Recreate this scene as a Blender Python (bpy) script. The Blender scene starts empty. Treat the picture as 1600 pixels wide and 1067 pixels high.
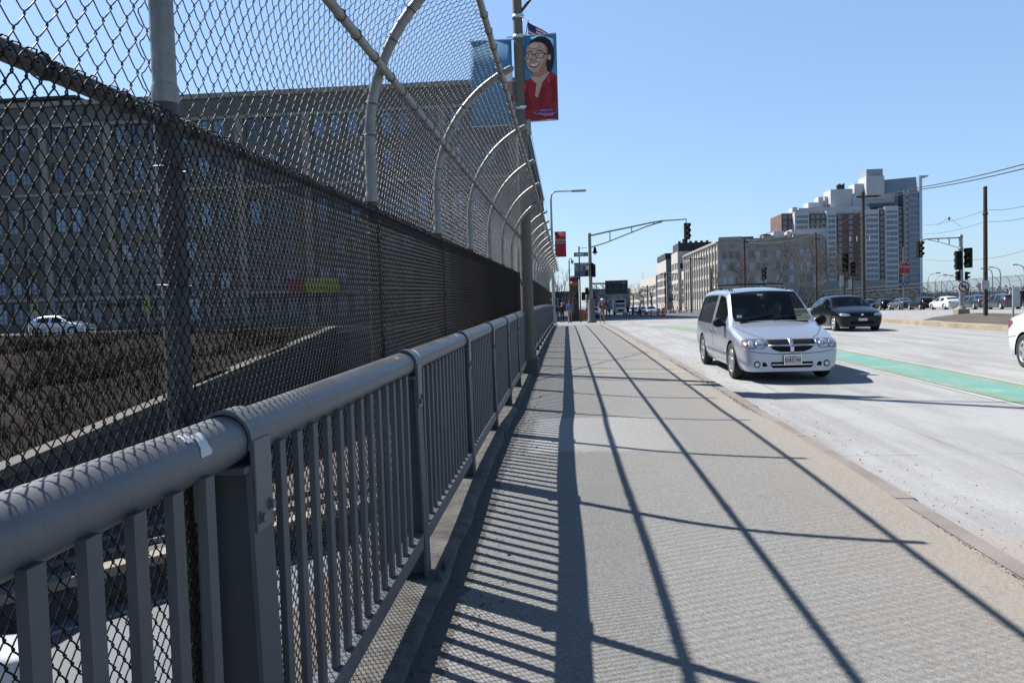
import bpy, bmesh, math, random
import numpy as np
from mathutils import Vector, Matrix
from mathutils.bvhtree import BVHTree
random.seed(7); RNG = np.random.default_rng(7)
scene = bpy.context.scene
COL = scene.collection
R = math.radians

# ---------------------------------------------------------------- camera, sky, sun, exposure
F = 1200.0                      # focal length in photo pixels (photo 1600 wide)
EYE = Vector((0, 0, 1.5))
_d = Vector((85.5, 55.0, -1200.0)).normalized()
_u = Vector((-.03, 1, (-.03*85.5+55)/1200.0)); _u = (_u - _d*_u.dot(_d)).normalized()
_r = _d.cross(_u).normalized()
def at(px, py, Y):
    c = Vector((px-800, -(py-533.5), -F))
    w = Vector((_r.dot(c), _d.dot(c), _u.dot(c)))
    return EYE + w*(Y/w.y)
cam_data = bpy.data.cameras.new('camera'); cam = bpy.data.objects.new('camera', cam_data); COL.objects.link(cam)
M3 = Matrix(((_r.x, _r.y, _r.z), (_d.x, _d.y, _d.z), (_u.x, _u.y, _u.z)))
cam.matrix_world = Matrix.Translation(EYE) @ M3.to_4x4()
cam_data.sensor_width = 36; cam_data.lens = 36*F/1600; cam_data.clip_end = 6000; cam_data.clip_start = .02
scene.camera = cam

SUNV = Vector((-.727, .48, 1.0)).normalized()
elev = math.asin(SUNV.z)
world = bpy.data.worlds.new('World'); scene.world = world; world.use_nodes = True
nt = world.node_tree; bg = nt.nodes['Background']
sky = nt.nodes.new('ShaderNodeTexSky'); sky.sky_type = 'NISHITA'; sky.sun_disc = False
sky.sun_elevation = elev; sky.sun_rotation = math.atan2(SUNV.x, SUNV.y)
sky.air_density = 1.0; sky.dust_density = .6; sky.ozone_density = 1.0; sky.altitude = 0
tint = nt.nodes.new('ShaderNodeMix'); tint.data_type = 'RGBA'; tint.blend_type = 'MULTIPLY'; tint.inputs[0].default_value = 1
tint.inputs[7].default_value = (.90, 1.0, 1.20, 1); nt.links.new(sky.outputs[0], tint.inputs[6])
pale = nt.nodes.new('ShaderNodeMix'); pale.data_type = 'RGBA'; pale.inputs[0].default_value = .42
pale.inputs[7].default_value = (2.7, 4.5, 6.6, 1); nt.links.new(tint.outputs[2], pale.inputs[6])
tcw = nt.nodes.new('ShaderNodeTexCoord'); sxw = nt.nodes.new('ShaderNodeSeparateXYZ'); nt.links.new(tcw.outputs['Generated'], sxw.inputs[0])
rw = nt.nodes.new('ShaderNodeValToRGB'); rw.color_ramp.elements[0].position = .40; rw.color_ramp.elements[1].position = .80
rw.color_ramp.elements[0].color = (1, 1, 1, 1); rw.color_ramp.elements[1].color = (.22, .26, .36, 1); nt.links.new(sxw.outputs['Z'], rw.inputs[0])
deep = nt.nodes.new('ShaderNodeMix'); deep.data_type = 'RGBA'; deep.blend_type = 'MULTIPLY'; deep.inputs[0].default_value = 1
nt.links.new(pale.outputs[2], deep.inputs[6]); nt.links.new(rw.outputs[0], deep.inputs[7])
nt.links.new(deep.outputs[2], bg.inputs[0]); bg.inputs[1].default_value = .074
sun_data = bpy.data.lights.new('sun', 'SUN'); sun_data.energy = 5.0; sun_data.angle = R(.5); sun_data.color = (1, .96, .9)
sun = bpy.data.objects.new('sun', sun_data); COL.objects.link(sun)
sun.rotation_euler = SUNV.to_track_quat('Z', 'Y').to_euler()
scene.view_settings.view_transform = 'Standard'; scene.view_settings.look = 'None'
scene.view_settings.gamma = 1; scene.view_settings.exposure = 1.0

# ---------------------------------------------------------------- materials
def mat(name, col, rough=.7, metal=0.0, var=.0, vscale=3.0, bump=0.0, bscale=40.0, coat=0.0, spec=.5, col2=None, emit=None):
    if metal < .5: col = tuple(c*.74 for c in col); col2 = tuple(c*.74 for c in col2) if col2 else None
    m = bpy.data.materials.new(name); m.use_nodes = True
    n = m.node_tree.nodes; l = m.node_tree.links; b = n['Principled BSDF']
    b.inputs['Base Color'].default_value = (*col, 1); b.inputs['Roughness'].default_value = rough
    b.inputs['Metallic'].default_value = metal; b.inputs['Coat Weight'].default_value = coat
    b.inputs['Coat Roughness'].default_value = .06
    b.inputs['Specular IOR Level'].default_value = spec
    if var or col2 or bump:
        tc = n.new('ShaderNodeTexCoord')
    if var or col2:
        nz = n.new('ShaderNodeTexNoise'); nz.inputs['Scale'].default_value = vscale; nz.inputs['Detail'].default_value = 7
        nz.inputs['Roughness'].default_value = .65
        l.new(tc.outputs['Object'], nz.inputs['Vector'])
        rp = n.new('ShaderNodeValToRGB'); rp.color_ramp.elements[0].position = .33; rp.color_ramp.elements[1].position = .67
        c2 = col2 or tuple(min(1, c*(1+var)) for c in col)
        c1 = col if col2 else tuple(c*(1-var) for c in col)
        rp.color_ramp.elements[0].color = (*c1, 1); rp.color_ramp.elements[1].color = (*c2, 1)
        l.new(nz.outputs['Fac'], rp.inputs[0]); l.new(rp.outputs[0], b.inputs['Base Color'])
    if bump:
        n2 = n.new('ShaderNodeTexNoise'); n2.inputs['Scale'].default_value = bscale; n2.inputs['Detail'].default_value = 5
        l.new(tc.outputs['Object'], n2.inputs['Vector'])
        bp = n.new('ShaderNodeBump'); bp.inputs['Strength'].default_value = bump; bp.inputs['Distance'].default_value = .01
        l.new(n2.outputs['Fac'], bp.inputs['Height']); l.new(bp.outputs[0], b.inputs['Normal'])
    if emit:
        b.inputs['Emission Color'].default_value = (*col, 1); b.inputs['Emission Strength'].default_value = emit
    return m
M = {}
PAINTS = {'rail_paint': ((.092, .096, .108), .36), 'post_paint': ((.058, .061, .068), .5), 'balu_paint': ((.070, .073, .080), .48)}
M['fence_steel'] = mat('fence_steel', (.25, .25, .235), .42, .3, .22, 14, .2, 80)
M['fence_post'] = mat('fence_post', (.055, .054, .056), .55, .1, .3, 10, .3, 80)
M['wire_dark'] = mat('wire_dark', (.015, .012, .011), .55, .0, .5, 30, spec=.22)
M['wire_galv'] = mat('wire_galv', (.055, .057, .063), .38, .3, .4, 25)
M['dark_metal'] = mat('dark_metal', (.03, .03, .032), .45, .2, .2, 12)
M['rust'] = mat('rust', (.10, .05, .03), .8, 0, .5, 25, .4, 60)
M['lamp_pole'] = mat('lamp_pole', (.15, .13, .105), .75, 0, .25, 18, .4, 70)
M['grey_metal'] = mat('grey_metal', (.32, .33, .33), .45, .4, .15, 8)
M['green_metal'] = mat('green_metal', (.17, .20, .18), .5, .2, .2, 8)
M['wood_pole'] = mat('wood_pole', (.06, .042, .034), .85, 0, .35, 6, .4, 40)
M['signal_black'] = mat('signal_black', (.008, .009, .010), .75, 0, .2, 10, spec=.2)
M['lens_red'] = mat('lens_red', (.03, .005, .005), .25)
M['lens_amber'] = mat('lens_amber', (.05, .025, .006), .25)
M['lens_green'] = mat('lens_green', (.006, .03, .016), .25)
M['green_lit'] = mat('green_lit', (.01, .07, .04), .3, emit=.04)
M['white'] = mat('white', (.78, .79, .8), .5)
M['off_white'] = mat('off_white', (.6, .61, .62), .6, 0, .1, 3)
M['black'] = mat('black', (.008, .008, .01), .8, spec=.15)
M['rubber'] = mat('rubber', (.022, .022, .024), .85, 0, .2, 20, .3, 60)
M['chrome'] = mat('chrome', (.72, .74, .76), .14, 1)
M['rim'] = mat('rim', (.55, .57, .6), .28, .85, .1, 8)
M['car_glass'] = mat('car_glass', (.008, .012, .018), .03, 0, .6, 2.2, spec=.5)
M['privacy_glass'] = mat('privacy_glass', (.008, .009, .011), .05, 0, coat=.6)
M['trim_black'] = mat('trim_black', (.010, .010, .012), .65, spec=.25)
M['silver_paint'] = mat('silver_paint', (.38, .42, .50), .3, .55, .03, 4, coat=.9)
M['black_paint'] = mat('black_paint', (.005, .006, .010), .2, .0, coat=.18, spec=.25)
M['white_paint'] = mat('white_paint', (.72, .74, .77), .3, 0, coat=.8)
M['grey_paint'] = mat('grey_paint', (.07, .085, .11), .25, .4, coat=.9)
M['blue_paint'] = mat('blue_paint', (.03, .045, .10), .25, .4, coat=.9)
M['red_paint'] = mat('red_paint', (.16, .02, .02), .3, .2, coat=.9)
M['light_clear'] = mat('light_clear', (.42, .44, .48), .10, .6, .5, 26, coat=1)
M['lamp_housing'] = mat('lamp_housing', (.20, .215, .24), .10, .5, .7, 24, coat=1)
M['amber'] = mat('amber', (.42, .15, .06), .2, coat=1)
M['tail_red'] = mat('tail_red', (.30, .012, .014), .15, coat=1)
M['plate'] = mat('plate', (.62, .64, .68), .5)
M['plate_red'] = mat('plate_red', (.25, .03, .05), .5)
M['glass_win'] = mat('glass_win', (.035, .05, .075), .06, 0, .5, .35, spec=.8)
M['glass_bright'] = mat('glass_bright', (.42, .50, .60), .15, 0, .3, .5)
M['glass_mid'] = mat('glass_mid', (.17, .21, .28), .15, 0, .4, .5)
M['glass_sky'] = mat('glass_sky', (.16, .22, .32), .08, .2, .35, .4, spec=.8)
M['frame_white'] = mat('frame_white', (.42, .43, .44), .6)
M['frame_dark'] = mat('frame_dark', (.05, .055, .06), .6)
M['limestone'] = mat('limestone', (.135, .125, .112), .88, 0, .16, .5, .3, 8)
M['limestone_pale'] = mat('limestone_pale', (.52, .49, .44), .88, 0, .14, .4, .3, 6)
M['brown_stone'] = mat('brown_stone', (.42, .365, .325), .9, 0, .18, .4, .3, 6)
M['brick'] = mat('brick', (.17, .105, .09), .9, 0, .18, .3)
M['tower_white'] = mat('tower_white', (.55, .56, .59), .6, 0, .08, .1)
M['tower_glass'] = mat('tower_glass', (.12, .15, .20), .2, .1, .3, .25, spec=.7)
M['dark_roof'] = mat('dark_roof', (.035, .037, .045), .8, 0, .3, .3)
M['asphalt'] = mat('asphalt', (.062, .063, .068), .9, 0, .25, .6, .3, 90)
M['pale_asphalt'] = mat('pale_asphalt', (.30, .31, .33), .9, 0, .15, .3, .3, 60)
M['gravel'] = mat('gravel', (.05, .047, .045), .95, 0, .0, 22, .9, 28, col2=(.17, .16, .15))
M['soil'] = mat('soil', (.013, .010, .008), .95, 0, .0, 1.6, .9, 9, spec=.05, col2=(.030, .025, .020))
M['concrete_old'] = mat('concrete_old', (.30, .27, .23), .9, 0, .22, 2.2, .5, 30)
M['concrete_dark'] = mat('concrete_dark', (.06, .062, .07), .9, 0, .3, .8, .4, 20)
M['kerb_beige'] = mat('kerb_beige', (.34, .28, .20), .9, 0, .25, 1.5, .5, 20)
M['twig'] = mat('twig', (.028, .021, .016), .95, 0, .5, 1.1, spec=.08)
M['twig_pale'] = mat('twig_pale', (.05, .041, .03), .95, 0, .4, 2, spec=.08)
M['bark'] = mat('bark', (.07, .055, .048), .9, 0, .3, 4, .5, 30)
M['red_leaf'] = mat('red_leaf', (.20, .035, .05), .8, 0, .4, 2)
M['orange'] = mat('orange', (.75, .14, .02), .5)
M['banner_red'] = mat('banner_red', (.33, .018, .03), .75, 0, .08, 2)
M['banner_blue'] = mat('banner_blue', (.09, .29, .50), .75, 0, .06, 3)
M['blouse'] = mat('blouse', (.36, .022, .035), .8, 0, .15, 6)
M['skin_print'] = mat('skin_print', (.66, .41, .30), .8, 0, .1, 8)
M['skin_shade'] = mat('skin_shade', (.44, .245, .17), .8)
M['hair_print'] = mat('hair_print', (.014, .011, .012), .8)
M['skin_light'] = mat('skin_light', (.80, .54, .41), .8)
M['blouse_dark'] = mat('blouse_dark', (.22, .012, .022), .8)
M['blouse_light'] = mat('blouse_light', (.50, .05, .06), .8)
M['blue_light'] = mat('blue_light', (.14, .38, .60), .8)
M['hair_sheen'] = mat('hair_sheen', (.06, .045, .045), .8)
M['pink_print'] = mat('pink_print', (.42, .19, .36), .8)
M['flag_blue'] = mat('flag_blue', (.02, .03, .15), .8)
M['flag_red'] = mat('flag_red', (.45, .03, .04), .8)
M['sign_green'] = mat('sign_green', (.01, .17, .11), .5)
M['sign_blue'] = mat('sign_blue', (.02, .07, .42), .5)
M['sign_yellow'] = mat('sign_yellow', (.42, .40, .03), .5)
M['sign_grey'] = mat('sign_grey', (.085, .095, .11), .6, .2)
M['skin'] = mat('skin', (.42, .24, .17), .6)
M['hair'] = mat('hair', (.06, .045, .035), .7)
for nme, c in {'cloth_blue': (.10, .17, .34), 'cloth_white': (.66, .67, .7), 'cloth_black': (.014, .014, .018), 'cloth_khaki': (.30, .26, .19),
               'cloth_navy': (.02, .03, .08), 'cloth_brown': (.11, .065, .05), 'cloth_red': (.30, .03, .04), 'cloth_grey': (.2, .2, .22)}.items():
    M[nme] = mat(nme, c, .85, 0, .12, 9)

def nodes_of(m): return m.node_tree.nodes, m.node_tree.links, m.node_tree.nodes['Principled BSDF']
def mixc(n, l, fac, a, b, mode='MIX'):
    x = n.new('ShaderNodeMix'); x.data_type = 'RGBA'; x.blend_type = mode
    for s, v in ((0, fac), (6, a), (7, b)):
        if isinstance(v, (int, float)): x.inputs[s].default_value = v
        elif isinstance(v, tuple): x.inputs[s].default_value = (*v, 1)
        else: l.new(v, x.inputs[s])
    return x.outputs[2]
def ramp(n, l, src, p0, p1, c0=(0, 0, 0), c1=(1, 1, 1)):
    r = n.new('ShaderNodeValToRGB'); r.color_ramp.elements[0].position = p0; r.color_ramp.elements[1].position = p1
    r.color_ramp.elements[0].color = (*c0, 1); r.color_ramp.elements[1].color = (*c1, 1); l.new(src, r.inputs[0]); return r.outputs[0]
def noise(n, l, vec, scale, detail=5, rough=.6):
    z = n.new('ShaderNodeTexNoise'); z.inputs['Scale'].default_value = scale; z.inputs['Detail'].default_value = detail
    z.inputs['Roughness'].default_value = rough; l.new(vec, z.inputs['Vector']); return z.outputs['Fac']
def mathn(n, l, op, a, b=0.0, c=0.0):
    x = n.new('ShaderNodeMath'); x.operation = op
    for i, v in enumerate((a, b, c)):
        if isinstance(v, (int, float)): x.inputs[i].default_value = v
        else: l.new(v, x.inputs[i])
    return x.outputs[0]

def painted_steel(name, col, rough):
    m = bpy.data.materials.new(name); m.use_nodes = True; n, l, b = nodes_of(m)
    pos = n.new('ShaderNodeNewGeometry').outputs['Position']
    mp = n.new('ShaderNodeMapping'); mp.inputs['Scale'].default_value = (1, 1, .18); l.new(pos, mp.inputs[0])
    drip = noise(n, l, mp.outputs[0], 22, 6, .7); big = noise(n, l, pos, 3.2, 6, .7); fine = noise(n, l, pos, 130, 4, .75)
    c = mixc(n, l, ramp(n, l, big, .35, .68), tuple(x*.86 for x in col), tuple(min(1, x*1.25) for x in col))
    c = mixc(n, l, mathn(n, l, 'MULTIPLY', ramp(n, l, drip, .52, .72), .45), c, (.045, .042, .038))
    chip = noise(n, l, pos, 38, 7, .8)
    c = mixc(n, l, mathn(n, l, 'MULTIPLY', ramp(n, l, chip, .69, .71), .8), c, (.10, .05, .03))
    c = mixc(n, l, mathn(n, l, 'MULTIPLY', ramp(n, l, noise(n, l, pos, 55, 5, .8), .70, .71), .6), c, (.26, .27, .28))
    l.new(c, b.inputs['Base Color']); l.new(mathn(n, l, 'ADD', rough-.1, mathn(n, l, 'MULTIPLY', big, .3)), b.inputs['Roughness'])
    bp = n.new('ShaderNodeBump'); bp.inputs['Strength'].default_value = .35; bp.inputs['Distance'].default_value = .0012
    l.new(mathn(n, l, 'ADD', fine, chip), bp.inputs['Height']); l.new(bp.outputs[0], b.inputs['Normal']); return m
for k_, (c_, r_) in PAINTS.items(): M[k_] = painted_steel(k_, c_, r_)
def glazing(name, col, fac):
    m = mat(name, col, .03, 0, spec=.6); n, l, b = nodes_of(m); out = n['Material Output']; tr = n.new('ShaderNodeBsdfTransparent'); tr.inputs[0].default_value = (.72, .80, .78, 1)
    mx = n.new('ShaderNodeMixShader'); mx.inputs[0].default_value = fac; l.new(tr.outputs[0], mx.inputs[1]); l.new(b.outputs[0], mx.inputs[2]); l.new(mx.outputs[0], out.inputs[0]); return m
M['clear_glass'] = glazing('clear_glass', (.010, .014, .018), .42)
def sidewalk_material():
    m = bpy.data.materials.new('sidewalk_concrete'); m.use_nodes = True; n, l, b = nodes_of(m)
    g = n.new('ShaderNodeNewGeometry'); pos = g.outputs['Position']
    sx = n.new('ShaderNodeSeparateXYZ'); l.new(pos, sx.inputs[0])
    fine = mathn(n, l, 'ADD', mathn(n, l, 'MULTIPLY', noise(n, l, pos, 170, 3, .85), .6), mathn(n, l, 'MULTIPLY', noise(n, l, pos, 55, 4, .8), .4)); mid = noise(n, l, pos, 3.0, 6, .7); big = noise(n, l, pos, .55, 4)
    c = mixc(n, l, ramp(n, l, fine, .38, .62), (.080, .079, .077), (.292, .289, .280))
    c = mixc(n, l, ramp(n, l, mid, .3, .7), c, mixc(n, l, .32, c, (.16, .15, .135)))
    # pebbles
    v = n.new('ShaderNodeTexVoronoi'); v.inputs['Scale'].default_value = 70; l.new(pos, v.inputs['Vector'])
    peb = ramp(n, l, v.outputs['Distance'], .10, .22, (1, 1, 1), (0, 0, 0))
    wh = n.new('ShaderNodeTexWhiteNoise'); l.new(v.outputs['Position'], wh.inputs['Vector'])
    pick = ramp(n, l, wh.outputs['Value'], .52, .56)
    pebf = mathn(n, l, 'MULTIPLY', peb, pick)
    c = mixc(n, l, mathn(n, l, 'MULTIPLY', pebf, .85), c, mixc(n, l, wh.outputs['Value'], (.09, .075, .065), (.42, .40, .36)))
    # brown sandy stain towards the kerb, dirty strip along the railing with bottom-rail shade put into its colour
    wob = mathn(n, l, 'ADD', sx.outputs['X'], mathn(n, l, 'MULTIPLY', mathn(n, l, 'SUBTRACT', mid, .5), 1.1))
    st = ramp(n, l, mathn(n, l, 'MULTIPLY', wob, .25), .30, .58)
    st = mathn(n, l, 'MULTIPLY', st, mathn(n, l, 'ADD', .12, mathn(n, l, 'MULTIPLY', big, .55)))
    c = mixc(n, l, st, c, mixc(n, l, .5, c, (.34, .235, .13)))
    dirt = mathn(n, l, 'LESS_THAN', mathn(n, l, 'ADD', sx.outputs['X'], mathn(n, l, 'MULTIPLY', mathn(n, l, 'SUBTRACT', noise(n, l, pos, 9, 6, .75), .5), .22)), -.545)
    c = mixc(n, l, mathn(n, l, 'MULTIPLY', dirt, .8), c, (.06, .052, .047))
    # pale concrete repair with a ragged, fading outline
    rag = mathn(n, l, 'MULTIPLY', mathn(n, l, 'SUBTRACT', noise(n, l, pos, 5, 7, .75), .5), .9)
    dx_ = mathn(n, l, 'DIVIDE', mathn(n, l, 'ABSOLUTE', mathn(n, l, 'SUBTRACT', sx.outputs['X'], .35)), .80); dy_ = mathn(n, l, 'DIVIDE', mathn(n, l, 'ABSOLUTE', mathn(n, l, 'SUBTRACT', sx.outputs['Y'], 8.15)), 1.15)
    box = mathn(n, l, 'ADD', mathn(n, l, 'MAXIMUM', dx_, dy_), mathn(n, l, 'MULTIPLY', rag, .45))
    pm = mathn(n, l, 'MULTIPLY', ramp(n, l, box, .86, .97, (1, 1, 1), (0, 0, 0)), ramp(n, l, mathn(n, l, 'ADD', mathn(n, l, 'MULTIPLY', sx.outputs['X'], -.16), mathn(n, l, 'ADD', noise(n, l, pos, 45, 5, .85), .10)), .36, .62))
    c = mixc(n, l, mathn(n, l, 'MULTIPLY', pm, .7), c, (.34, .338, .335))
    # blotchy grime and drip marks
    gr_ = ramp(n, l, noise(n, l, pos, 7, 8, .8), .56, .70)
    c = mixc(n, l, mathn(n, l, 'MULTIPLY', gr_, .35), c, (.085, .08, .075))
    # scattered dark gum spots
    v2 = n.new('ShaderNodeTexVoronoi'); v2.inputs['Scale'].default_value = 2.6; l.new(pos, v2.inputs['Vector'])
    gum = ramp(n, l, v2.outputs['Distance'], .035, .05, (1, 1, 1), (0, 0, 0))
    c = mixc(n, l, mathn(n, l, 'MULTIPLY', gum, .45), c, (.10, .09, .085))
    l.new(c, b.inputs['Base Color']); b.inputs['Roughness'].default_value = .92
    bp = n.new('ShaderNodeBump'); bp.inputs['Strength'].default_value = .55; bp.inputs['Distance'].default_value = .004
    l.new(mathn(n, l, 'ADD', fine, mathn(n, l, 'MULTIPLY', pebf, .4)), bp.inputs['Height']); l.new(bp.outputs[0], b.inputs['Normal'])
    return m
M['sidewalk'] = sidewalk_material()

def road_material():
    m = bpy.data.materials.new('road_concrete'); m.use_nodes = True; n, l, b = nodes_of(m)
    g = n.new('ShaderNodeNewGeometry'); pos = g.outputs['Position']
    sx = n.new('ShaderNodeSeparateXYZ'); l.new(pos, sx.inputs[0])
    mp = n.new('ShaderNodeMapping'); mp.inputs['Scale'].default_value = (1, .12, 1); l.new(pos, mp.inputs[0])
    streak = noise(n, l, mp.outputs[0], 2.2, 6, .65); fine = noise(n, l, pos, 60, 6, .85); mid = noise(n, l, pos, 1.1, 7, .7)
    c = mixc(n, l, ramp(n, l, fine, .3, .7), (.165, .168, .170), (.375, .378, .380))
    c = mixc(n, l, ramp(n, l, streak, .40, .60), c, mixc(n, l, .55, c, (.17, .168, .165)))
    c = mixc(n, l, mathn(n, l, 'MULTIPLY', ramp(n, l, mid, .52, .72), .5), c, (.20, .19, .18))
    # transverse saw joints every 6 m, longitudinal every 3.6 m
    def joint(axis, period, off, w):
        f = mathn(n, l, 'FRACT', mathn(n, l, 'DIVIDE', mathn(n, l, 'ADD', axis, off+1000*period), period))
        return mathn(n, l, 'LESS_THAN', mathn(n, l, 'ABSOLUTE', mathn(n, l, 'SUBTRACT', f, .5)), w/period/2)
    wob = mathn(n, l, 'MULTIPLY', mathn(n, l, 'SUBTRACT', noise(n, l, pos, 2.5, 5), .5), .05)
    jy = joint(mathn(n, l, 'ADD', sx.outputs['Y'], wob), 3.05, .0, .022); jx = joint(mathn(n, l, 'ADD', sx.outputs['X'], wob), 3.6, 1.55, .02)
    j = mathn(n, l, 'MULTIPLY', mathn(n, l, 'MAXIMUM', jy, jx), ramp(n, l, noise(n, l, pos, .9, 4), .38, .6))
    c = mixc(n, l, mathn(n, l, 'MULTIPLY', j, .75), c, (.10, .095, .09))
    wheel = mathn(n, l, 'ABSOLUTE', mathn(n, l, 'SINE', mathn(n, l, 'MULTIPLY', mathn(n, l, 'ADD', sx.outputs['X'], mathn(n, l, 'MULTIPLY', mid, .25)), 1.75)))
    c = mixc(n, l, mathn(n, l, 'MULTIPLY', mathn(n, l, 'MULTIPLY', ramp(n, l, wheel, .72, 1.0), ramp(n, l, streak, .30, .66)), .30), c, (.13, .13, .135))
    # crumbled gravelly band by the kerb
    kb = mathn(n, l, 'LESS_THAN', mathn(n, l, 'ADD', sx.outputs['X'], mathn(n, l, 'MULTIPLY', mathn(n, l, 'SUBTRACT', mid, .5), 1.6)), 2.62)
    c = mixc(n, l, mathn(n, l, 'MULTIPLY', kb, .45), c, (.26, .21, .17))
    v = n.new('ShaderNodeTexVoronoi'); v.inputs['Scale'].default_value = 9; l.new(pos, v.inputs['Vector'])
    wh = n.new('ShaderNodeTexWhiteNoise'); l.new(v.outputs['Position'], wh.inputs['Vector'])
    deb = mathn(n, l, 'MULTIPLY', ramp(n, l, v.outputs['Distance'], .07, .11, (1, 1, 1), (0, 0, 0)), ramp(n, l, wh.outputs['Value'], .80, .82))
    deb = mathn(n, l, 'MULTIPLY', deb, ramp(n, l, mathn(n, l, 'MULTIPLY', sx.outputs['X'], .1), .30, .62, (1, 1, 1), (0, 0, 0)))
    c = mixc(n, l, mathn(n, l, 'MULTIPLY', deb, .6), c, (.15, .13, .12))
    # the concrete ends beyond the bridge and asphalt begins
    far = mathn(n, l, 'GREATER_THAN', mathn(n, l, 'SUBTRACT', sx.outputs['Y'], mathn(n, l, 'MULTIPLY', sx.outputs['X'], 0.45)), 78.0)
    c = mixc(n, l, far, c, mixc(n, l, mid, (.05, .052, .06), (.10, .10, .11)))
    l.new(c, b.inputs['Base Color']); b.inputs['Roughness'].default_value = .9
    bp = n.new('ShaderNodeBump'); bp.inputs['Strength'].default_value = .4; bp.inputs['Distance'].default_value = .004
    l.new(fine, bp.inputs['Height']); l.new(bp.outputs[0], b.inputs['Normal'])
    return m
M['road'] = road_material()

def worn_paint(name, ca, cb, wear=.55):
    m = bpy.data.materials.new(name); m.use_nodes = True; n, l, b = nodes_of(m)
    g = n.new('ShaderNodeNewGeometry'); pos = g.outputs['Position']
    mp = n.new('ShaderNodeMapping'); mp.inputs['Scale'].default_value = (1, .10, 1); l.new(pos, mp.inputs[0])
    a = noise(n, l, mp.outputs[0], 5, 6, .7); f = noise(n, l, pos, 30, 5, .8)
    c = mixc(n, l, ramp(n, l, a, .38, .62), ca, cb)
    c = mixc(n, l, mathn(n, l, 'MULTIPLY', ramp(n, l, f, wear-.1, wear+.12), .6), c, (.33, .33, .32))
    l.new(c, b.inputs['Base Color']); b.inputs['Roughness'].default_value = .75
    return m
def lane_paint():
    m = bpy.data.materials.new('green_lane_paint'); m.use_nodes = True; n, l, b = nodes_of(m)
    pos = n.new('ShaderNodeNewGeometry').outputs['Position']; sx = n.new('ShaderNodeSeparateXYZ'); l.new(pos, sx.inputs[0])
    mp = n.new('ShaderNodeMapping'); mp.inputs['Scale'].default_value = (1, .05, 1); l.new(pos, mp.inputs[0])
    a = noise(n, l, mp.outputs[0], 9, 6, .75); f = noise(n, l, pos, 26, 6, .8); big = noise(n, l, pos, 1.6, 5)
    e = mathn(n, l, 'ABSOLUTE', mathn(n, l, 'SUBTRACT', sx.outputs['X'], 6.57)); e = mathn(n, l, 'ADD', e, mathn(n, l, 'MULTIPLY', mathn(n, l, 'SUBTRACT', a, .5), .9))
    c = mixc(n, l, ramp(n, l, e, .18, .40), (.075, .235, .205), (.12, .205, .13))
    c = mixc(n, l, mathn(n, l, 'MULTIPLY', ramp(n, l, a, .46, .64), .55), c, (.20, .245, .215))
    c = mixc(n, l, mathn(n, l, 'MULTIPLY', ramp(n, l, mathn(n, l, 'MULTIPLY', f, mathn(n, l, 'ADD', .5, big)), .53, .62), .7), c, (.30, .30, .29))
    l.new(c, b.inputs['Base Color']); b.inputs['Roughness'].default_value = .75; return m
M['green_paint'] = lane_paint()
M['line_paint'] = worn_paint('line_paint', (.27, .275, .275), (.42, .43, .43), .5)
def patch_material():
    m = bpy.data.materials.new('patch_concrete'); m.use_nodes = True; n, l, b = nodes_of(m)
    g = n.new('ShaderNodeNewGeometry'); pos = g.outputs['Position']
    f = noise(n, l, pos, 60, 5, .85); c = mixc(n, l, ramp(n, l, f, .38, .62), (.14, .138, .13), (.37, .362, .345))
    l.new(c, b.inputs['Base Color']); b.inputs['Roughness'].default_value = .93
    bp = n.new('ShaderNodeBump'); bp.inputs['Strength'].default_value = .7; bp.inputs['Distance'].default_value = .006
    l.new(f, bp.inputs['Height']); l.new(bp.outputs[0], b.inputs['Normal'])
    # ragged edge
    return m
M['patch'] = patch_material()
M['kerb_granite'] = mat('kerb_granite', (.19, .160, .145), .85, 0, 0, 1.4, .4, 80, col2=(.27, .25, .235))
M['kerb_crumble'] = mat('kerb_crumble', (.15, .135, .12), .95, 0, 0, 14, .9, 60, col2=(.34, .33, .31))

# ---------------------------------------------------------------- object helpers
def tag(o, label=None, cat=None, group=None, kind=None):
    if label: o['label'] = label
    if cat: o['category'] = cat
    if group: o['group'] = group
    if kind: o['kind'] = kind
    return o
def thing(name, label, cat, loc=(0, 0, 0), rz=0, group=None):
    o = bpy.data.objects.new(name, None); COL.objects.link(o); o.location = loc; o.rotation_euler = (0, 0, rz)
    o.empty_display_size = .2
    return tag(o, label, cat, group)
def link(name, me, parent=None, mats=None):
    if mats and not me.materials:
        for m_ in (mats if isinstance(mats, (list, tuple)) else [mats]): me.materials.append(m_)
    o = bpy.data.objects.new(name, me); COL.objects.link(o); o.parent = parent
    return o
def copy_tree(o, parent=None, label=None, loc=None, rz=None, group=None):
    c = o.copy(); COL.objects.link(c); c.parent = parent
    for ch in [x for x in CHILD.get(o.name, [])] or list(o.children): copy_tree(ch, c)
    if label: c['label'] = label
    if group: c['group'] = group
    if loc is not None: c.location = loc
    if rz is not None: c.rotation_euler = (0, 0, rz)
    return c
CHILD = {}
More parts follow.
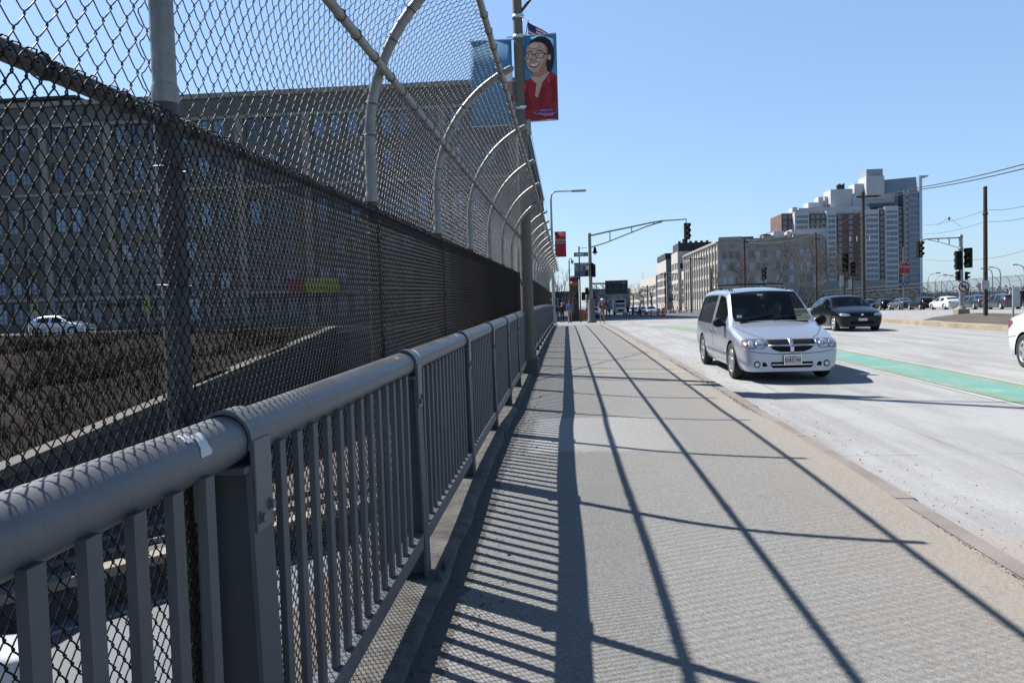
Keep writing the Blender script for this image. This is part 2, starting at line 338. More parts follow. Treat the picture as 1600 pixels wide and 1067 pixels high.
class MB:
    def __init__(s): s.v = []; s.f = []; s.mi = []; s.sm = []; s.cur = 0
    def add(s, vs, fs, smooth=False, T=None):
        b = len(s.v)
        for p in vs:
            p = Vector(p)
            s.v.append(tuple(T @ p) if T is not None else tuple(p))
        for f in fs: s.f.append(tuple(b+i for i in f)); s.mi.append(s.cur); s.sm.append(smooth)
        return s
    def box(s, a, b, T=None):
        x0, y0, z0 = a; x1, y1, z1 = b
        return s.add([(x0,y0,z0),(x1,y0,z0),(x1,y1,z0),(x0,y1,z0),(x0,y0,z1),(x1,y0,z1),(x1,y1,z1),(x0,y1,z1)],
                     [(0,3,2,1),(4,5,6,7),(0,1,5,4),(1,2,6,5),(2,3,7,6),(3,0,4,7)], T=T)
    def bbox(s, a, b, w=.01, T=None):       # box with bevelled edges
        bm = bmesh.new(); bmesh.ops.create_cube(bm, size=1)
        c = [(a[i]+b[i])/2 for i in range(3)]; d = [abs(b[i]-a[i]) for i in range(3)]
        for v in bm.verts: v.co = Vector((c[0]+v.co.x*d[0], c[1]+v.co.y*d[1], c[2]+v.co.z*d[2]))
        bmesh.ops.bevel(bm, geom=list(bm.edges), offset=w, segments=2, affect='EDGES', profile=.6)
        bm.verts.index_update(); s.add([v.co.copy() for v in bm.verts], [[v.index for v in f.verts] for f in bm.faces], T=T); bm.free(); return s
    def tube(s, pts, r, n=8, caps=True, T=None, smooth=True):
        P = [Vector(p) for p in pts]; k = len(P); rs = r if isinstance(r, (list, tuple)) else [r]*k
        vs = []; up = None
        for i in range(k):
            t = (P[min(i+1, k-1)]-P[max(i-1, 0)]).normalized()
            if up is None:
                up = Vector((0, 0, 1)) if abs(t.z) < .9 else Vector((1, 0, 0))
            a = t.cross(up)
            if a.length < 1e-5: a = t.orthogonal()
            a.normalize(); b = a.cross(t).normalized(); up = b
            for j in range(n):
                q = 2*math.pi*j/n
                vs.append(P[i]+a*(rs[i]*math.cos(q))+b*(rs[i]*math.sin(q)))
        fs = [(i*n+j, i*n+(j+1) % n, (i+1)*n+(j+1) % n, (i+1)*n+j) for i in range(k-1) for j in range(n)]
        s.add(vs, fs, smooth, T)
        if caps:
            s.add(vs[:n], [tuple(range(n))], False, T); s.add(vs[-n:], [tuple(reversed(range(n)))], False, T)
        return s
    def prism(s, poly, z0, z1, T=None):      # polygon in xy extruded in z
        n = len(poly); vs = [(p[0], p[1], z0) for p in poly]+[(p[0], p[1], z1) for p in poly]
        fs = [tuple(reversed(range(n))), tuple(range(n, 2*n))]+[(i, (i+1) % n, n+(i+1) % n, n+i) for i in range(n)]
        return s.add(vs, fs, T=T)
    def lathe(s, prof, n=20, T=None, axis='z', smooth=True):   # prof: (r, h)
        vs = []
        for r_, h in prof:
            for j in range(n):
                q = 2*math.pi*j/n; x, y = r_*math.cos(q), r_*math.sin(q)
                vs.append((x, y, h) if axis == 'z' else (h, x, y))
        fs = [(i*n+j, i*n+(j+1) % n, (i+1)*n+(j+1) % n, (i+1)*n+j) for i in range(len(prof)-1) for j in range(n)]
        return s.add(vs, fs, smooth, T)
    def ball(s, c, r, n=10, T=None):
        rx, ry, rz = r if isinstance(r, (tuple, list)) else (r, r, r)
        vs = []; m_ = max(4, n//2)
        for i in range(m_+1):
            a = math.pi*i/m_
            for j in range(n): vs.append((c[0]+rx*math.sin(a)*math.cos(2*math.pi*j/n), c[1]+ry*math.sin(a)*math.sin(2*math.pi*j/n), c[2]-rz*math.cos(a)))
        fs = [(i*n+j, i*n+(j+1) % n, (i+1)*n+(j+1) % n, (i+1)*n+j) for i in range(m_) for j in range(n)]
        return s.add(vs, fs, True, T)
    def mesh(s, name='m', mats=None):
        me = bpy.data.meshes.new(name); me.from_pydata(s.v, [], s.f)
        if s.f:
            me.polygons.foreach_set('material_index', s.mi); me.polygons.foreach_set('use_smooth', s.sm)
        for m_ in (mats if isinstance(mats, (list, tuple)) else [mats] if mats else []): me.materials.append(m_)
        me.update(); return me
    def build(s, name, mats=None, parent=None): return link(name, s.mesh(name, mats), parent)
def eval_mesh(ob):
    dg = bpy.context.evaluated_depsgraph_get(); dg.update()
    return bpy.data.meshes.new_from_object(ob.evaluated_get(dg), depsgraph=dg)
def text_mesh(body, size, depth=.002, bold=0.0):
    cu = bpy.data.curves.new('txt', 'FONT'); cu.body = body; cu.size = size; cu.extrude = depth; cu.align_x = 'CENTER'; cu.align_y = 'CENTER'; cu.offset = bold
    o = bpy.data.objects.new('txt', cu); COL.objects.link(o); me = eval_mesh(o); bpy.data.objects.remove(o); bpy.data.curves.remove(cu); me.materials.clear(); return me
def text_part(name, body, size, m_, parent, loc, rot=(R(90), 0, 0), bold=0.0, depth=.002):
    o = link(name, text_mesh(body, size, depth, bold), parent, m_); o.location = loc; o.rotation_euler = rot; return o

# height of the bridge walk along Y (gentle crest), smoothed
_ky = [-60, 0, 18, 26, 35, 42, 49, 64, 90, 120, 200, 300, 600, 1200, 4000]
_kz = [-.9, 0, .27, .345, .385, .39, .365, .28, .1, -.1, -.6, -1.1, -2.5, -3.2, -4]
_sy = np.arange(-60, 1200, 1.0); _sz = np.interp(_sy, _ky, _kz); _ker = np.ones(9)/9
_sz = np.convolve(np.pad(_sz, 4, mode='edge'), _ker, mode='valid')
def zd(y): return float(np.interp(y, _sy, _sz)) if y < 1190 else float(np.interp(y, _ky, _kz))
def bump_walk(y):                 # the walk is slightly raised between 5 and 8.8 m
    s = lambda t: max(0, min(1, t))**2*(3-2*max(0, min(1, t)))
    return .045*s((y-4.2)/2.2)*(1-s((y-8.2)/1.8))
RD = -.15                         # road below the walk

# ================================================================ SETTING
def grid_sheet(name, xs, ys, zf, m_, kind='structure'):
    mb = MB(); nx = len(xs)
    vs = [(x, y, zf(x, y)) for y in ys for x in xs]
    fs = [(j*nx+i, j*nx+i+1, (j+1)*nx+i+1, (j+1)*nx+i) for j in range(len(ys)-1) for i in range(nx-1)]
    mb.add(vs, fs, True); o = mb.build(name, m_); tag(o, kind=kind); return o
ys_far = [-40, -30, -20, -10] + [x*1.0 for x in range(-6, 130)] + list(range(130, 300, 10)) + list(range(300, 1190, 60))
grid_sheet('ground', [-2500, -600, -200, -60, 0, 100, 300, 900, 3500], [-80, 0, 60, 200, 600, 1500, 5500], lambda x, y: -6.25, mat('ground_dust', (.17, .165, .155), .95, 0, .2, .05))
grid_sheet('lower_highway', [-60, -30, -12, 0, 14], [-40, 0, 20, 45, 49.8], lambda x, y: -6.2, mat('highway_concrete', (.17, .185, .205), .9, 0, .10, .7, .3, 40))
def zr(x, y): return zd(y)+RD-.06*max(0, min(1, (x-8)/12))*1
grid_sheet('road', [2.35, 5, 8, 12, 16, 20, 26, 34, 44.5], ys_far, lambda x, y: zr(x, y), M['road'])
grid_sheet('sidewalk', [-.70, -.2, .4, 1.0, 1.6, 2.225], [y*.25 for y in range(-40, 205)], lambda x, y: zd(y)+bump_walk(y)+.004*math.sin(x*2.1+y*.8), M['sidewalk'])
# raised edge under the fence
mb = MB(); Y_ = [y*.5 for y in range(-20, 103)]
prof = [(-1.32, -.9), (-1.32, .05), (-.72, .045), (-.685, .03), (-.675, -.05)]
vs = [(p[0]+(.012*math.sin(y*5.3)+.008*math.sin(y*13) if i in (3, 4) else 0), y, zd(y)+p[1]+(bump_walk(y) if i > 1 else 0)) for y in Y_ for i, p in enumerate(prof)]
n_ = len(prof); mb.add(vs, [(j*n_+i+1, j*n_+i, (j+1)*n_+i, (j+1)*n_+i+1) for j in range(len(Y_)-1) for i in range(n_-1)])
tag(mb.build('kerb', mat('plinth_concrete', (.065, .058, .053), .95, 0, 0, 5, .8, 40, col2=(.20, .19, .175))), kind='structure')
# granite kerb, stone by stone with small gaps, and the crumbled mortar strip beside it
mb = MB(); y = -8.0
while y < 50:
    L_ = 2.0+random.random()*.9; dx = random.uniform(-.012, .012)
    n = 6
    for i in range(n):
        a, b = y+.008+i*(L_-.016)/n, y+.008+(i+1)*(L_-.016)/n
        pr = lambda yy: [(2.262+dx*.5, zd(yy)+.004), (2.39+dx, zd(yy)+.002), (2.415+dx, zd(yy)-.02), (2.43+dx, zd(yy)-.22)]
        vs = [(q[0], a, q[1]) for q in pr(a)]+[(q[0], b, q[1]) for q in pr(b)]
        mb.add(vs, [(0, 1, 5, 4), (1, 2, 6, 5), (2, 3, 7, 6)], False)
    y += L_
tag(mb.build('granite_kerb', M['kerb_granite']), kind='structure')
mb = MB(); Y_ = [y*.06 for y in range(-60, 830)]; vs = []
for i, y in enumerate(Y_):
    w = .012*math.sin(y*3.1)+.01*math.sin(y*11.3)+random.uniform(-.012, .012)
    wide = .02+.055*max(0, math.sin(y*1.1+.6))**3
    vs += [(2.225-wide+w, y, zd(y)+.0055), (2.240, y, zd(y)-.010+random.uniform(-.006, .004)), (2.270, y, zd(y)-.002)]
mb.add(vs, [(3*j+i, 3*j+i+1, 3*j+i+4, 3*j+i+3) for j in range(len(Y_)-1) for i in range(2)])
tag(mb.build('kerb_joint', M['kerb_crumble']), kind='structure')
# bridge slab
mb = MB(); Y_ = list(range(-40, 52, 2))
prof = [(-1.30, -.04), (-1.30, -1.1), (44.4, -1.3), (51, -1.3), (51, -.30), (44.6, -.30), (2.0, -.35), (-.6, -.12)]
vs = [(p[0], y, zd(y)+p[1]) for y in Y_ for p in prof]; n_ = len(prof)
mb.add(vs, [(j*n_+i, j*n_+(i+1) % n_, (j+1)*n_+(i+1) % n_, (j+1)*n_+i) for j in range(len(Y_)-1) for i in range(n_)])
tag(mb.build('bridge_deck', M['concrete_dark']), kind='structure')
# land beyond the bridge: raised plateau carrying the street on
pl = [-90, -60, -40, -15.3, -1.5, 2.0, 20, 44.6, 49.5, 60, 90, 130]
ysp = [50, 56, 64, 80, 100, 130, 170, 230, 300, 420, 600, 900, 1180]
mb = MB(); vs = [(x, y, zd(y)-.24) for y in ysp for x in pl]; n_ = len(pl)
mb.add(vs, [(j*n_+i, j*n_+i+1, (j+1)*n_+i+1, (j+1)*n_+i) for j in range(len(ysp)-1) for i in range(n_-1)])
mb.add([(-90, 50, -6.3), (130, 50, -6.3), (130, 50, zd(50)-.24), (-90, 50, zd(50)-.24)], [(0, 1, 2, 3)])
mb.add([(130, 50, -6.3), (130, 1180, -6.3), (130, 1180, zd(1180)-.24), (130, 50, zd(50)-.24)], [(0, 1, 2, 3)])
tag(mb.build('street_level_ground', M['asphalt']), kind='structure')
# paved area beyond the walk, side street on the left and its kerb
grid_sheet('pavement', [-60, -30, -6, 0, 2.3], [51.0, 52.5, 60, 66, 72, 80, 88], lambda x, y: (zd(y)-.14 if y < 51.5 else zd(y)-.15+.02*(y > 68)), M['pale_asphalt'])
mb = MB(); mb.box((-95, 49.7, .25), (-1.6, 50.1, .62)); tag(mb.build('street_kerb', M['concrete_old']), kind='structure')
grid_sheet('far_walkway', [44.5, 44.6, 49.2], ys_far[:160], lambda x, y: zd(y)+(-.20 if x < 44.55 else -.04), M['concrete_old'])
# green bicycle lane with white edge lines
def strip(name, x0, x1, ya, yb, m_, dz=.006, step=1.0, fx=None):
    mb = MB(); Y_ = np.arange(ya, yb+1e-6, step)
    vs = []
    for y in Y_:
        o_ = fx(y) if fx else 0
        vs += [(x0+o_, y, zr(x0, y)+dz), (x1+o_, y, zr(x1, y)+dz)]
    mb.add(vs, [(2*j, 2*j+1, 2*j+3, 2*j+2) for j in range(len(Y_)-1)]); return tag(mb.build(name, m_), kind='structure')
fx = lambda y: -max(0, y-24)**1.5*.016
strip('bike_lane', 6.02, 7.12, -6, 44, M['green_paint'], .006, 1, fx)
strip('lane_line', 7.15, 7.23, -6, 44, M['line_paint'], .006, 1, fx)
strip('lane_line', 5.90, 5.97, -6, 44, M['line_paint'], .006, 1, fx)
# fragment of a white bicycle symbol on the green lane
mb = MB(); vs = []; 
for k in range(25):
    a = 2*math.pi*k/24; 
    for r_ in (.30, .38): vs.append((6.85+r_*math.cos(a), 10.7+2.0*r_*math.sin(a), zr(6.6, 10.7)+.022+.015*2*r_*math.sin(a)))
mb.add(vs, [(2*j, 2*j+1, 2*j+3, 2*j+2) for j in range(24)]); tag(mb.build('lane_symbol', M['line_paint']), kind='structure')
def wz(x, y): return zd(y)+bump_walk(y)+.004*math.sin(x*2.1+y*.8)
def crack(name, pts, w, m_, dz=.005, jag=.01, step=.06):
    mb = MB(); vs = []
    for (a, b) in zip(pts[:-1], pts[1:]):
        L_ = math.dist(a, b); n = max(2, int(L_/step))
        for i in range(n+(b == pts[-1])):
            t = i/n; x = a[0]+(b[0]-a[0])*t+random.uniform(-jag, jag); y = a[1]+(b[1]-a[1])*t+random.uniform(-jag, jag)
            ww = w*random.uniform(.5, 1.3); nx, ny = -(b[1]-a[1])/L_, (b[0]-a[0])/L_
            vs += [(x-nx*ww/2, y-ny*ww/2, wz(x, y)+dz), (x+nx*ww/2, y+ny*ww/2, wz(x, y)+dz)]
    mb.add(vs, [(2*j, 2*j+1, 2*j+3, 2*j+2) for j in range(len(vs)//2-1)]); return tag(mb.build(name, m_), kind='structure')
crack('expansion_joint', [(-.66, 14.93), (2.24, 14.35)], .13, mat('joint_mortar', (.50, .49, .47), .9, 0, .2, 30), .006, .004, .3)
crack('expansion_joint', [(-.66, 40), (2.24, 40)], .2, M['line_paint'], .006, .004, .3)
crack('pavement_crack', [(-.60, 13.4), (.1, 15.3), (1.1, 17.6), (2.1, 19.9)], .022, M['black'], .0075, .012, .1)
# grit, pebbles and litter along the kerb and under the railing: uncountable
def pebble_field(name, n, fpos, size, m_, label):
    vs = []; fs = []
    for k in range(n):
        x, y, z = fpos(); s = size*math.exp(random.gauss(0, .45)); b = len(vs)
        q = [(1, 0, 0), (0, 1, 0), (-1, 0, 0), (0, -1, 0), (0, 0, .9)]
        a = random.random()*6.3; ca, sa = math.cos(a), math.sin(a); e = random.uniform(.6, 1.6)
        for p in q:
            px, py = p[0]*e, p[1]; vs.append((x+s*(px*ca-py*sa), y+s*(px*sa+py*ca), z+s*(p[2]*.8-.1)))
        fs += [(b, b+1, b+4), (b+1, b+2, b+4), (b+2, b+3, b+4), (b+3, b, b+4)]
    me = bpy.data.meshes.new(name); me.from_pydata(vs, [], fs); return tag(link(name, me, None, m_), label, 'grit', kind='stuff')
def f1():
    y = random.uniform(1.5, 22); x = 2.45+abs(random.gauss(0, .45)); return x, y, zr(x, y)+.002
def f2():
    y = random.uniform(.5, 16); x = random.uniform(-.66, -.30)-.1*random.random(); return x, y, wz(x, y)+.001
def f3():
    y = random.uniform(1.5, 16); x = 2.235+random.gauss(0, .02); return x, y, zd(y)+.0
pebble_field('grit', 1300, f1, .005, mat('grit_brown', (.22, .17, .13), .95, 0, .5, 30), 'loose grit and crumbs scattered on the road along the granite kerb')
pebble_field('grit', 1500, f2, .005, mat('grit_dark', (.10, .09, .085), .95, 0, .6, 30), 'dark grit and dirt gathered on the walk below the railing')
pebble_field('grit', 1800, f3, .007, mat('grit_grey', (.24, .22, .2), .95, 0, .5, 30), 'crumbled mortar between the walk and the granite kerb')

# the slope on the left, gravel track bed, wall of the cutting
def zslope(x, y): 
    base = .1*y-4.55 if y < 50 else .45
    return base+(.35*math.sin(x*.35+1)*math.sin(y*.22)+.22*math.sin(x*.9)*math.cos(y*.7) if 2 < y < 48 else 0)+max(0, (-x-22))*.012
grid_sheet('hillside', [-120, -90, -70, -60, -54]+[-50+i for i in range(35)]+[-15.35], [-30, -15, -5]+[i*1.0 for i in range(0, 51)], zslope, M['soil'])
mb = MB(); mb.add([(-15.2, 16.45, -5.3), (-1.9, 33.1, -5.3), (-1.9, 49.8, -5.3), (-15.2, 49.8, -5.3)], [(0, 1, 2, 3)]); tag(mb.build('track_bed', M['gravel']), kind='structure')
# blades and dead stalks on the slope
N = 30000
x = RNG.uniform(-62, -15.6, N); y = RNG.uniform(8, 49.5, N)
vs = np.zeros((N, 3, 3)); h = RNG.uniform(.15, .75, N)*(1+.8*np.sin(x*.5)*np.sin(y*.4)); h = np.abs(h)+.05; a = RNG.uniform(0, 6.28, N)
z0 = np.array([zslope(float(i), float(j)) for i, j in zip(x, y)]); lx = RNG.normal(0, .25, N); ly = RNG.normal(0, .25, N)
wd = RNG.uniform(.008, .035, N)
vs[:, 0] = np.stack([x-wd*np.cos(a), y-wd*np.sin(a), z0-.03], 1); vs[:, 1] = np.stack([x+wd*np.cos(a), y+wd*np.sin(a), z0-.03], 1); vs[:, 2] = np.stack([x+lx*h, y+ly*h, z0+h], 1)
me = bpy.data.meshes.new('dry_brush'); me.from_pydata(vs.reshape(-1, 3).tolist(), [], [(3*i, 3*i+1, 3*i+2) for i in range(N)])
me.materials.append(M['twig']); me.materials.append(M['twig_pale']); me.polygons.foreach_set('material_index', RNG.choice([0, 0, 0, 0, 1], N).tolist())
tag(link('dry_brush', me), 'dead brown weeds and stalks covering the slope beyond the fence', 'brush', kind='stuff')

# leafless bushes on the slope, tangled beyond counting
mb = MB(); rr_ = random.Random(5)
for k in range(150):
    x0 = rr_.uniform(-48, -16); y0 = rr_.uniform(14, 49); z0_ = zslope(x0, y0); hb0 = rr_.uniform(.5, 1.5)
    for q_ in range(9):
        a = rr_.uniform(0, 6.28); l_ = hb0*rr_.uniform(.5, 1.1); d = Vector((math.cos(a)*.6, math.sin(a)*.6, 1)).normalized(); p1_ = Vector((x0, y0, z0_))+d*l_*.5; p2_ = p1_+(d+Vector((rr_.gauss(0, .3), rr_.gauss(0, .3), 0)))*l_*.5
        mb.tube([(x0, y0, z0_-.05), p1_, p2_], [.022, .014, .006], 3, False)
        for w_ in range(4): e = Vector((rr_.gauss(0, .3), rr_.gauss(0, .3), rr_.uniform(.05, .4))); s0_ = p1_+(p2_-p1_)*rr_.random(); mb.tube([s0_, s0_+e*l_*.6], .006, 3, False)
tag(mb.build('bare_bushes', M['twig']), 'tangle of leafless bushes on the dark slope beyond the fence', 'brush', kind='stuff')

# retaining wall along the slope, with pale coping
w = thing('retaining_wall', 'dark retaining wall with a pale sloping coping between slope and track bed', 'wall', (-15.2, 0, -6.2))
mb = MB(); Y_ = [-10, 0, 10, 20, 30, 40, 49.6]
vs = [];
for y in Y_: vs += [(-.25, y, 0), (.05, y, 0), (.05, y, .1*y+1.62), (-.25, y, .1*y+1.62)]
mb.add(vs, [(4*j+i, 4*j+(i+1) % 4, 4*j+4+(i+1) % 4, 4*j+4+i) for j in range(6) for i in range(4)]+[(3, 2, 1, 0), (24, 25, 26, 27)]); mb.build('wall_face', M['concrete_dark'], w)
mb = MB(); vs = []
for y in Y_: vs += [(-.45, y, .1*y+1.622), (.12, y, .1*y+1.622), (.12, y, .1*y+1.90), (-.45, y, .1*y+1.90)]
mb.add(vs, [(4*j+i, 4*j+(i+1) % 4, 4*j+4+(i+1) % 4, 4*j+4+i) for j in range(6) for i in range(4)]+[(3, 2, 1, 0), (24, 25, 26, 27)]); mb.build('coping', mat('coping_pale', (.11, .106, .098), .9, 0, .15, 2), w)
w = thing('abutment_wall', 'shaded concrete end wall below the side street kerb', 'wall', (-8.4, 49.7, -6.2))
mb = MB(); mb.box((-6.9, 0, 0), (7.0, .29, 6.4)); mb.build('wall_face', mat('abutment_concrete', (.13, .14, .165), .9, 0, .3, .6), w)
mb = MB()
for k in range(4): mb.box((-6.2+k*3.5, -.12, 0), (-5.9+k*3.5, -.002, 6.3))
mb.build('buttress', mat('buttress_concrete', (.10, .11, .13), .9, 0, .3, .6), w)
# parapet of the lower road
w = thing('parapet_wall', 'low concrete parapet between gravel bed and lower highway', 'wall', (0, 0, 0))
p0, p1 = Vector((-20, 10.4, 0)), Vector((-2, 33.0, 0)); dr = (p1-p0).normalized(); nn = Vector((dr.y, -dr.x, 0))
mb = MB(); T = Matrix.Translation(p0) @ Matrix.Rotation(math.atan2(dr.y, dr.x), 4, 'Z')
mb.box((0, -.2, -6.2), (29, .2, -5.38), T=T); mb.build('wall_face', M['concrete_dark'], w)
mb = MB(); mb.box((0, -.3, -5.378), (29, .3, -5.12), T=T); mb.build('coping', M['concrete_old'], w)
mb = MB(); mb.box((0, -1.05, -6.195), (29, -.85, -6.188), T=T); tag(mb.build('road_edge_line', M['line_paint']), kind='structure')
# gravel wedge sits at -5 between wall and parapet
# rails of the track
for k, off in enumerate((1.6, 3.03)):
    mb = MB(); mb.box((0, off-.035, -5.28), (29, off+.035, -5.14), T=T)
    tag(mb.build('track_rail', M['grey_metal']), ['steel track rail on gravel, the one nearer the parapet', 'steel track rail on gravel, the one farther from the parapet'][k], 'rail')

# ================================================================ CHAIN LINK FENCE
ARC_R, X0, ZK, ZA = 1.05, -1.013, 2.01, 2.33
def arc(t, rr=ARC_R): return (X0+ARC_R-rr*math.cos(t), ZA+rr*math.sin(t))
PITCH = 2.1
def chainlink(name, L_, path, P, Hh, r, e, mats, curls=False):
    # path(s)->(x,z,nx,nz) arrays ; s along the height
    S = path['S']; nS = int(S/Hh); nW = int(round(L_/P)); tt = np.array([0, .16, .5, .84])
    V = []; Fc = []; base = 0
    idx = np.arange(nS*4+1); j = idx//4; fr = tt[idx % 4]
    s = np.minimum((j+fr)*Hh, S); x, z, nx, nz = path['f'](s)
    ring = np.array([(1, 0), (0, 1), (-1, 0), (0, -1)])
    n = len(idx)
    quad = []
    for a in range(n-1):
        for b in range(4): quad.append((a*4+b, a*4+(b+1) % 4, (a+1)*4+(b+1) % 4, (a+1)*4+b))
    quad = np.array(quad)
    for i in range(nW):
        up = ((i+j) % 2).astype(float)                   # node value at start of half segment
        nxt = 1-up; u = up+(nxt-up)*fr
        u = i*P+(u-.5)*(P+2.4*r)+P/2
        side = np.where(up > .5, 1, -1); off = np.where(idx % 4 == 0, 0, e*side)
        jit = RNG.normal(0, .0006, n)
        px = x+nx*off; pz = z+nz*off; py = u+jit
        C = np.stack([px, py, pz], 1); Tn = np.gradient(C, axis=0); Tn /= np.linalg.norm(Tn, axis=1)[:, None]
        Nn = np.stack([nx, np.zeros(n), nz], 1); A = Nn-Tn*(Nn*Tn).sum(1)[:, None]; A /= np.linalg.norm(A, axis=1)[:, None]; B = np.cross(Tn, A)
        for_ = C[:, None, :]+r*(A[:, None, :]*ring[None, :, 0:1]+B[:, None, :]*ring[None, :, 1:2])
        V.append(for_.reshape(-1, 3)); Fc.append(quad+base); base += n*4
    V = np.concatenate(V); Fc = np.concatenate(Fc)
    if curls:
        cv = MB()
        for i in range(nW):
            if i % 2: continue
            y = i*P+P/2+random.uniform(-.004, .004); hh = random.uniform(.004, .014); xx = random.uniform(-.03, .0)
            cv.tube([(x[-1], y, z[-1]), (x[-1]-.002, y+.006, z[-1]+hh), (x[-1]-.012+xx*.3, y+.012, z[-1]+hh+.008), (x[-1]-.02+xx, y+.004, z[-1]+hh*.6), (x[-1]-.015, y-.003, z[-1]-.004)], r*1.05, 4, False)
        b = len(V); V = np.concatenate([V, np.array(cv.v)]); Fc = np.concatenate([Fc, np.array(cv.f)+b])
    me = bpy.data.meshes.new(name); me.vertices.add(len(V)); me.vertices.foreach_set('co', V.ravel())
    me.loops.add(len(Fc)*4); me.loops.foreach_set('vertex_index', Fc.ravel().astype(np.int32))
    me.polygons.add(len(Fc)); me.polygons.foreach_set('loop_start', np.arange(0, len(Fc)*4, 4, dtype=np.int32)); me.polygons.foreach_set('loop_total', np.full(len(Fc), 4, dtype=np.int32))
    me.polygons.foreach_set('use_smooth', np.ones(len(Fc), bool)); me.update(calc_edges=True); me.validate()
    for m_ in mats: me.materials.append(m_)
    return me
low_path = {'S': 1.96, 'f': lambda s: (np.full_like(s, X0+.043), s+.03, np.ones_like(s), np.zeros_like(s))}
RR = ARC_R+.04; T_TOP = R(62)
def _upf(s):
    st = ZA-ZK; a = np.maximum(s-st, 0)/RR
    return (X0+ARC_R-RR*np.cos(a), np.where(s < st, ZK+s, ZA+RR*np.sin(a)), -np.cos(a), np.sin(a))
up_path = {'S': RR*T_TOP+ZA-ZK, 'f': _upf}
me_low = chainlink('mesh_low', PITCH, low_path, .0187, .0246, .0020, .0035, [M['wire_dark']], True)
me_up = chainlink('mesh_up', PITCH, up_path, .0335, .040, .0019, .0045, [M['wire_galv']])
def post_mesh(seg=12):
    mb = MB(); mb.cur = 0
    mb.tube([(X0, 0, -.1), (X0, 0, 1.0), (X0, 0, ZK+.02)], .032, seg)
    mb.cur = 1; mb.lathe([(.0325, -.02), (.0335, -.015), (.0335, .015), (.030, .03)], seg, T=Matrix.Translation((X0, 0, ZK+.03)))
    mb.tube([(*[arc(0)[0]], 0, ZK+.05)]+[(X0, 0, ZA)]+[(arc(t)[0], 0, arc(t)[1]) for t in [R(a) for a in range(4, 65, 4)]]+[(arc(R(66))[0], 0, arc(R(66))[1])], [.0295]*2+[.0275]*16+[.027], seg)
    e = arc(R(66)); mb.ball((e[0], 0, e[1]), .027, 10)
    # tie wires
    mb.cur = 2
    for z in (.35, .75, 1.15, 1.55, 1.85):
        mb.tube([(X0+.045*math.cos(a)+.004, .045*math.sin(a), z+.006*math.sin(a*.5)) for a in [k*math.pi/6 for k in range(13)]], .0024, 4, False)
    for t in (2, 11, 30, 40, 50):
        c = arc(R(t)); ct, st_ = math.cos(R(t)), math.sin(R(t))
        mb.tube([(c[0]-.036*math.cos(a)*ct, .036*math.sin(a), c[1]+.036*math.cos(a)*st_) for a in [k*math.pi/6 for k in range(13)]], .0024, 4, False)
    return mb.mesh('fence_post', [M['fence_post'], M['fence_steel'], M['wire_galv']])
me_post = post_mesh()
def make_fence(label, name, y_first, count, side=None, xoff=0, zoff=0):
    t = thing(name, label, 'fence', (0, 0, 0))
    ys_ = [y_first+PITCH*k for k in range(count+1)]
    sx_ = 1 if side is None else -1
    for k, y in enumerate(ys_):
        o = link('post', me_post, t); o.location = (xoff, y, zd(y)+zoff); o.rotation_euler = (0, 0, 0 if sx_ > 0 else math.pi)
        if k < count:
            sl = math.atan2(zd(y+PITCH)-zd(y), PITCH)
            for nm, me_ in (('lower_mesh_panel', me_low), ('upper_mesh_panel', me_up)):
                p = link(nm, me_, t); p.location = (xoff, y+(0 if sx_ > 0 else PITCH), zd(y if sx_ > 0 else y+PITCH)+zoff)
                p.rotation_euler = (sl, 0, 0) if sx_ > 0 else (-sl, 0, math.pi)
    def X(x): return xoff+sx_*x
    rails = [('middle_rail', X0+.004, ZK-.035, .021, 'fence_post'), ('curved_rail', arc(R(20.5))[0]+.045, arc(R(20.5))[1]-.015, .021, 'fence_steel'), ('top_rail', arc(R(61))[0]+.02, arc(R(61))[1]-.045, .021, 'fence_steel'), ('bottom_wire', X0+.04, .05, .004, 'fence_post')]
    for nm, x, z, r_, mm in rails:
        mb = MB(); mb.tube([(X(x), y, zd(y)+z+zoff) for y in ys_], r_, 10)
        if r_ > .01:
            mb.cur = 1; y = ys_[0]+.2
            while y < min(ys_[-1], 24):
                zz = zd(y)+z+zoff; mb.tube([(X(x)+.0245*math.cos(a), y+.006*math.sin(a/2)+(.012 if a > 5 else 0), zz+.0245*math.sin(a)) for a in [k*math.pi/5 for k in range(11)]], .0028, 4, False)
                mb.tube([(X(x)-.02*sx_, y, zz+.02), (X(x)-.045*sx_, y+.012, zz+.03), (X(x)-.05*sx_, y+.02, zz+.012)], .0028, 4, False)
                y += random.uniform(.24, .36)
            for y in ys_[1:-1:3]:       # sleeve couplings
                mb.cur = 0; mb.tube([(X(x), y+.35, zd(y+.35)+z+zoff), (X(x), y+.5, zd(y+.5)+z+zoff)], r_+.003, 10)
        mb.build(nm, [M[mm], M['wire_galv']], t)
    return t
make_fence('tall chain-link fence along the near walk, curved inward at the top', 'chain_link_fence', 1.93-2*PITCH, 23)
make_fence('distant chain-link fence with curved tops along the far side of the bridge', 'chain_link_fence', 62, 42, side='r', xoff=48.2, zoff=0)

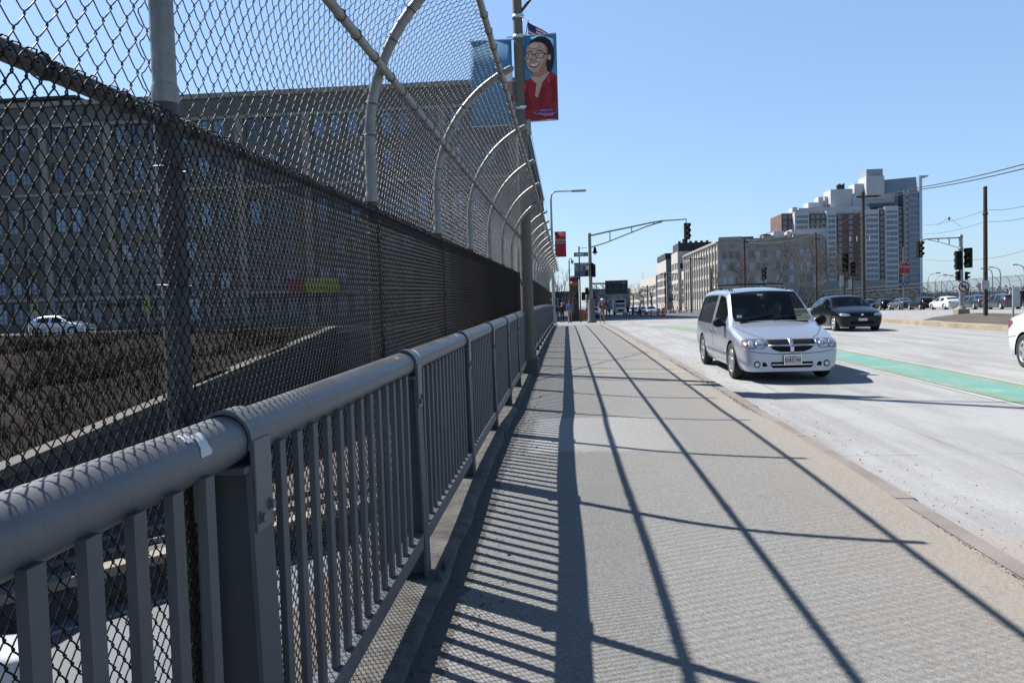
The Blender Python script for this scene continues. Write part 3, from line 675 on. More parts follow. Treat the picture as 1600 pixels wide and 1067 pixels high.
# ================================================================ BRIDGE RAILING
t = thing('bridge_railing', 'grey painted steel railing with a thick round handrail beside the walk', 'railing', (-.83, 0, 0))
RX = -.03; RZ = 1.163    # relative to the empty
P0 = 1.89-2*PITCH; NP = 22; pys = [P0+PITCH*k for k in range(NP+1)]
for k in range(NP):          # handrail lengths between the clamps, tiny gap at each post
    a, b = pys[k]+.004, pys[k+1]-.004; mb = MB()
    mb.tube([(RX, a+(b-a)*i/4, zd(a+(b-a)*i/4)+RZ) for i in range(5)], .0635, 28); mb.build('handrail', M['rail_paint'], t)
    mb = MB(); vs = []
    for y in (a+.06, (a+b)/2, b-.06):
        z = zd(y); vs += [(-.03, y, z+.20), (.052, y, z+.20), (.052, y, z+.28), (-.03, y, z+.28)]
    mb.add(vs, [(4*j+(i+1) % 4, 4*j+i, 4*j+4+i, 4*j+4+(i+1) % 4) for j in range(2) for i in range(4)]+[(0, 1, 2, 3), (11, 10, 9, 8)]); mb.build('bottom_rail', M['rail_paint'], t)
# post: tapered H section, base plate, strap over the handrail with bolts
mb = MB()
def slab(p, T=None): mb.add(p, [(0, 3, 2, 1), (4, 5, 6, 7), (0, 1, 5, 4), (1, 2, 6, 5), (2, 3, 7, 6), (3, 0, 4, 7)])
w2 = .062
slab([(.050, -w2, .045), (.062, -w2, .045), (.062, w2, .045), (.050, w2, .045), (.028, -w2, 1.10), (.040, -w2, 1.10), (.040, w2, 1.10), (.028, w2, 1.10)])
slab([(-.11, -w2, .045), (-.10, -w2, .045), (-.10, w2, .045), (-.11, w2, .045), (-.10, -w2, 1.10), (-.09, -w2, 1.10), (-.09, w2, 1.10), (-.10, w2, 1.10)])
slab([(-.099, -.005, .045), (.049, -.005, .045), (.049, .005, .045), (-.099, .005, .045), (-.089, -.005, 1.09), (.027, -.005, 1.09), (.027, .005, 1.09), (-.089, .005, 1.09)])
mb.bbox((-.12, -.09, 1.085), (.038, .09, 1.103), .003)
mb.bbox((-.13, -.11, .012), (.15, .11, .047), .004)
for by in (-.085, .085):
    mb.tube([(.13, by, .045), (.13, by, .085)], .012, 6); mb.tube([(.13, by, .05), (.13, by, .066)], .02, 6)
me_rpost = mb.mesh('rail_post', M['post_paint'])
mb = MB()      # strap: ring section + front plate
prof = []
n = 22
ring = [(RX+.0665*math.cos(a), RZ+.0665*math.sin(a)) for a in [R(-20)+i*R(215)/(n-1) for i in range(n)]]
ringo = [(RX+.0745*math.cos(a), RZ+.0745*math.sin(a)) for a in [R(-20)+i*R(215)/(n-1) for i in range(n)]]
vs = []
for (a, b), (c_, d_) in zip(ring, ringo): vs += [(a, -.055, b), (c_, -.055, d_), (c_, .055, d_), (a, .055, b)]
mb.add(vs, [(4*j+i, 4*j+(i+1) % 4, 4*j+4+(i+1) % 4, 4*j+4+i) for j in range(n-1) for i in range(4)], False)
mb.bbox((.036, -.052, .93), (.050, .052, RZ+.0), .003)
mb.bbox((-.110, -.058, .96), (-.098, .058, RZ+.0), .003)
for by, bz in ((-.03, .965), (.03, .985)):
    mb.tube([(.045, by, bz), (.062, by, bz)], .012, 6, smooth=False); mb.tube([(.049, by, bz), (.053, by, bz)], .017, 10)
me_clamp = mb.mesh('clamp', M['rail_paint'])
for k, y in enumerate(pys[1:]):
    p = link('post', me_rpost, t); p.location = (0, y, zd(y))
    c = link('clamp', me_clamp, p)
mb = MB(); mb.bbox((.018, -.021, .282), (.038, .021, 1.125), .003); me_bal = mb.mesh('baluster', M['balu_paint'])
mb = MB(); mb.box((.018, -.021, .282), (.038, .021, 1.125)); simple = mb
rest = MB(); cnt = 0
for k in range(2, NP):
    for j in [1.2+q*.99 for q in range(13)]:
        y = pys[k-0]+(PITCH/15)*j if k < NP else 0
        y -= PITCH if False else 0
        if cnt < 98 and y > .0:
            b = link('baluster', me_bal, t); b.location = (0, y, zd(y)); cnt += 1
        else: rest.box((.018, y-.021, zd(y)+.282), (.038, y+.021, zd(y)+1.125))
for k in range(0, 2):
    for j in [1.2+q*.99 for q in range(13)]: y = pys[k]+(PITCH/15)*j; rest.box((.018, y-.021, zd(y)+.282), (.038, y+.021, zd(y)+1.125))
tag(rest.build('balusters', M['balu_paint'], t), kind='stuff')
# worn white tape and scraps of stickers on the handrail
def sticker(y0, y1, a0, a1, m_, jag=.006):
    mb = MB(); vs = []; n = 8
    for i in range(n+1):
        a = a0+(a1-a0)*i/n
        for y in (y0+random.uniform(-jag, jag), y1+random.uniform(-jag, jag)): vs.append((RX+.0648*math.cos(a), y+.05*(a-a0)*.2, zd(y)+RZ+.0648*math.sin(a)))
    mb.add(vs, [(2*i, 2*i+1, 2*i+3, 2*i+2) for i in range(n)], True); mb.build('sticker', m_, t)
tape = mat('tape', (.66, .68, .72), .5, 0, .1, 40)
sticker(1.60, 1.645, R(8), R(60), tape); sticker(1.57, 1.60, R(45), R(72), tape)
sticker(4.05, 4.13, R(25), R(80), tape); sticker(5.7, 5.76, R(55), R(80), tape)
sticker(3.62, 3.70, R(48), R(70), mat('sticker_orange', (.42, .27, .12), .7, 0, .4, 60))

# ================================================================ BUILDINGS
def facade(mb, O, U, W, H, ops, depth=.25):
    """wall rectangle with true openings; O bottom-left corner, U unit direction, normal = U x Z; ops: (u0, z0, w, h)"""
    O = Vector(O); U = Vector(U).normalized(); Z = Vector((0, 0, 1)); N = U.cross(Z)
    us = sorted({0.0, float(W), *[round(o[0], 3) for o in ops], *[round(o[0]+o[2], 3) for o in ops]})
    zs = sorted({0.0, float(H), *[round(o[1], 3) for o in ops], *[round(o[1]+o[3], 3) for o in ops]})
    hole = set(); ui = {round(u, 3): i for i, u in enumerate(us)}; zi = {round(z, 3): i for i, z in enumerate(zs)}
    for o in ops:
        for i in range(ui[round(o[0], 3)], ui[round(o[0]+o[2], 3)]):
            for j in range(zi[round(o[1], 3)], zi[round(o[1]+o[3], 3)]): hole.add((i, j))
    P = lambda u, z, d=0: O+U*u+Z*z-N*d
    vs = [P(u, z) for z in zs for u in us]; nu = len(us)
    mb.add(vs, [(j*nu+i, j*nu+i+1, (j+1)*nu+i+1, (j+1)*nu+i) for j in range(len(zs)-1) for i in range(nu-1) if (i, j) not in hole])
    for (u, z, w, h) in ops:
        a = [P(u, z), P(u+w, z), P(u+w, z+h), P(u, z+h)]; b = [P(u, z, depth), P(u+w, z, depth), P(u+w, z+h, depth), P(u, z+h, depth)]
        mb.add(a+b, [(i, (i+1) % 4, 4+(i+1) % 4, 4+i) for i in range(4)])
def win_mesh(w, h, nx, nz, m_frame, t=.06):
    mb = MB(); mb.box((0, -.04, 0), (w, .04, t)); mb.box((0, -.04, h-t), (w, .04, h)); mb.box((0, -.038, t), (t, .038, h-t)); mb.box((w-t, -.038, t), (w, .038, h-t))
    for i in range(1, nx): x = w*i/nx; mb.box((x-t*.35, -.028, t), (x+t*.35, .028, h-t))
    for j in range(1, nz): z = h*j/nz; mb.box((t, -.022, z-t*.35), (w-t, .022, z+t*.35))
    f = mb.mesh('window_frame', m_frame)
    mp = MB(); mp.add([(t*.5, .0, t*.5), (w-t*.5, .0, t*.5), (w-t*.5, .0, h-t*.5), (t*.5, .0, h-t*.5)], [(0, 1, 2, 3)])
    return f, mp
class Bld:
    def __init__(s, label, name, loc): s.t = thing(name, label, 'building', loc); s.wins = []; s.o = Vector(loc)
    def windows(s, O, U, ops, nx, nz, m_frame, glasses, depth=.22, blinds=0.0):
        for op in ops: s.wins.append((Vector(O), Vector(U).normalized(), op, nx, nz, m_frame, glasses, depth))
    def finish(s):
        s.wins.sort(key=lambda w: (s.o+w[0]+w[1]*w[2][0]-EYE).length/ (w[2][2]*w[2][3]+.01)**.5)
        cache = {}; st = {}
        for k, (O, U, op, nx, nz, mf, gl, dep) in enumerate(s.wins):
            key = (round(op[2], 2), round(op[3], 2), nx, nz, mf.name)
            if key not in cache:
                f, mp = win_mesh(op[2], op[3], nx, nz, mf); cache[key] = (f, mp, {})
            f, mp, panes = cache[key]; g = random.choice(gl)
            N = U.cross(Vector((0, 0, 1))); P = O+U*op[0]+Vector((0, 0, op[1]))-N*dep; rz = math.atan2(U.y, U.x)
            if k < 99:
                if g.name not in panes: panes[g.name] = mp.mesh('pane', g)
                w = link('window', f, s.t); w.location = P; w.rotation_euler = (0, 0, rz); link('pane', panes[g.name], w)
            else:
                d = st.setdefault('x', MB()); T = Matrix.Translation(P) @ Matrix.Rotation(rz, 4, 'Z')
                mats = st.setdefault('m', []);
                for mm in (mf, g):
                    if mm not in mats: mats.append(mm)
                d.cur = mats.index(mf); b = len(d.v)
                w_, h_, t_ = op[2], op[3], .07
                d.box((0, -.04, 0), (w_, .04, t_), T); d.box((0, -.04, h_-t_), (w_, .04, h_), T); d.box((0, -.038, t_), (t_, .038, h_-t_), T); d.box((w_-t_, -.038, t_), (w_, .038, h_-t_), T)
                for i in range(1, nx): x = w_*i/nx; d.box((x-.025, -.03, t_), (x+.025, .03, h_-t_), T)
                for i in range(1, nz): z = h_*i/nz; d.box((t_, -.024, z-.025), (w_-t_, .024, z+.025), T)
                d.cur = mats.index(g); d.add([(t_/2, 0, t_/2), (w_-t_/2, 0, t_/2), (w_-t_/2, 0, h_-t_/2), (t_/2, 0, h_-t_/2)], [(0, 1, 2, 3)], T=T)
        if st: tag(st['x'].build('windows', st['m'], s.t), kind='stuff')

# big stone building on the left, seen through the fence
ZB = .3
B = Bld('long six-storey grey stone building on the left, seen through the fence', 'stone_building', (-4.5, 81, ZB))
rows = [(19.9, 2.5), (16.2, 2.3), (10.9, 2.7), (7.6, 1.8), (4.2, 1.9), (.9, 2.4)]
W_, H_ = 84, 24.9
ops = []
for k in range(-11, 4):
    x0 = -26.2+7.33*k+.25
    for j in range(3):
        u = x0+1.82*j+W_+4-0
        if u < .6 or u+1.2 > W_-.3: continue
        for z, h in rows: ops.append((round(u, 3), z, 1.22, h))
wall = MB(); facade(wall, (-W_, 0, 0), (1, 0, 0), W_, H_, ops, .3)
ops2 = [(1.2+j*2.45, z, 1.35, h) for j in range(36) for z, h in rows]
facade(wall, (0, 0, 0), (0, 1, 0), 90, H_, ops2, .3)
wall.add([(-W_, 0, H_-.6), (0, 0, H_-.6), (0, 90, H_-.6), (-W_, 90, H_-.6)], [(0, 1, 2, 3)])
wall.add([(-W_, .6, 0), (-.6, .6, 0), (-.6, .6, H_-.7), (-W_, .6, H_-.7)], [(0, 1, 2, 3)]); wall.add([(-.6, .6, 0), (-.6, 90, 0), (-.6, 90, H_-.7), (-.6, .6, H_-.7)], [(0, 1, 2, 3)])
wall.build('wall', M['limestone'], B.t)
tr = MB()
for z, hh, pr_ in ((H_-.35, .5, .35), (H_-2.6, .35, .18), (14.9, .3, .15), (3.45, .35, .2)):
    tr.box((-W_-.1, -pr_, z), (.12, -.003, z+hh)); tr.box((.003, -.003, z), (.12, 90, z+hh))
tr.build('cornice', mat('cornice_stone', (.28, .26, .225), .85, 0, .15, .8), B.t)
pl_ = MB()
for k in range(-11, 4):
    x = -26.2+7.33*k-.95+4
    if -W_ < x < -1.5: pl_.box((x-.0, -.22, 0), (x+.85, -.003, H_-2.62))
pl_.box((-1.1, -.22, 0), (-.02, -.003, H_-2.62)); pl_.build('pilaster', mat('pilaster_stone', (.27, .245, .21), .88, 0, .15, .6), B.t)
ph = MB(); ph.box((-62.5, 4, H_-.6), (-51, 14, H_+1.6)); ph.box((-63, 3.6, H_+1.603), (-50.5, 14.4, H_+1.9)); ph.build('penthouse', M['dark_roof'], B.t)
sf = MB(); sf.box((-30, -.9, 3.0), (-18, -.24, 3.12)); sf.box((-46, -1.1, 2.9), (-40, -.24, 3.02)); sf.build('canopy', M['dark_roof'], B.t)
sg = MB(); sg.cur = 0; sg.box((-25.2, -.5, 3.5), (-23.3, -.3, 5.0)); sg.cur = 1; sg.box((-23.28, -.5, 3.5), (-19.6, -.3, 5.0)); sg.build('shop_sign', [mat('sign_dark_red', (.22, .02, .03), .6), mat('sign_olive', (.30, .34, .03), .6)], B.t)
B.windows((-W_, 0, 0), (1, 0, 0), ops, 2, 4, M['frame_dark'], [M['glass_win'], M['glass_win'], M['glass_sky'], M['glass_mid']], .2)
B.windows((0, 0, 0), (0, 1, 0), ops2, 2, 4, M['frame_dark'], [M['glass_win'], M['glass_sky']], .2)
B.finish()

def side_building(label, name, X, Y0, Y1, X1, ztop, wallm, sidem, floors, zb, dep=.55, pil=True, grp=3, bay=7.2, ww=1.4, wh=2.1):
    """building on the right of the street: front faces the bridge (-Y), long side faces the street (-X)"""
    B = Bld(label, name, (X, Y0, zb)); H = ztop-zb; W = X1-X; L_ = Y1-Y0
    front = []; nb = int(W/bay)
    for k in range(nb):
        for j in range(grp):
            for z in floors: front.append((round(.9+k*bay+j*(ww+.45)+(k % 3)*.3, 3), z, ww, wh))
    wall = MB(); facade(wall, (0, 0, 0), (1, 0, 0), W, H, front, .3)
    wall.add([(0, 0, H-.5), (W, 0, H-.5), (W, L_, H-.5), (0, L_, H-.5)], [(0, 1, 2, 3)]); wall.add([(.6, .6, 0), (W, .6, 0), (W, .6, H-.6), (.6, .6, H-.6)], [(0, 1, 2, 3)])
    wall.build('wall', wallm, B.t)
    sd = []; nb = max(2, int(L_/4.4)); pit = L_/nb
    for k in range(nb):
        for z in floors: sd.append((round(k*pit+.75, 3), z-.2, round(pit-1.5, 3), wh+.5))
    w2_ = MB(); facade(w2_, (0, L_, 0), (0, -1, 0), L_, H, sd, dep); w2_.add([(.7, 0.7, 0), (.7, L_, 0), (.7, L_, H-.6), (.7, .7, H-.6)], [(0, 1, 2, 3)]); w2_.build('side_wall', sidem, B.t)
    if pil:
        p = MB()
        for k in range(nb+1): y = min(max(k*pit, .35), L_-.35); p.box((-.4, y-.35, 0), (-.003, y+.35, H-1.2))
        p.box((-.55, 0, H-.9), (-.003, L_, H-.4)); p.build('pilaster', sidem, B.t)
        c = MB(); c.box((-.1, -.2, H-2.2), (W, -.003, H-1.9)); c.box((0, -.15, H-.25), (W, .5, H+.12)); c.build('cornice', wallm, B.t)
        for x_, w_ in ((0, 6.5), (W*.42, 3), (W*.7, 8)): c = MB(); c.box((x_, -.25, H-.24), (x_+w_, .7, H+.75)); c.build('parapet', wallm, B.t)
        c = MB()
        for k in range(int(L_/1.1)): c.box((-.75, k*1.1, H-1.0), (-.553, k*1.1+.5, H-.45))
        c.build('dentils', sidem, B.t)
    B.windows((0, 0, 0), (1, 0, 0), front, 1, 2, M['frame_white'] if name == 'brown_stone_building' else M['frame_dark'], [M['glass_win'], M['glass_bright'], M['glass_win'], M['glass_bright']], .2)
    B.windows((0, L_, 0), (0, -1, 0), sd, 3, 3, M['frame_dark'], [M['glass_win'], M['glass_sky']], dep*.7)
    return B
zg = lambda y: zd(y)-.3
b = side_building('brown stone building with a sunlit row of pale piers, behind the silver van', 'brown_stone_building', 43.5, 223, 287, 73, 19.0, M['brown_stone'], M['limestone_pale'], [3.6, 7.3, 11.0, 14.6], zg(223))
H = 19.0-zg(223)
for i, (x, w_, h_) in enumerate(((5.5, 5, .9), (13, 2.4, 1.4), (21, .7, 1.1))): mb = MB(); mb.box((x, 3, H-.4), (x+w_, 6, H+h_)); mb.build('roof_hut', M['dark_roof'], b.t)
mb = MB(); mb.box((17.5, 8, H-.3), (20.5, 14, H+2.6)); mb.box((21.3, 8, H-.3), (22.4, 12, H+2.4)); mb.box((22.6, 8, H-.3), (32.5, 14, H+2.9)); mb.build('rooftop_unit', mat('unit_white', (.52, .54, .58), .6, 0, .1, .6), b.t)
mb = MB()
for i in range(9): mb.tube([(22+i*1.3, 7.6, H+2.8), (22+i*1.3, 7.6, H+4.1)], .04, 4)
mb.tube([(22, 7.6, H+4.1), (33, 7.6, H+4.1)], .04, 4); mb.tube([(13, 6, H+1.2), (17, 9, H+2.4), (19, 9, H+2.5)], .12, 6); mb.build('roof_railing', M['grey_metal'], b.t)
for x in (9.5, 36.2, 38.0, 39.6, 41.5):
    mb = MB(); mb.box((x, -.45, H-1.75), (x+.35, -.22, H-.35)); mb.build('bracket', M['limestone_pale'], b.t)
b.finish()
b = side_building('pale narrow tower block with a dark penthouse, left of the brown stone building', 'office_block', 43.0, 300, 318, 62, 21.2, M['limestone_pale'], M['limestone_pale'], [4, 8, 12, 16], zg(300), pil=False, dep=.3, bay=9, grp=1)
mb = MB(); H = 21.2-zg(300); mb.box((.4, .4, H-.4), (13, 16, H+3.3)); mb.box((2.4, 2, H+3.303), (4.2, 4, H+4.9))
for i in range(6): mb.box((.4+i*2.1, .2, H+3.303), (1.3+i*2.1, 1.2, H+3.9))
mb.build('penthouse', M['dark_roof'], b.t); b.finish()
b = side_building('greenish grey office block with a dark flat roof band, farther down the street', 'office_block', 43.4, 338, 372, 58, 20.9, mat('green_grey_wall', (.20, .22, .22), .8, 0, .15, .3), M['limestone_pale'], [3.6, 7.2, 10.8, 14.4], zg(338), pil=False, bay=4, grp=2)
mb = MB(); H = 20.9-zg(338); mb.box((-.3, -.3, H-.2), (14.5, 30, H+2.2)); mb.build('roof_band', M['dark_roof'], b.t); b.finish()
b = side_building('low annex with tall glass between stone building and tower block', 'office_block', 44.2, 288, 299.5, 60, 13.4, mat('annex_wall', (.23, .235, .22), .8, 0, .15, .3), M['limestone_pale'], [3.0, 6.0, 9.0], zg(288), pil=False, bay=3.3, grp=1, ww=2.4, wh=2.2); b.finish()
b = side_building('pale sunlit building with big windows far down the street', 'office_block', 49.5, 430, 520, 66, 17.0, mat('shade_grey', (.16, .17, .20), .8, 0, .15, .2), M['limestone_pale'], [3.4, 7.4, 11.4], zg(430), bay=6, grp=2, dep=.1, pil=False); b.finish()
b = side_building('farthest pale building closing the row down the street', 'office_block', 52.5, 545, 640, 66, 15.4, M['limestone'], M['limestone_pale'], [3.4, 7.4, 10.4], zg(545), bay=6, grp=2, dep=.1, pil=False)
mb = MB(); mb.tube([(1.5, 2, 12), (1.5, 2, 27)], .12, 6); mb.build('mast', M['grey_metal'], b.t); b.finish()
b = side_building('long low grey building at the end of the street', 'office_block', 20, 760, 800, 90, 17, mat('end_grey', (.20, .22, .26), .8, 0, .1, .1), M['limestone'], [3, 7, 11], zg(760), bay=8, grp=2, pil=False); b.finish()
b = side_building('brick rear building closing the street on the left', 'office_block', -60, 700, 720, 6, 15, M['brick'], M['brick'], [3, 6.5, 10], zg(700), bay=6, grp=2, pil=False); b.finish()

# residence towers on the right, ~450 m away
TD = 450
def tx(zx): 
    px = 1210+zx/5.333; return px
def PX(zx, zy, D=TD): return at(1210+zx/5.333, 255+zy/5.333, D)
t = thing('residence_tower', 'stepped brick and white high-rise with glazed bays beyond the stone building', 'building', (PX(500, 900).x, TD, -6.2))
ox = t.location.x
def tblock(nm, x0, x1, ytop, m_, dy=0, depth=22, zbot=None, ybot=None):
    a = PX(x0, ytop, TD+dy); b_ = PX(x1, ytop, TD+dy); mb = MB()
    z1 = (a.z+b_.z)/2+6.2; z0 = 0 if ybot is None else PX((x0+x1)/2, ybot, TD+dy).z+6.2
    mb.box((a.x-ox, dy, z0), (b_.x-ox, dy+depth, z1)); mb.build(nm, m_, t); return a.x-ox, b_.x-ox, z0, z1
def bay(x0, x1, ytop, dy=-1.2, band=1.15, cols=3):
    a, b_, z0, z1 = tblock('glazed_bay', x0, x1, ytop, M['tower_glass'], dy, 6)
    mb = MB(); z = z1-.2; k = 0
    while z > 1:
        mb.box((a-.15, dy-.18, z-band), (b_+.15, dy-.004, z)); z -= 3.15
    mb.box((a-.22, dy-.25, 0), (a+.35, dy-.19, z1+.4)); mb.box((b_-.35, dy-.25, 0), (b_+.22, dy-.19, z1+.4)); mb.box((a-.2, dy-.24, z1-2.1), (b_+.2, dy-.185, z1+.5))
    mb.box((a-.5, dy, 0), (a-.02, dy+5.9, z1+.3))
    for c_ in range(1, cols): x = a+(b_-a)*c_/cols; mb.box((x-.06, dy-.08, 0), (x+.06, dy-.006, z1-.3))
    mb.build('spandrels', M['tower_white'], t)
def brickw(x0, x1, ytop, dy, cols, fl=3.15):
    a, b_, z0, z1 = tblock('brick_wing', x0, x1, ytop, M['brick'], dy, 24)
    w_ = b_-a; z = z1-3.4
    while z > 6:
        for c_ in cols: TW.append((a+w_*c_, dy, z))
        z -= fl
    mb = MB(); mb.box((a, dy-.2, z1-.5), (b_, dy-.01, z1+.2)); mb.build('cornice', TRIM, t)
TW = []; TRIM = mat('brick_trim', (.40, .41, .43), .8, 0, .1, .2)
def tower_window(mb, T=None):
    mb.cur = 0; mb.box((-1.0, -.10, .1), (1.0, -.004, 2.1), T); mb.cur = 1; mb.box((-.85, -.16, .3), (.85, -.102, 1.8), T); mb.cur = 0; mb.box((-.08, -.2, .3), (.08, -.161, 1.8), T)
brickw(58, 172, 420, 4, [.25, .7]); bay(176, 284, 408); brickw(284, 441, 415, 0, [.22, .5, .78]); bay(441, 510, 402, cols=2); brickw(510, 760, 413, 0, [.14, .5, .86]); bay(757, 866, 395)
brickw(866, 926, 378, 0, [.5]); bay(926, 1028, 365, dy=-1.0); brickw(1028, 1074, 368, 1, [.5])
TW.sort(key=lambda w: -w[2]); mb = MB(); tower_window(mb); me_tw = mb.mesh('tower_window', [TRIM, M['tower_glass']]); mb = MB()
for i, w in enumerate(TW):
    if i < 99: link('window', me_tw, t).location = w
    else: tower_window(mb, Matrix.Translation(w))
tag(mb.build('windows', [TRIM, M['tower_glass']], t), kind='stuff')
tblock('parapet_block', 150, 192, 368, M['tower_white'], 2, 8, ybot=415); tblock('parapet_block', 202, 800, 365, M['tower_white'], 3, 14, ybot=420)
for x0, x1, yt, dy, dp in ((282, 380, 328, 8, 9), (366, 408, 282, 10, 8), (418, 488, 277, 12, 9), (468, 652, 217, 7, 12), (666, 748, 172, 9, 9), (656, 1000, 262, 6, 14)):
    tblock('rooftop_block', x0, x1, yt, M['tower_white'], dy, dp, ybot=370)
tblock('lift_tower', 765, 916, 106, M['tower_white'], 5, 12, ybot=300); tblock('lift_tower_cap', 766, 903, 50, mat('cap_grey', (.33, .36, .43), .6, 0, .1, .1), 7, 9, ybot=107)
mb = MB(); a = PX(535, 200, TD+7); z0 = a.z+6.2
for k in range(4): mb.box((a.x-ox+k*1.1, 9, z0-1), (a.x-ox+k*1.1+.8, 11, z0+1.6+(k % 2)*.6))
mb.build('chiller', M['dark_metal'], t)
a, b_, z0, z1 = tblock('dark_band', 790, 1005, 332, mat('band_dark', (.05, .07, .12), .4), 2.5, 3, ybot=365)
# glass slab at the right with sloping roof edge
t2 = thing('glass_tower', 'tall blue glass tower with a sloping roof edge, rightmost of the high-rises', 'building', (PX(1150, 900).x, TD, -6.2)); ox2 = t2.location.x
def pz(x, y, dy=0): p = PX(x, y, TD+dy); return p.x-ox2, p.z+6.2
xa, za = pz(918, 140, 9); xb, zb_ = pz(1212, 112, 3); xc = pz(1072, 240)[0]; zc = pz(1072, 240)[1]; zd1 = pz(1150, 232)[1]
mb = MB(); mb.add([(xa, 9, zd1-20), (xb, 3, zd1-20), (xb, 24, zd1-20), (xa, 24, zd1-20), (xa, 9, za), (xb, 3, zb_), (xb, 24, zb_), (xa, 24, za)], [(4, 5, 6, 7), (0, 1, 5, 4), (1, 2, 6, 5), (2, 3, 7, 6), (3, 0, 4, 7)]); mb.build('crown_screen', mat('crown_grey', (.22, .27, .36), .4, .3, .1, .1), t2)
mb = MB(); ww_ = pz(1205, 300)[0]; mb.box((xc, 0, 0), (ww_, 22, zc)); mb.build('shaft', M['tower_glass'], t2)
mb = MB(); z = zc-.3
while z > 2: mb.box((pz(1118, 300)[0], -.22, z-.75), (ww_-.4, -.004, z)); z -= 3.2
mb.build('spandrels', mat('slab_edge', (.30, .35, .42), .5, 0, .1, .2), t2)
mb = MB(); mb.box((xc+.02, -.5, 0), (pz(1090, 300)[0], -.01, zc+1)); mb.box((pz(1112, 300)[0], -.5, 0), (pz(1120, 300)[0], -.01, zc+1)); mb.build('pier', mat('pier_grey', (.28, .30, .30), .7, 0, .1, .2), t2)
mb = MB(); z = zc-2.4
while z > 2: mb.box((pz(1092, 300)[0], -.3, z), (pz(1110, 300)[0], -.01, z+1.3)); z -= 3.2
mb.build('stair_windows', M['frame_white'], t2)
mb = MB(); x_, z_ = pz(1228, 112); mb.box((ww_+.003, -.4, 0), (x_, 22, zb_)); mb.build('glass_edge', mat('edge_glass', (.42, .56, .72), .2, .2, .08, .1), t2)
mb = MB(); mb.box((x_-.5, 0, zb_-.6), (x_+3.6, 6, zb_+.1)); mb.build('roof_fin', M['tower_white'], t2)
t3 = thing('low_block', 'long low grey podium in front of the high-rises', 'building', (PX(800, 980).x, TD-30, -6.2)); o3 = t3.location.x
def q(x, y): p = PX(x, y, TD-30); return p.x-o3, p.z+6.2
mb = MB(); mb.box((q(380, 980)[0], 0, 0), (q(922, 980)[0], 16, q(650, 978)[1])); mb.build('wall', mat('podium_grey', (.21, .23, .25), .7, 0, .12, .2), t3)
mb = MB(); mb.box((q(398, 925)[0], -.4, q(398, 990)[1]), (q(455, 925)[0], -.01, q(398, 925)[1])); mb.build('mural_panel', mat('panel_blue', (.12, .33, .60), .6, 0, .2, .3), t3)

# ================================================================ VEHICLES
def ring(wm, wb, zb, wt, zt, we, ze, zc, zlow=.20):
    return [(wm-.10, zlow), (wm-.025, zlow+.10), (wm, min(.6, zb-.04)), (wb, zb), (wt, zt), (we, ze), (we*.55, zc-.22*(zc-ze)), (0, zc)]
VAN = dict(L=4.95, st=[
 (0.00, .74, .75, .57, .66, .63, .56, .655, .665), (0.05, .865, .86, .62, .78, .69, .68, .72, .735), (0.16, .925, .915, .68, .86, .745, .78, .775, .80),
 (0.46, .955, .945, .75, .90, .815, .82, .85, .885), (0.80, .975, .955, .85, .92, .905, .85, .945, .98), (1.14, .98, .955, .93, .925, .965, .86, 1.01, 1.05),
 (1.20, .98, .955, .94, .92, .985, .85, 1.04, 1.08), (1.52, .98, .955, .97, .855, 1.22, .79, 1.28, 1.335), (1.90, .98, .955, .98, .80, 1.46, .73, 1.55, 1.60), (2.02, .98, .955, .975, .78, 1.55, .71, 1.63, 1.665), (2.20, .98, .955, .98, .77, 1.59, .69, 1.67, 1.71),
 (2.68, .98, .955, .98, .765, 1.61, .68, 1.70, 1.74), (2.73, .98, .955, .98, .765, 1.61, .68, 1.70, 1.745), (3.5, .98, .955, .98, .765, 1.61, .68, 1.70, 1.745), (4.2, .975, .95, .98, .765, 1.59, .68, 1.68, 1.725),
 (4.62, .96, .94, .99, .765, 1.56, .68, 1.65, 1.69), (4.78, .95, .93, 1.0, .76, 1.45, .67, 1.57, 1.61), (4.90, .93, .91, .98, .82, 1.12, .72, 1.18, 1.2), (4.95, .84, .83, .86, .74, .93, .62, .95, .96)],
 axles=(.90, 3.93), rw=.345, ww=.215, ws=(6, 9), side=[(7, 11, 'a'), (12, 16, 'b')], rear=(16, 17))
HATCH = dict(L=4.3, st=[
 (0, .55, .57, .52, .49, .58, .42, .60, .61), (.07, .76, .76, .60, .70, .67, .60, .70, .72), (.24, .85, .84, .68, .80, .74, .72, .78, .80), (.6, .885, .87, .76, .84, .82, .76, .86, .90),
 (.95, .89, .875, .83, .85, .88, .78, .93, .97), (1.12, .89, .875, .87, .84, .92, .78, .97, 1.01), (1.5, .89, .875, .90, .76, 1.12, .69, 1.18, 1.23), (1.92, .89, .875, .92, .68, 1.31, .60, 1.38, 1.42), (2.15, .89, .875, .925, .67, 1.34, .57, 1.43, 1.47),
 (2.45, .89, .875, .93, .66, 1.35, .56, 1.44, 1.485), (2.53, .89, .875, .93, .66, 1.35, .56, 1.44, 1.485), (3.1, .89, .87, .95, .66, 1.32, .56, 1.42, 1.46), (3.5, .885, .86, .97, .67, 1.27, .57, 1.38, 1.42),
 (3.8, .87, .85, .98, .69, 1.20, .58, 1.30, 1.33), (4.12, .85, .83, .97, .72, 1.06, .62, 1.08, 1.1), (4.3, .74, .74, .82, .64, .9, .5, .92, .93)],
 axles=(.86, 3.47), rw=.32, ww=.205, ws=(5, 7), side=[(6, 9, 'a'), (10, 12, 'b')], rear=(13, 14))
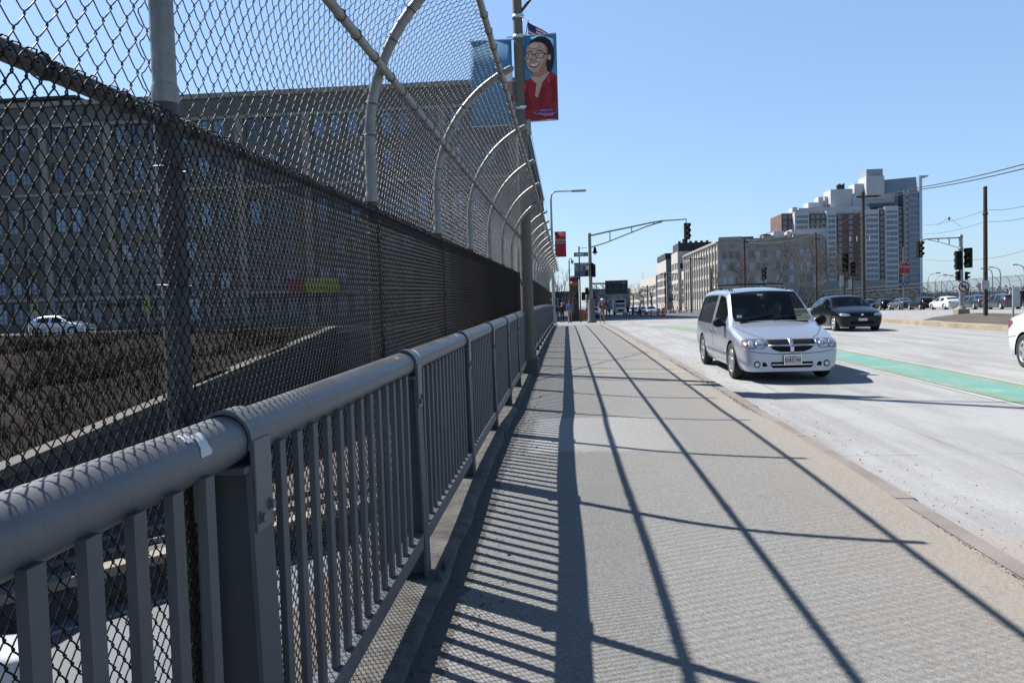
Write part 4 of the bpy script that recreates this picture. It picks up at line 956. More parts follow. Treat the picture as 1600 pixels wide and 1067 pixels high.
SEDAN = dict(L=4.7, st=[
 (0, .55, .57, .50, .49, .55, .42, .58, .59), (.07, .76, .76, .57, .70, .64, .60, .67, .69), (.26, .86, .85, .65, .80, .71, .72, .745, .77), (.65, .90, .885, .74, .85, .80, .76, .83, .87),
 (1.05, .91, .89, .82, .86, .87, .78, .90, .94), (1.32, .91, .89, .87, .84, .91, .78, .95, .99), (1.72, .91, .89, .90, .76, 1.10, .69, 1.17, 1.21), (2.15, .91, .89, .91, .68, 1.27, .60, 1.35, 1.39), (2.4, .91, .89, .915, .67, 1.31, .57, 1.40, 1.44),
 (2.62, .91, .89, .92, .66, 1.32, .56, 1.41, 1.45), (2.70, .91, .89, .92, .66, 1.32, .56, 1.41, 1.45), (3.25, .91, .885, .93, .66, 1.29, .56, 1.38, 1.42), (3.55, .905, .88, .94, .70, 1.19, .60, 1.30, 1.34),
 (4.0, .89, .86, .95, .76, 1.01, .68, 1.06, 1.09), (4.45, .86, .84, .94, .76, .98, .68, 1.01, 1.03), (4.63, .80, .79, .88, .70, .93, .6, .95, .96), (4.7, .70, .70, .72, .60, .80, .5, .82, .83)],
 axles=(.93, 3.68), rw=.325, ww=.21, ws=(5, 7), side=[(6, 9, 'a'), (10, 12, 'b')], rear=(12, 13))
def wheel_meshes(rw, ww):
    ty = MB(); h = ww/2; r2 = rw*.66
    ty.lathe([(r2, -h*.85), (rw*.80, -h), (rw*.93, -h*.97), (rw*.985, -h*.78), (rw, -h*.5), (rw, h*.5), (rw*.985, h*.78), (rw*.93, h*.97), (rw*.80, h), (r2, h*.85), (r2*.98, h*.5)], 36, axis='x')
    ri = MB(); ri.lathe([(r2*1.01, -h*.8), (r2*1.0, -h*.9), (r2*.94, -h*.9), (r2*.90, -h*.55), (r2*.9, h*.5)], 36, axis='x')
    for k in range(5):
        a = 2*math.pi*k/5; T = Matrix.Rotation(a, 4, 'X')
        ri.add([(-h*.78, -.055, .05), (-h*.78, .055, .05), (-h*.86, .026, r2*.93), (-h*.86, -.026, r2*.93), (-h*.5, -.06, .05), (-h*.5, .06, .05), (-h*.5, .035, r2*.93), (-h*.5, -.035, r2*.93)], [(0, 3, 2, 1), (0, 1, 5, 4), (1, 2, 6, 5), (2, 3, 7, 6), (3, 0, 4, 7)], T=T)
    ri.lathe([(.0, -h*.84), (.045, -h*.84), (.06, -h*.8), (.062, -h*.5)], 16, axis='x')
    hb = MB(); hb.lathe([(0, -h*.3), (r2*.88, -h*.3)], 24, axis='x')
    return ty.mesh('tyre', M['rubber']), ri.mesh('rim', M['rim']), hb.mesh('brake_disc', M['dark_metal'])
def shell(P, lvl=3):
    st = P['st']; nR = 8; bm = bmesh.new(); V = []
    for s in st:
        r_ = ring(*s[1:]); row = []
        full = [(-x, z) for x, z in r_[:-1]]+[(x, z) for x, z in reversed(r_)]
        # order: left bottom .. centre .. right bottom
        # slight plan curvature: outer points of the nose and tail pulled in
        row = [bm.verts.new((x, s[0], z)) for x, z in full]; V.append(row)
    m = len(V[0]); c = (m-1)//2
    def region(i, j):
        k = j if j < c else m-2-j       # ring interval index 0..6
        if P['ws'][0] <= i < P['ws'][1] and k >= 5: return 1
        if P['rear'][0] <= i < P['rear'][1] and k >= 5: return 3
        for a, b, _ in P['side']:
            if a <= i < b and k == 3: return 2 if _ == 'a' else 4
        return 0
    for i in range(len(V)-1):
        for j in range(m-1):
            f = bm.faces.new((V[i][j], V[i][j+1], V[i+1][j+1], V[i+1][j])); f.material_index = region(i, j); f.smooth = True
    for row, flip in ((V[0], 1), (V[-1], 0)):
        for j in range(c):        # cap as strip between left and right halves
            q_ = (row[j], row[j+1], row[m-2-j], row[m-1-j]) if j+1 != m-2-j else (row[j], row[j+1], row[m-1-j])
            f = bm.faces.new(q_ if flip else tuple(reversed(q_))); f.smooth = True
    cr = bm.edges.layers.float.new('crease_edge')
    for i in range(len(V)-1):
        for j in (3, m-4):
            if 2 < i < len(V)-3: bm.edges.ensure_lookup_table(); e = bm.edges.get((V[i][j], V[i+1][j])); e[cr] = .55
        for j in (4, m-5, 5, m-6):
            if P['ws'][0] <= i < P['rear'][0]: e = bm.edges.get((V[i][j], V[i+1][j])); e[cr] = .5
    for i in (P['ws'][0], P['ws'][1]):
        for j in range(5, m-6): e = bm.edges.get((V[i][j], V[i][j+1])); e[cr] = .7
    bmesh.ops.recalc_face_normals(bm, faces=list(bm.faces))
    me = bpy.data.meshes.new('cage'); bm.to_mesh(me); bm.free()
    for k in range(5): me.materials.append(M['white'])
    o = bpy.data.objects.new('cage', me); COL.objects.link(o); md = o.modifiers.new('s', 'SUBSURF'); md.levels = lvl; md.render_levels = lvl
    ev = eval_mesh(o); bpy.data.objects.remove(o)
    bm = bmesh.new(); bm.from_mesh(ev)
    kill = []
    for f in bm.faces:
        cc = f.calc_center_median()
        if abs(cc.x) > .62:
            for ay in P['axles']:
                if (cc.y-ay)**2+(cc.z-P['rw']+.01)**2 < (P['rw']+.055)**2: kill.append(f); break
    bmesh.ops.delete(bm, geom=kill, context='FACES')
    for v in bm.verts:
        if abs(v.co.x) > .62 and any(len(e.link_faces) == 1 for e in v.link_edges):
            for ay in P['axles']:
                d = Vector((v.co.y-ay, v.co.z-P['rw']+.01)); r_ = P['rw']+.055
                if .7*r_ < d.length < 1.35*r_ and v.co.z > .22: d = d.normalized()*r_; v.co.y = ay+d.x; v.co.z = P['rw']-.01+d.y
    bvh = BVHTree.FromBMesh(bm)
    return bm, bvh
def split(bm, idx, name):
    b2 = bm.copy(); bmesh.ops.delete(b2, geom=[f for f in b2.faces if f.material_index not in idx], context='FACES')
    for f in b2.faces: f.material_index = 0
    me = bpy.data.meshes.new(name); b2.to_mesh(me); b2.free(); return me
def project_patch(bvh, outline, front=True, off=.006, rings=7, n=40, side=None, rim=True):
    """closed outline (a,b) projected on the shell: front -> (x,z) along y ; side -> (y,z) along x ; returns MB"""
    L_ = [Vector(p) for p in outline]; tot = sum((L_[i]-L_[(i+1) % len(L_)]).length for i in range(len(L_))); pts = []
    for i in range(len(L_)):
        a, b = L_[i], L_[(i+1) % len(L_)]; k = max(1, round(n*(b-a).length/tot)); pts += [a+(b-a)*j/k for j in range(k)]
    c = sum(pts, Vector((0, 0)))/len(pts); N = len(pts); mb = MB(); vs = []
    def hit(p, o_):
        if side is None:
            y0, dy = (-3, 1) if front else (9, -1); h = bvh.ray_cast(Vector((p.x, y0, p.y)), Vector((0, dy, 0)))
            if h[0] is None: h = bvh.find_nearest(Vector((p.x, 0 if front else 4.9, p.y)))
        else:
            h = bvh.ray_cast(Vector((side*4, p.x, p.y)), Vector((-side, 0, 0)))
            if h[0] is None: h = bvh.find_nearest(Vector((side, p.x, p.y)))
        nrm = h[1]; out = Vector((0, -1 if front else 1, 0)) if side is None else Vector((side, 0, 0))
        if nrm.dot(out) < 0: nrm = -nrm
        return h[0]+nrm*o_
    if rim: vs += [hit(p, -.01) for p in pts]
    else: vs += [hit(p, off*.3) for p in pts]
    for q_ in range(rings): s = 1-q_/rings; vs += [hit(c+(p-c)*(s if q_ else .985), off) for p in pts]
    vs.append(hit(c, off)); K = rings
    fs = [(q_*N+i, q_*N+(i+1) % N, (q_+1)*N+(i+1) % N, (q_+1)*N+i) for q_ in range(K) for i in range(N)]+[(K*N+i, K*N+(i+1) % N, (K+1)*N) for i in range(N)]
    mb.add(vs, fs, True); return mb
def seam(bvh, pts, side, w=.006, off=.0025):
    mb = MB(); vs = []
    P_ = []
    for a, b in zip(pts[:-1], pts[1:]):
        a, b = Vector(a), Vector(b); n = max(2, int((b-a).length/.06)); P_ += [a+(b-a)*i/n for i in range(n)]
    P_.append(Vector(pts[-1]))
    for i, p in enumerate(P_):
        d = (P_[min(i+1, len(P_)-1)]-P_[max(i-1, 0)]).normalized(); nn_ = Vector((-d.y, d.x))*w/2
        for q_ in (p-nn_, p+nn_):
            if side == 0: h = bvh.ray_cast(Vector((q_.x, q_.y, 4)), Vector((0, 0, -1))); o_ = Vector((0, 0, 1))
            elif side == 'f': h = bvh.ray_cast(Vector((q_.x, -3, q_.y)), Vector((0, 1, 0))); o_ = Vector((0, -1, 0))
            else: h = bvh.ray_cast(Vector((side*4, q_.x, q_.y)), Vector((-side, 0, 0))); o_ = Vector((side, 0, 0))
            if h[0] is None: h = (Vector((0, 1, .3)),)
            vs.append(h[0]+o_*off)
    mb.add(vs, [(2*i, 2*i+1, 2*i+3, 2*i+2) for i in range(len(P_)-1)]); return mb
WH = {}
M['seat_cloth'] = mat('seat_cloth', (.22, .22, .235), .9)
def car(P, label, cat, name, paint, loc, rz=0, group=None, lvl=2, kind='sedan', glassb=None, detail=True):
    t = thing(name, label, cat, loc, rz, group); bm, bvh = shell(P, lvl); L_ = P['L']
    ks = {'body': [0], 'windscreen': [1], 'rear_window': [3]}
    link('body', split(bm, [0], 'body'), t, paint)
    link('windscreen', split(bm, [1], 'ws'), t, M['clear_glass']); link('rear_window', split(bm, [3], 'rw'), t, M['privacy_glass'])
    for nm, idx, gm in (('side_window', 2, M['clear_glass'] if detail else M['car_glass']), ('side_window', 4, glassb or M['car_glass'])):
        for sgn in (-1, 1):
            b2 = bm.copy(); bmesh.ops.delete(b2, geom=[f for f in b2.faces if f.material_index != idx or f.calc_center_median().x*sgn < 0], context='FACES')
            for f in b2.faces: f.material_index = 0
            me = bpy.data.meshes.new(nm); b2.to_mesh(me); b2.free(); link(nm, me, t, gm)
    ch = MB(); w_ = P['st'][5][1]; ch.box((-w_+.26, .25, .17), (w_-.26, L_-.25, .5)); 
    for ay in P['axles']:
        pts = []; r_ = P['rw']+.05
        for sgn in (-1, 1):
            vs = []; n = 14
            for i in range(n+1):
                a = math.pi*1.14*i/n-.07*math.pi; y, z = ay+r_*math.cos(a), P['rw']-.01+r_*math.sin(a); vs += [(sgn*(w_-.015), y, z), (sgn*(w_-.27), y, z)]
            ch.add(vs, [(2*i, 2*i+1, 2*i+3, 2*i+2) for i in range(n)])
    ch.build('underbody', M['trim_black'], t)
    y0 = P['st'][P['ws'][0]][0]
    mb = MB(); mb.bbox((-w_+.18, y0+.02, .62), (w_-.18, y0+.42, P['st'][P['ws'][0]][3]-.02), .05); mb.build('dashboard', M['trim_black'], t)
    for sx_ in (-1, 1):
        for yy in (y0+1.15, y0+2.05):
            mb = MB(); mb.bbox((sx_*.38-.25, yy-.35, .45), (sx_*.38+.25, yy+.15, .62), .06); mb.bbox((sx_*.38-.23, yy+.08, .60), (sx_*.38+.23, yy+.24, 1.12), .06); mb.bbox((sx_*.38-.12, yy+.10, 1.14), (sx_*.38+.12, yy+.20, 1.30), .04); mb.build('seat', M['seat_cloth'], t)
    mb = MB(); mb.tube([(.38+.18*math.cos(a), y0+.55+.06*math.sin(a), .93+.17*math.sin(a)) for a in [k*math.pi/8 for k in range(17)]], .015, 6, False); mb.build('steering_wheel', M['trim_black'], t)
    mb = MB(); mb.box((-w_+.13, y0+.3, .30), (w_-.13, L_-.4, .45)); mb.build('cabin_floor', M['trim_black'], t)
    key = (P['rw'], P['ww'])
    if key not in WH: WH[key] = wheel_meshes(*key)
    for ay in P['axles']:
        for sgn in (-1, 1):
            w = bpy.data.objects.new('wheel', None); COL.objects.link(w); w.parent = t; w.location = (sgn*(w_-P['ww']/2-.012), ay, P['rw']-.004); w.rotation_euler = (0, 0, 0 if sgn < 0 else math.pi)
            for nm, me in zip(('tyre', 'rim', 'brake_disc'), WH[key]): link(nm, me, w)
    return t, bm, bvh
def sub(parent, nm, mb, m_): return mb.build(nm, m_, parent)

# --- the silver minivan
zv = zr(4, 15)
van, bm, bvh = car(VAN, 'silver minivan coming along the lane beside the walk', 'minivan', 'minivan', M['silver_paint'], (3.87, 13.6, zr(4, 15.8)), R(-.2), lvl=3, glassb=M['privacy_glass'])
van.rotation_euler = (math.atan2(zd(17.5)-zd(14.3), 3.2), 0, R(-.2)); van.scale = (.892, 1, .96); van.location.z = zr(4, 14.3)-.0
for s in (-1, 1):
    hl = sub(van, 'headlight', project_patch(bvh, [(s*.90, .745), (s*.86, .785), (s*.51, .785), (s*.455, .75), (s*.48, .66), (s*.54, .61), (s*.85, .61), (s*.91, .66)], off=.008), M['lamp_housing'])
    sub(hl, 'lens_ring', project_patch(bvh, [(s*.60+.085*math.cos(a), .695+.070*math.sin(a)) for a in [k*.5236 for k in range(12)]], off=.014, n=24, rings=3), M['light_clear'])
    sub(hl, 'reflector', project_patch(bvh, [(s*.76+.055*math.cos(a), .70+.06*math.sin(a)) for a in [k*.5236 for k in range(12)]], off=.013, n=20, rings=3), M['light_clear'])
    sub(hl, 'turn_lamp', project_patch(bvh, [(s*.905, .72), (s*.85, .735), (s*.82, .69), (s*.84, .65), (s*.905, .68)], off=.013, n=24, rings=4), M['amber'])
    fg = sub(van, 'fog_lamp', project_patch(bvh, [(s*.66+.062*math.cos(a), .335+.062*math.sin(a)) for a in [k*.5236 for k in range(12)]], off=.008, n=24, rings=3), M['trim_black'])
    sub(fg, 'lens', project_patch(bvh, [(s*.66+.044*math.cos(a), .335+.044*math.sin(a)) for a in [k*.5236 for k in range(12)]], off=.014, n=24, rings=3), M['light_clear'])
    sub(van, 'bumper_vent', project_patch(bvh, [(s*.56, .37), (s*.50, .37), (s*.46, .30), (s*.56, .295)], off=.005, n=20, rings=3), M['black'])
gr = sub(van, 'grille', project_patch(bvh, [(-.455, .775), (.455, .775), (.44, .69), (.36, .60), (.22, .555), (-.22, .555), (-.36, .60), (-.44, .69)], off=.004, n=60, rings=8), M['black'])
sub(gr, 'chrome_bar', project_patch(bvh, [(-.445, .682), (-.445, .660), (.445, .660), (.445, .682)], off=.016, n=50, rings=3), M['rim'])
sub(gr, 'chrome_bar', project_patch(bvh, [(-.042, .79), (.042, .79), (.034, .54), (-.034, .54)], off=.022, n=30, rings=3), M['rim'])
rr = [(-.462, .782), (.462, .782), (.445, .69), (.365, .59), (.222, .545), (-.222, .545), (-.365, .59), (-.445, .69), (-.462, .782)]
sub(gr, 'grille_frame', seam(bvh, rr, 'f', .016, .008), M['silver_paint'])
for k in range(5): sub(gr, 'slat', seam(bvh, [(-.40+.02*k, .76-.045*k), (.40-.02*k, .76-.045*k)], 'f', .006, .007), M['dark_metal'])
mb = MB(); mb.ball((0, -.045, .675), (.028, .012, .03), 12); sub(gr, 'emblem', mb, M['grey_metal'])
mb = MB(); mb.box((-.03, 2.0, 1.38), (.03, 2.02, 1.46)); mb.tube([(0, 1.98, 1.50), (0, 1.92, 1.56)], .01, 5); mb.bbox((-.12, 1.94, 1.44), (.12, 1.97, 1.51), .01); sub(van, 'rear_view_mirror', mb, M['trim_black'])
it = sub(van, 'lower_intake', project_patch(bvh, [(-.40, .375), (.40, .375), (.41, .30), (.36, .265), (-.36, .265), (-.41, .30)], off=.004, n=40, rings=4), M['black'])
sub(it, 'chrome_bar', seam(bvh, [(-.39, .325), (.39, .325)], 'f', .018, .012), M['rim'])
sub(van, 'bumper_seam', seam(bvh, [(-.93, .60), (-.6, .545), (-.3, .52), (.3, .52), (.6, .545), (.93, .60)], 'f', .010, .003), M['trim_black'])
# number plate
pl_ = MB(); pl_.bbox((-.155, -.052, .335), (.155, -.038, .490), .006); p = sub(van, 'number_plate', pl_, M['plate'])
text_part('plate_text', '4243 HR', .098, M['plate_red'], p, (0, -.0545, .405), bold=.0015, depth=.001)
text_part('plate_caption', 'Massachusetts', .026, M['plate_red'], p, (0, -.0545, .468), depth=.001)
mb = MB()
for a, b in (((-.168, .322), (.168, .334)), ((-.168, .491), (.168, .503)), ((-.168, .334), (-.156, .491)), ((.156, .334), (.168, .491))): mb.box((a[0], -.056, a[1]), (b[0], -.036, b[1]))
sub(p, 'plate_frame', mb, M['chrome'])
# seams, trim, handles, mirrors, wipers, roof rack
for s in (-1, 1):
    for pts in ([(1.30, .93), (1.26, .6), (1.30, .30)], [(2.62, .97), (2.60, .5), (2.5, .30), (1.30, .30)], [(2.68, .97), (2.66, .4), (2.7, .3), (3.45, .3), (3.62, .62), (3.72, .96)], [(4.62, 1.0), (4.7, .6)]):
        sub(van, 'panel_gap', seam(bvh, pts, s, .009), M['trim_black'])
for pts in ([(-.86, 1.06), (-.80, .75), (-.60, .34), (-.45, .17)], [(.86, 1.06), (.80, .75), (.60, .34), (.45, .17)]): sub(van, 'bonnet_gap', seam(bvh, pts, 0, .010), M['trim_black'])
for s in (-1, 1):
    sub(van, 'side_moulding', project_patch(bvh, [(1.36, .44), (1.36, .50), (3.5, .52), (3.5, .46)], side=s, off=.014, n=60, rings=3), M['silver_paint'])
    for hy in (2.42, 2.85):
        sub(van, 'door_handle', project_patch(bvh, [(hy-.09, .83), (hy+.09, .83), (hy+.09, .865), (hy-.09, .865)], side=s, off=.03, n=20, rings=3), M['chrome'])
    mb = MB(); mb.ball((s*1.08, 1.50, 1.06), (.125, .075, .10), 16); mb.tube([(s*.92, 1.50, 1.0), (s*1.03, 1.52, 1.03)], .03, 8); mr = sub(van, 'wing_mirror', mb, M['trim_black'])
    mb = MB(); y0 = 2.25; pts = []
    for i in range(9):
        y = y0+i*.28; h = bvh.ray_cast(Vector((s*.60, y, 4)), Vector((0, 0, -1)))[0]; pts.append((s*.60, y, h.z+(.05 if 0 < i < 8 else .012)))
    mb.tube(pts, .016, 8); 
    for i in (1, 4, 7): mb.tube([pts[i], (pts[i][0], pts[i][1], pts[i][2]-.06)], .02, 6)
    sub(van, 'roof_rail', mb, M['trim_black'])
mb = MB()
for y in (2.5, 3.9): mb.tube([(-.6, y, 1.80), (-.3, y, 1.815), (.3, y, 1.815), (.6, y, 1.80)], .015, 8)
sub(van, 'roof_crossbar', mb, M['trim_black'])
mb = MB()
def onws(x, z_off_y):
    h = bvh.ray_cast(Vector((x, z_off_y, 4)), Vector((0, 0, -1)))[0]; return h+Vector((0, -.01, .018))
for x0, x1 in ((-.66, -.02), (-.02, .62)): mb.tube([onws(x0, 1.24), onws((x0+x1)/2, 1.27), onws(x1, 1.33)], .011, 6)
sub(van, 'wiper', mb, M['trim_black'])
sub(van, 'cowl', project_patch(bvh, [(0, 0)]*1+[(0, 0)]*0, n=1) if False else MB().box((-.70, 1.165, 1.02), (.70, 1.215, 1.066)), M['trim_black'])
mb = MB(); p_ = onws(-.10, 1.86); mb.box((p_.x-.05, p_.y-.01, p_.z-.012), (p_.x+.06, p_.y, p_.z+.018)); p_ = onws(-.68, 1.30); mb.box((p_.x-.05, p_.y-.004, p_.z), (p_.x+.05, p_.y+.004, p_.z+.05)); sub(van, 'windscreen_sticker', mb, M['white'])
# --- black hatchback behind it
def basic_details(t, bvh, P, paint, plate=True, fr=(.60, .74, .50)):
    L_ = P['L']; w_ = P['st'][2][1]
    for s in (-1, 1):
        sub(t, 'headlight', project_patch(bvh, [(s*(w_-.02), .68), (s*(w_-.10), .745), (s*(w_-.36), .70), (s*(w_-.40), .64), (s*(w_-.2), .62), (s*(w_-.04), .64)], off=.008, n=30, rings=4), M['light_clear'])
        sub(t, 'tail_light', project_patch(bvh, [(s*(w_-.03), .90), (s*(w_-.25), .90), (s*(w_-.24), .76), (s*(w_-.05), .72)], front=False, off=.01, n=30, rings=4), M['tail_red'])
        mb = MB(); mb.ball((s*(P['st'][5][1]+.07), P['st'][5][0]+.32, .99), (.10, .06, .065), 12); mb.tube([(s*(P['st'][5][1]-.06), P['st'][5][0]+.3, .95), (s*(P['st'][5][1]+.03), P['st'][5][0]+.32, .98)], .022, 6); sub(t, 'wing_mirror', mb, paint)
    sub(t, 'lower_grille', project_patch(bvh, [(-.42, .42), (.42, .42), (.50, .30), (-.50, .30)], off=.005, n=40, rings=4), M['black'])
    sub(t, 'upper_grille', seam(bvh, [(-.42, .625), (0, .60), (.42, .625)], 'f', .05, .005), M['trim_black'])
    mb = MB(); mb.box((-.17, -.05, .43), (.17, -.03, .53)); sub(t, 'number_plate', mb, M['plate'])
    mb = MB(); mb.box((-.17, L_+.0, .60), (.17, L_+.03, .70)); sub(t, 'number_plate', mb, M['plate'])
hz = zr(12, 32)
hb_, bm2, bv2 = car(HATCH, 'dark blue-black hatchback approaching beyond the silver van', 'hatchback', 'hatchback', M['black_paint'], (11.25, 30.2, zr(12, 31)), R(-1), lvl=2); hb_.scale = (.96, .96, .96)
basic_details(hb_, bv2, HATCH, M['black_paint'])
mb = MB(); mb.ball((0, .02, .675), (.06, .015, .04), 12); sub(hb_, 'emblem', mb, M['chrome'])
for s in (-1, 1):
    for pts in ([(1.2, .86), (1.22, .4), (1.4, .28)], [(2.48, .92), (2.46, .5), (2.4, .3)], [(3.3, .95), (3.1, .6), (2.95, .3)]): sub(hb_, 'panel_gap', seam(bv2, pts, s, .012), M['black'])
# --- white car leaving the frame on the right
wc, bm3, bv3 = car(SEDAN, 'white car cut off by the right edge of the frame', 'car', 'white_car', M['white_paint'], (9.0, 11.46, zr(9, 14.5)), R(-8), lvl=3)
basic_details(wc, bv3, SEDAN, M['white_paint'])
for s in (-1,):
    sub(wc, 'tail_light_wrap', project_patch(bv3, [(4.62, .93), (4.30, .90), (4.22, .86), (4.40, .76), (4.62, .72)], side=s, off=.009, n=30, rings=4), M['tail_red'])
for pts in ([(2.66, .92), (2.64, .5), (2.55, .3)], [(3.45, .94), (3.3, .62), (3.15, .3)], [(4.05, .60), (4.5, .56), (4.66, .56)]): sub(wc, 'panel_gap', seam(bv3, pts, -1, .010), M['trim_black'])
# --- parked cars along the far kerb and cars down the street
pr = {}
def proto(kind, paint, label, cat, nm, loc, rz, group):
    P = {'sedan': SEDAN, 'hatch': HATCH, 'van': VAN}[kind]
    t, b_, bv_ = car(P, label, cat, nm, paint, loc, rz, group, lvl=1 if kind != 'van' else 2); basic_details(t, bv_, P, paint); return t
def repaint(root, old, new):
    for o in [root]+list(root.children):
        if o.type == 'MESH' and o.data.materials and o.data.materials[0] == old: o.material_slots[0].link = 'OBJECT'; o.material_slots[0].material = new
bpy.context.view_layer.update()
G = 'cars parked along the far side of the bridge'
def PK(px, Y): p = at(px, 481, Y); return p.x
s0 = proto('sedan', M['grey_paint'], 'parked grey sedan nearest the signal pole on the traffic island', 'car', 'parked_car', (40.8, 82.5, zr(40, 80)), math.pi, G)
s1 = proto('hatch', M['blue_paint'], 'parked dark blue hatchback fourth from the white parked car', 'car', 'parked_car', (40.8, 110.4, zr(40, 106)), math.pi, G)
def dupcar(src, old, new, label, loc, rz, grp=G):
    c = copy_tree(src, None, label, loc, rz, grp); repaint(c, old, new); return c
bpy.context.view_layer.update()
dupcar(s0, M['grey_paint'], M['white_paint'], 'parked white sedan, the only white car in the far row', (40.9, 88.6, zr(40, 86)), math.pi)
dupcar(s1, M['blue_paint'], M['black_paint'], 'parked black hatchback just left of the parked white sedan', (40.8, 93.9, zr(40, 92)), math.pi)
dupcar(s0, M['grey_paint'], M['grey_paint'], 'parked grey sedan second to the left of the parked white sedan', (40.8, 99.6, zr(40, 98)), math.pi)
dupcar(s1, M['blue_paint'], M['black_paint'], 'parked dark car right behind the tall utility pole', (40.8, 105, zr(40, 103)), math.pi)
dupcar(s0, M['grey_paint'], M['blue_paint'], 'parked blue sedan peeping out behind the dark hatchback', (40.8, 118, zr(40, 115)), math.pi)
dupcar(s1, M['blue_paint'], M['grey_paint'], 'parked dark hatchback half hidden behind the signal pole', (40.8, 77.6, zr(40, 75)), math.pi)
G2 = 'cars far down the street'
dist = [(1004, 492, 150, M['grey_paint'], 'small grey car far down the street left of the orange barrels'), (1014, 491, 175, M['white_paint'], 'small white car far down the street behind the grey one'), (993, 490, 200, M['blue_paint'], 'tiny blue car far down the street beside the white truck'),
        (1022, 490, 215, M['white_paint'], 'tiny white car farthest right in the distant traffic'), (1000, 488, 250, M['white_paint'], 'tiny white car farthest down the street'), (926, 497, 92, M['blue_paint'], 'blue-grey car waiting beyond the signal mast base'), (1010, 489, 290, M['grey_paint'], 'tiny grey car almost lost in the distant traffic'), (986, 490, 180, M['white_paint'], 'small white car next to the box truck on its right'), (1019, 491, 135, M['silver_paint'], 'silver car just left of the orange barrels down the street'), (1008, 490, 190, M['red_paint'], 'small dark red car in the distant traffic'), (996, 490, 155, M['silver_paint'], 'silver car right of the box truck'), (930, 496, 105, M['white_paint'], 'white car just right of the signal mast base'), (1001, 489, 230, M['black_paint'], 'tiny black car in the middle of the distant traffic')]
for px, py, Y, mt, lb in dist: dupcar(s0 if Y % 2 else s1, M['grey_paint'] if Y % 2 else M['blue_paint'], mt, lb, (at(px, py, Y).x, Y, zd(Y)-.2), 0, G2)
# light car on the side street and one on the lower highway, seen through the fence
p = at(92, 522, 53)
lc = dupcar(s1, M['blue_paint'], M['silver_paint'], 'silver hatchback on the side street beyond the slope, seen through the mesh', (at(142, 510, 53).x, 53, .47), R(90), None); lc['category'] = 'hatchback'
if 'group' in lc: del lc['group']
p = at(-5, 1050, 15.6)
lc = dupcar(s0, M['grey_paint'], M['white_paint'], 'white car on the lower highway, glimpsed between the balusters', (p.x-2.4, 12.2, -6.19), R(-52), None)
if 'group' in lc: del lc['group']
# white box truck coming up the street
p = at(970, 495, 150); t = thing('box_truck', 'white box truck approaching down the street beyond the cyclist', 'truck', (p.x, 150, zd(150)-.35))
mb = MB(); mb.bbox((-1.0, 0, .45), (1.0, 1.5, 1.7), .12); mb.bbox((-.95, .2, 1.6), (.95, 1.6, 2.3), .15); sub(t, 'cab', mb, M['white_paint'])
mb = MB(); mb.bbox((-1.15, 1.55, .7), (1.15, 7, 3.2), .05); sub(t, 'cargo_box', mb, M['white'])
mb = MB(); mb.box((-.85, .12, 1.65), (.85, .2, 2.2)); sub(t, 'windscreen', mb, M['car_glass'])
mb = MB(); mb.box((-.55, -.03, .8), (.55, -.002, 1.2)); sub(t, 'grille', mb, M['trim_black'])
for s in (-1, 1):
    mb = MB(); mb.box((s*.8-.14, -.03, .85), (s*.8+.14, -.002, 1.1)); sub(t, 'headlight', mb, M['light_clear'])
    for y in (.9, 5.6): mb = MB(); mb.lathe([(0, -.12), (.38, -.12), (.42, -.06), (.42, .06), (.38, .12), (0, .12)], 20, T=Matrix.Translation((s*.95, y, .42)), axis='x'); sub(t, 'wheel', mb, M['rubber'])
mb = MB(); mb.box((-.9, 1.50, 2.55), (.9, 1.545, 3.0)); sub(t, 'destination_panel', mb, M['black'])

# ================================================================ STREET FURNITURE
def sub2(parent, nm, mb, m_): return mb.build(nm, m_, parent)
# --- lamp post in the fence line, brace arm, banners
lx, ly = -.755, 14.75
t = thing('street_lamp', 'tall speckled concrete lamp post rising between railing and walk', 'street lamp', (lx, ly, zd(ly)))
mb = MB(); mb.tube([(0, 0, .3), (-.0, 0, 3), (-.02, 0, 6), (-.05, 0, 9.2)], [.125, .115, .095, .075], 12); sub2(t, 'pole', mb, M['lamp_pole'])
mb = MB(); mb.bbox((-.19, -.19, -.02), (.19, .19, .30), .02); mb.lathe([(.18, .30), (.16, .36), (.125, .42)], 12); sub2(t, 'base', mb, M['lamp_pole'])
mb = MB(); mb.tube([(-.02, 0, 6.78), (.3, -.02, 7.15), (1.6, -.04, 8.7)], .028, 8); mb.tube([(-.05, 0, 9.1), (.5, 0, 9.4), (2.2, 0, 9.5)], .035, 8); sub2(t, 'arm', mb, M['dark_metal'])
mb = MB(); mb.bbox((2.1, -.12, 9.42), (2.8, .12, 9.54), .03); sub2(t, 'lamp_head', mb, M['grey_metal'])
for z in (6.75, 6.38, 5.05):
    mb = MB(); mb.lathe([(.104, -.03), (.108, -.03), (.108, .03), (.104, .03)], 16, T=Matrix.Translation((-.02, 0, z))); mb.box((-.02, -.135, z-.018), (.10, -.10, z+.018)); sub2(t, 'clamp_band', mb, M['rim'])
mb = MB(); mb.bbox((.085, -.05, 4.55), (.17, .05, 4.83), .01); sub2(t, 'control_box', mb, M['grey_metal'])
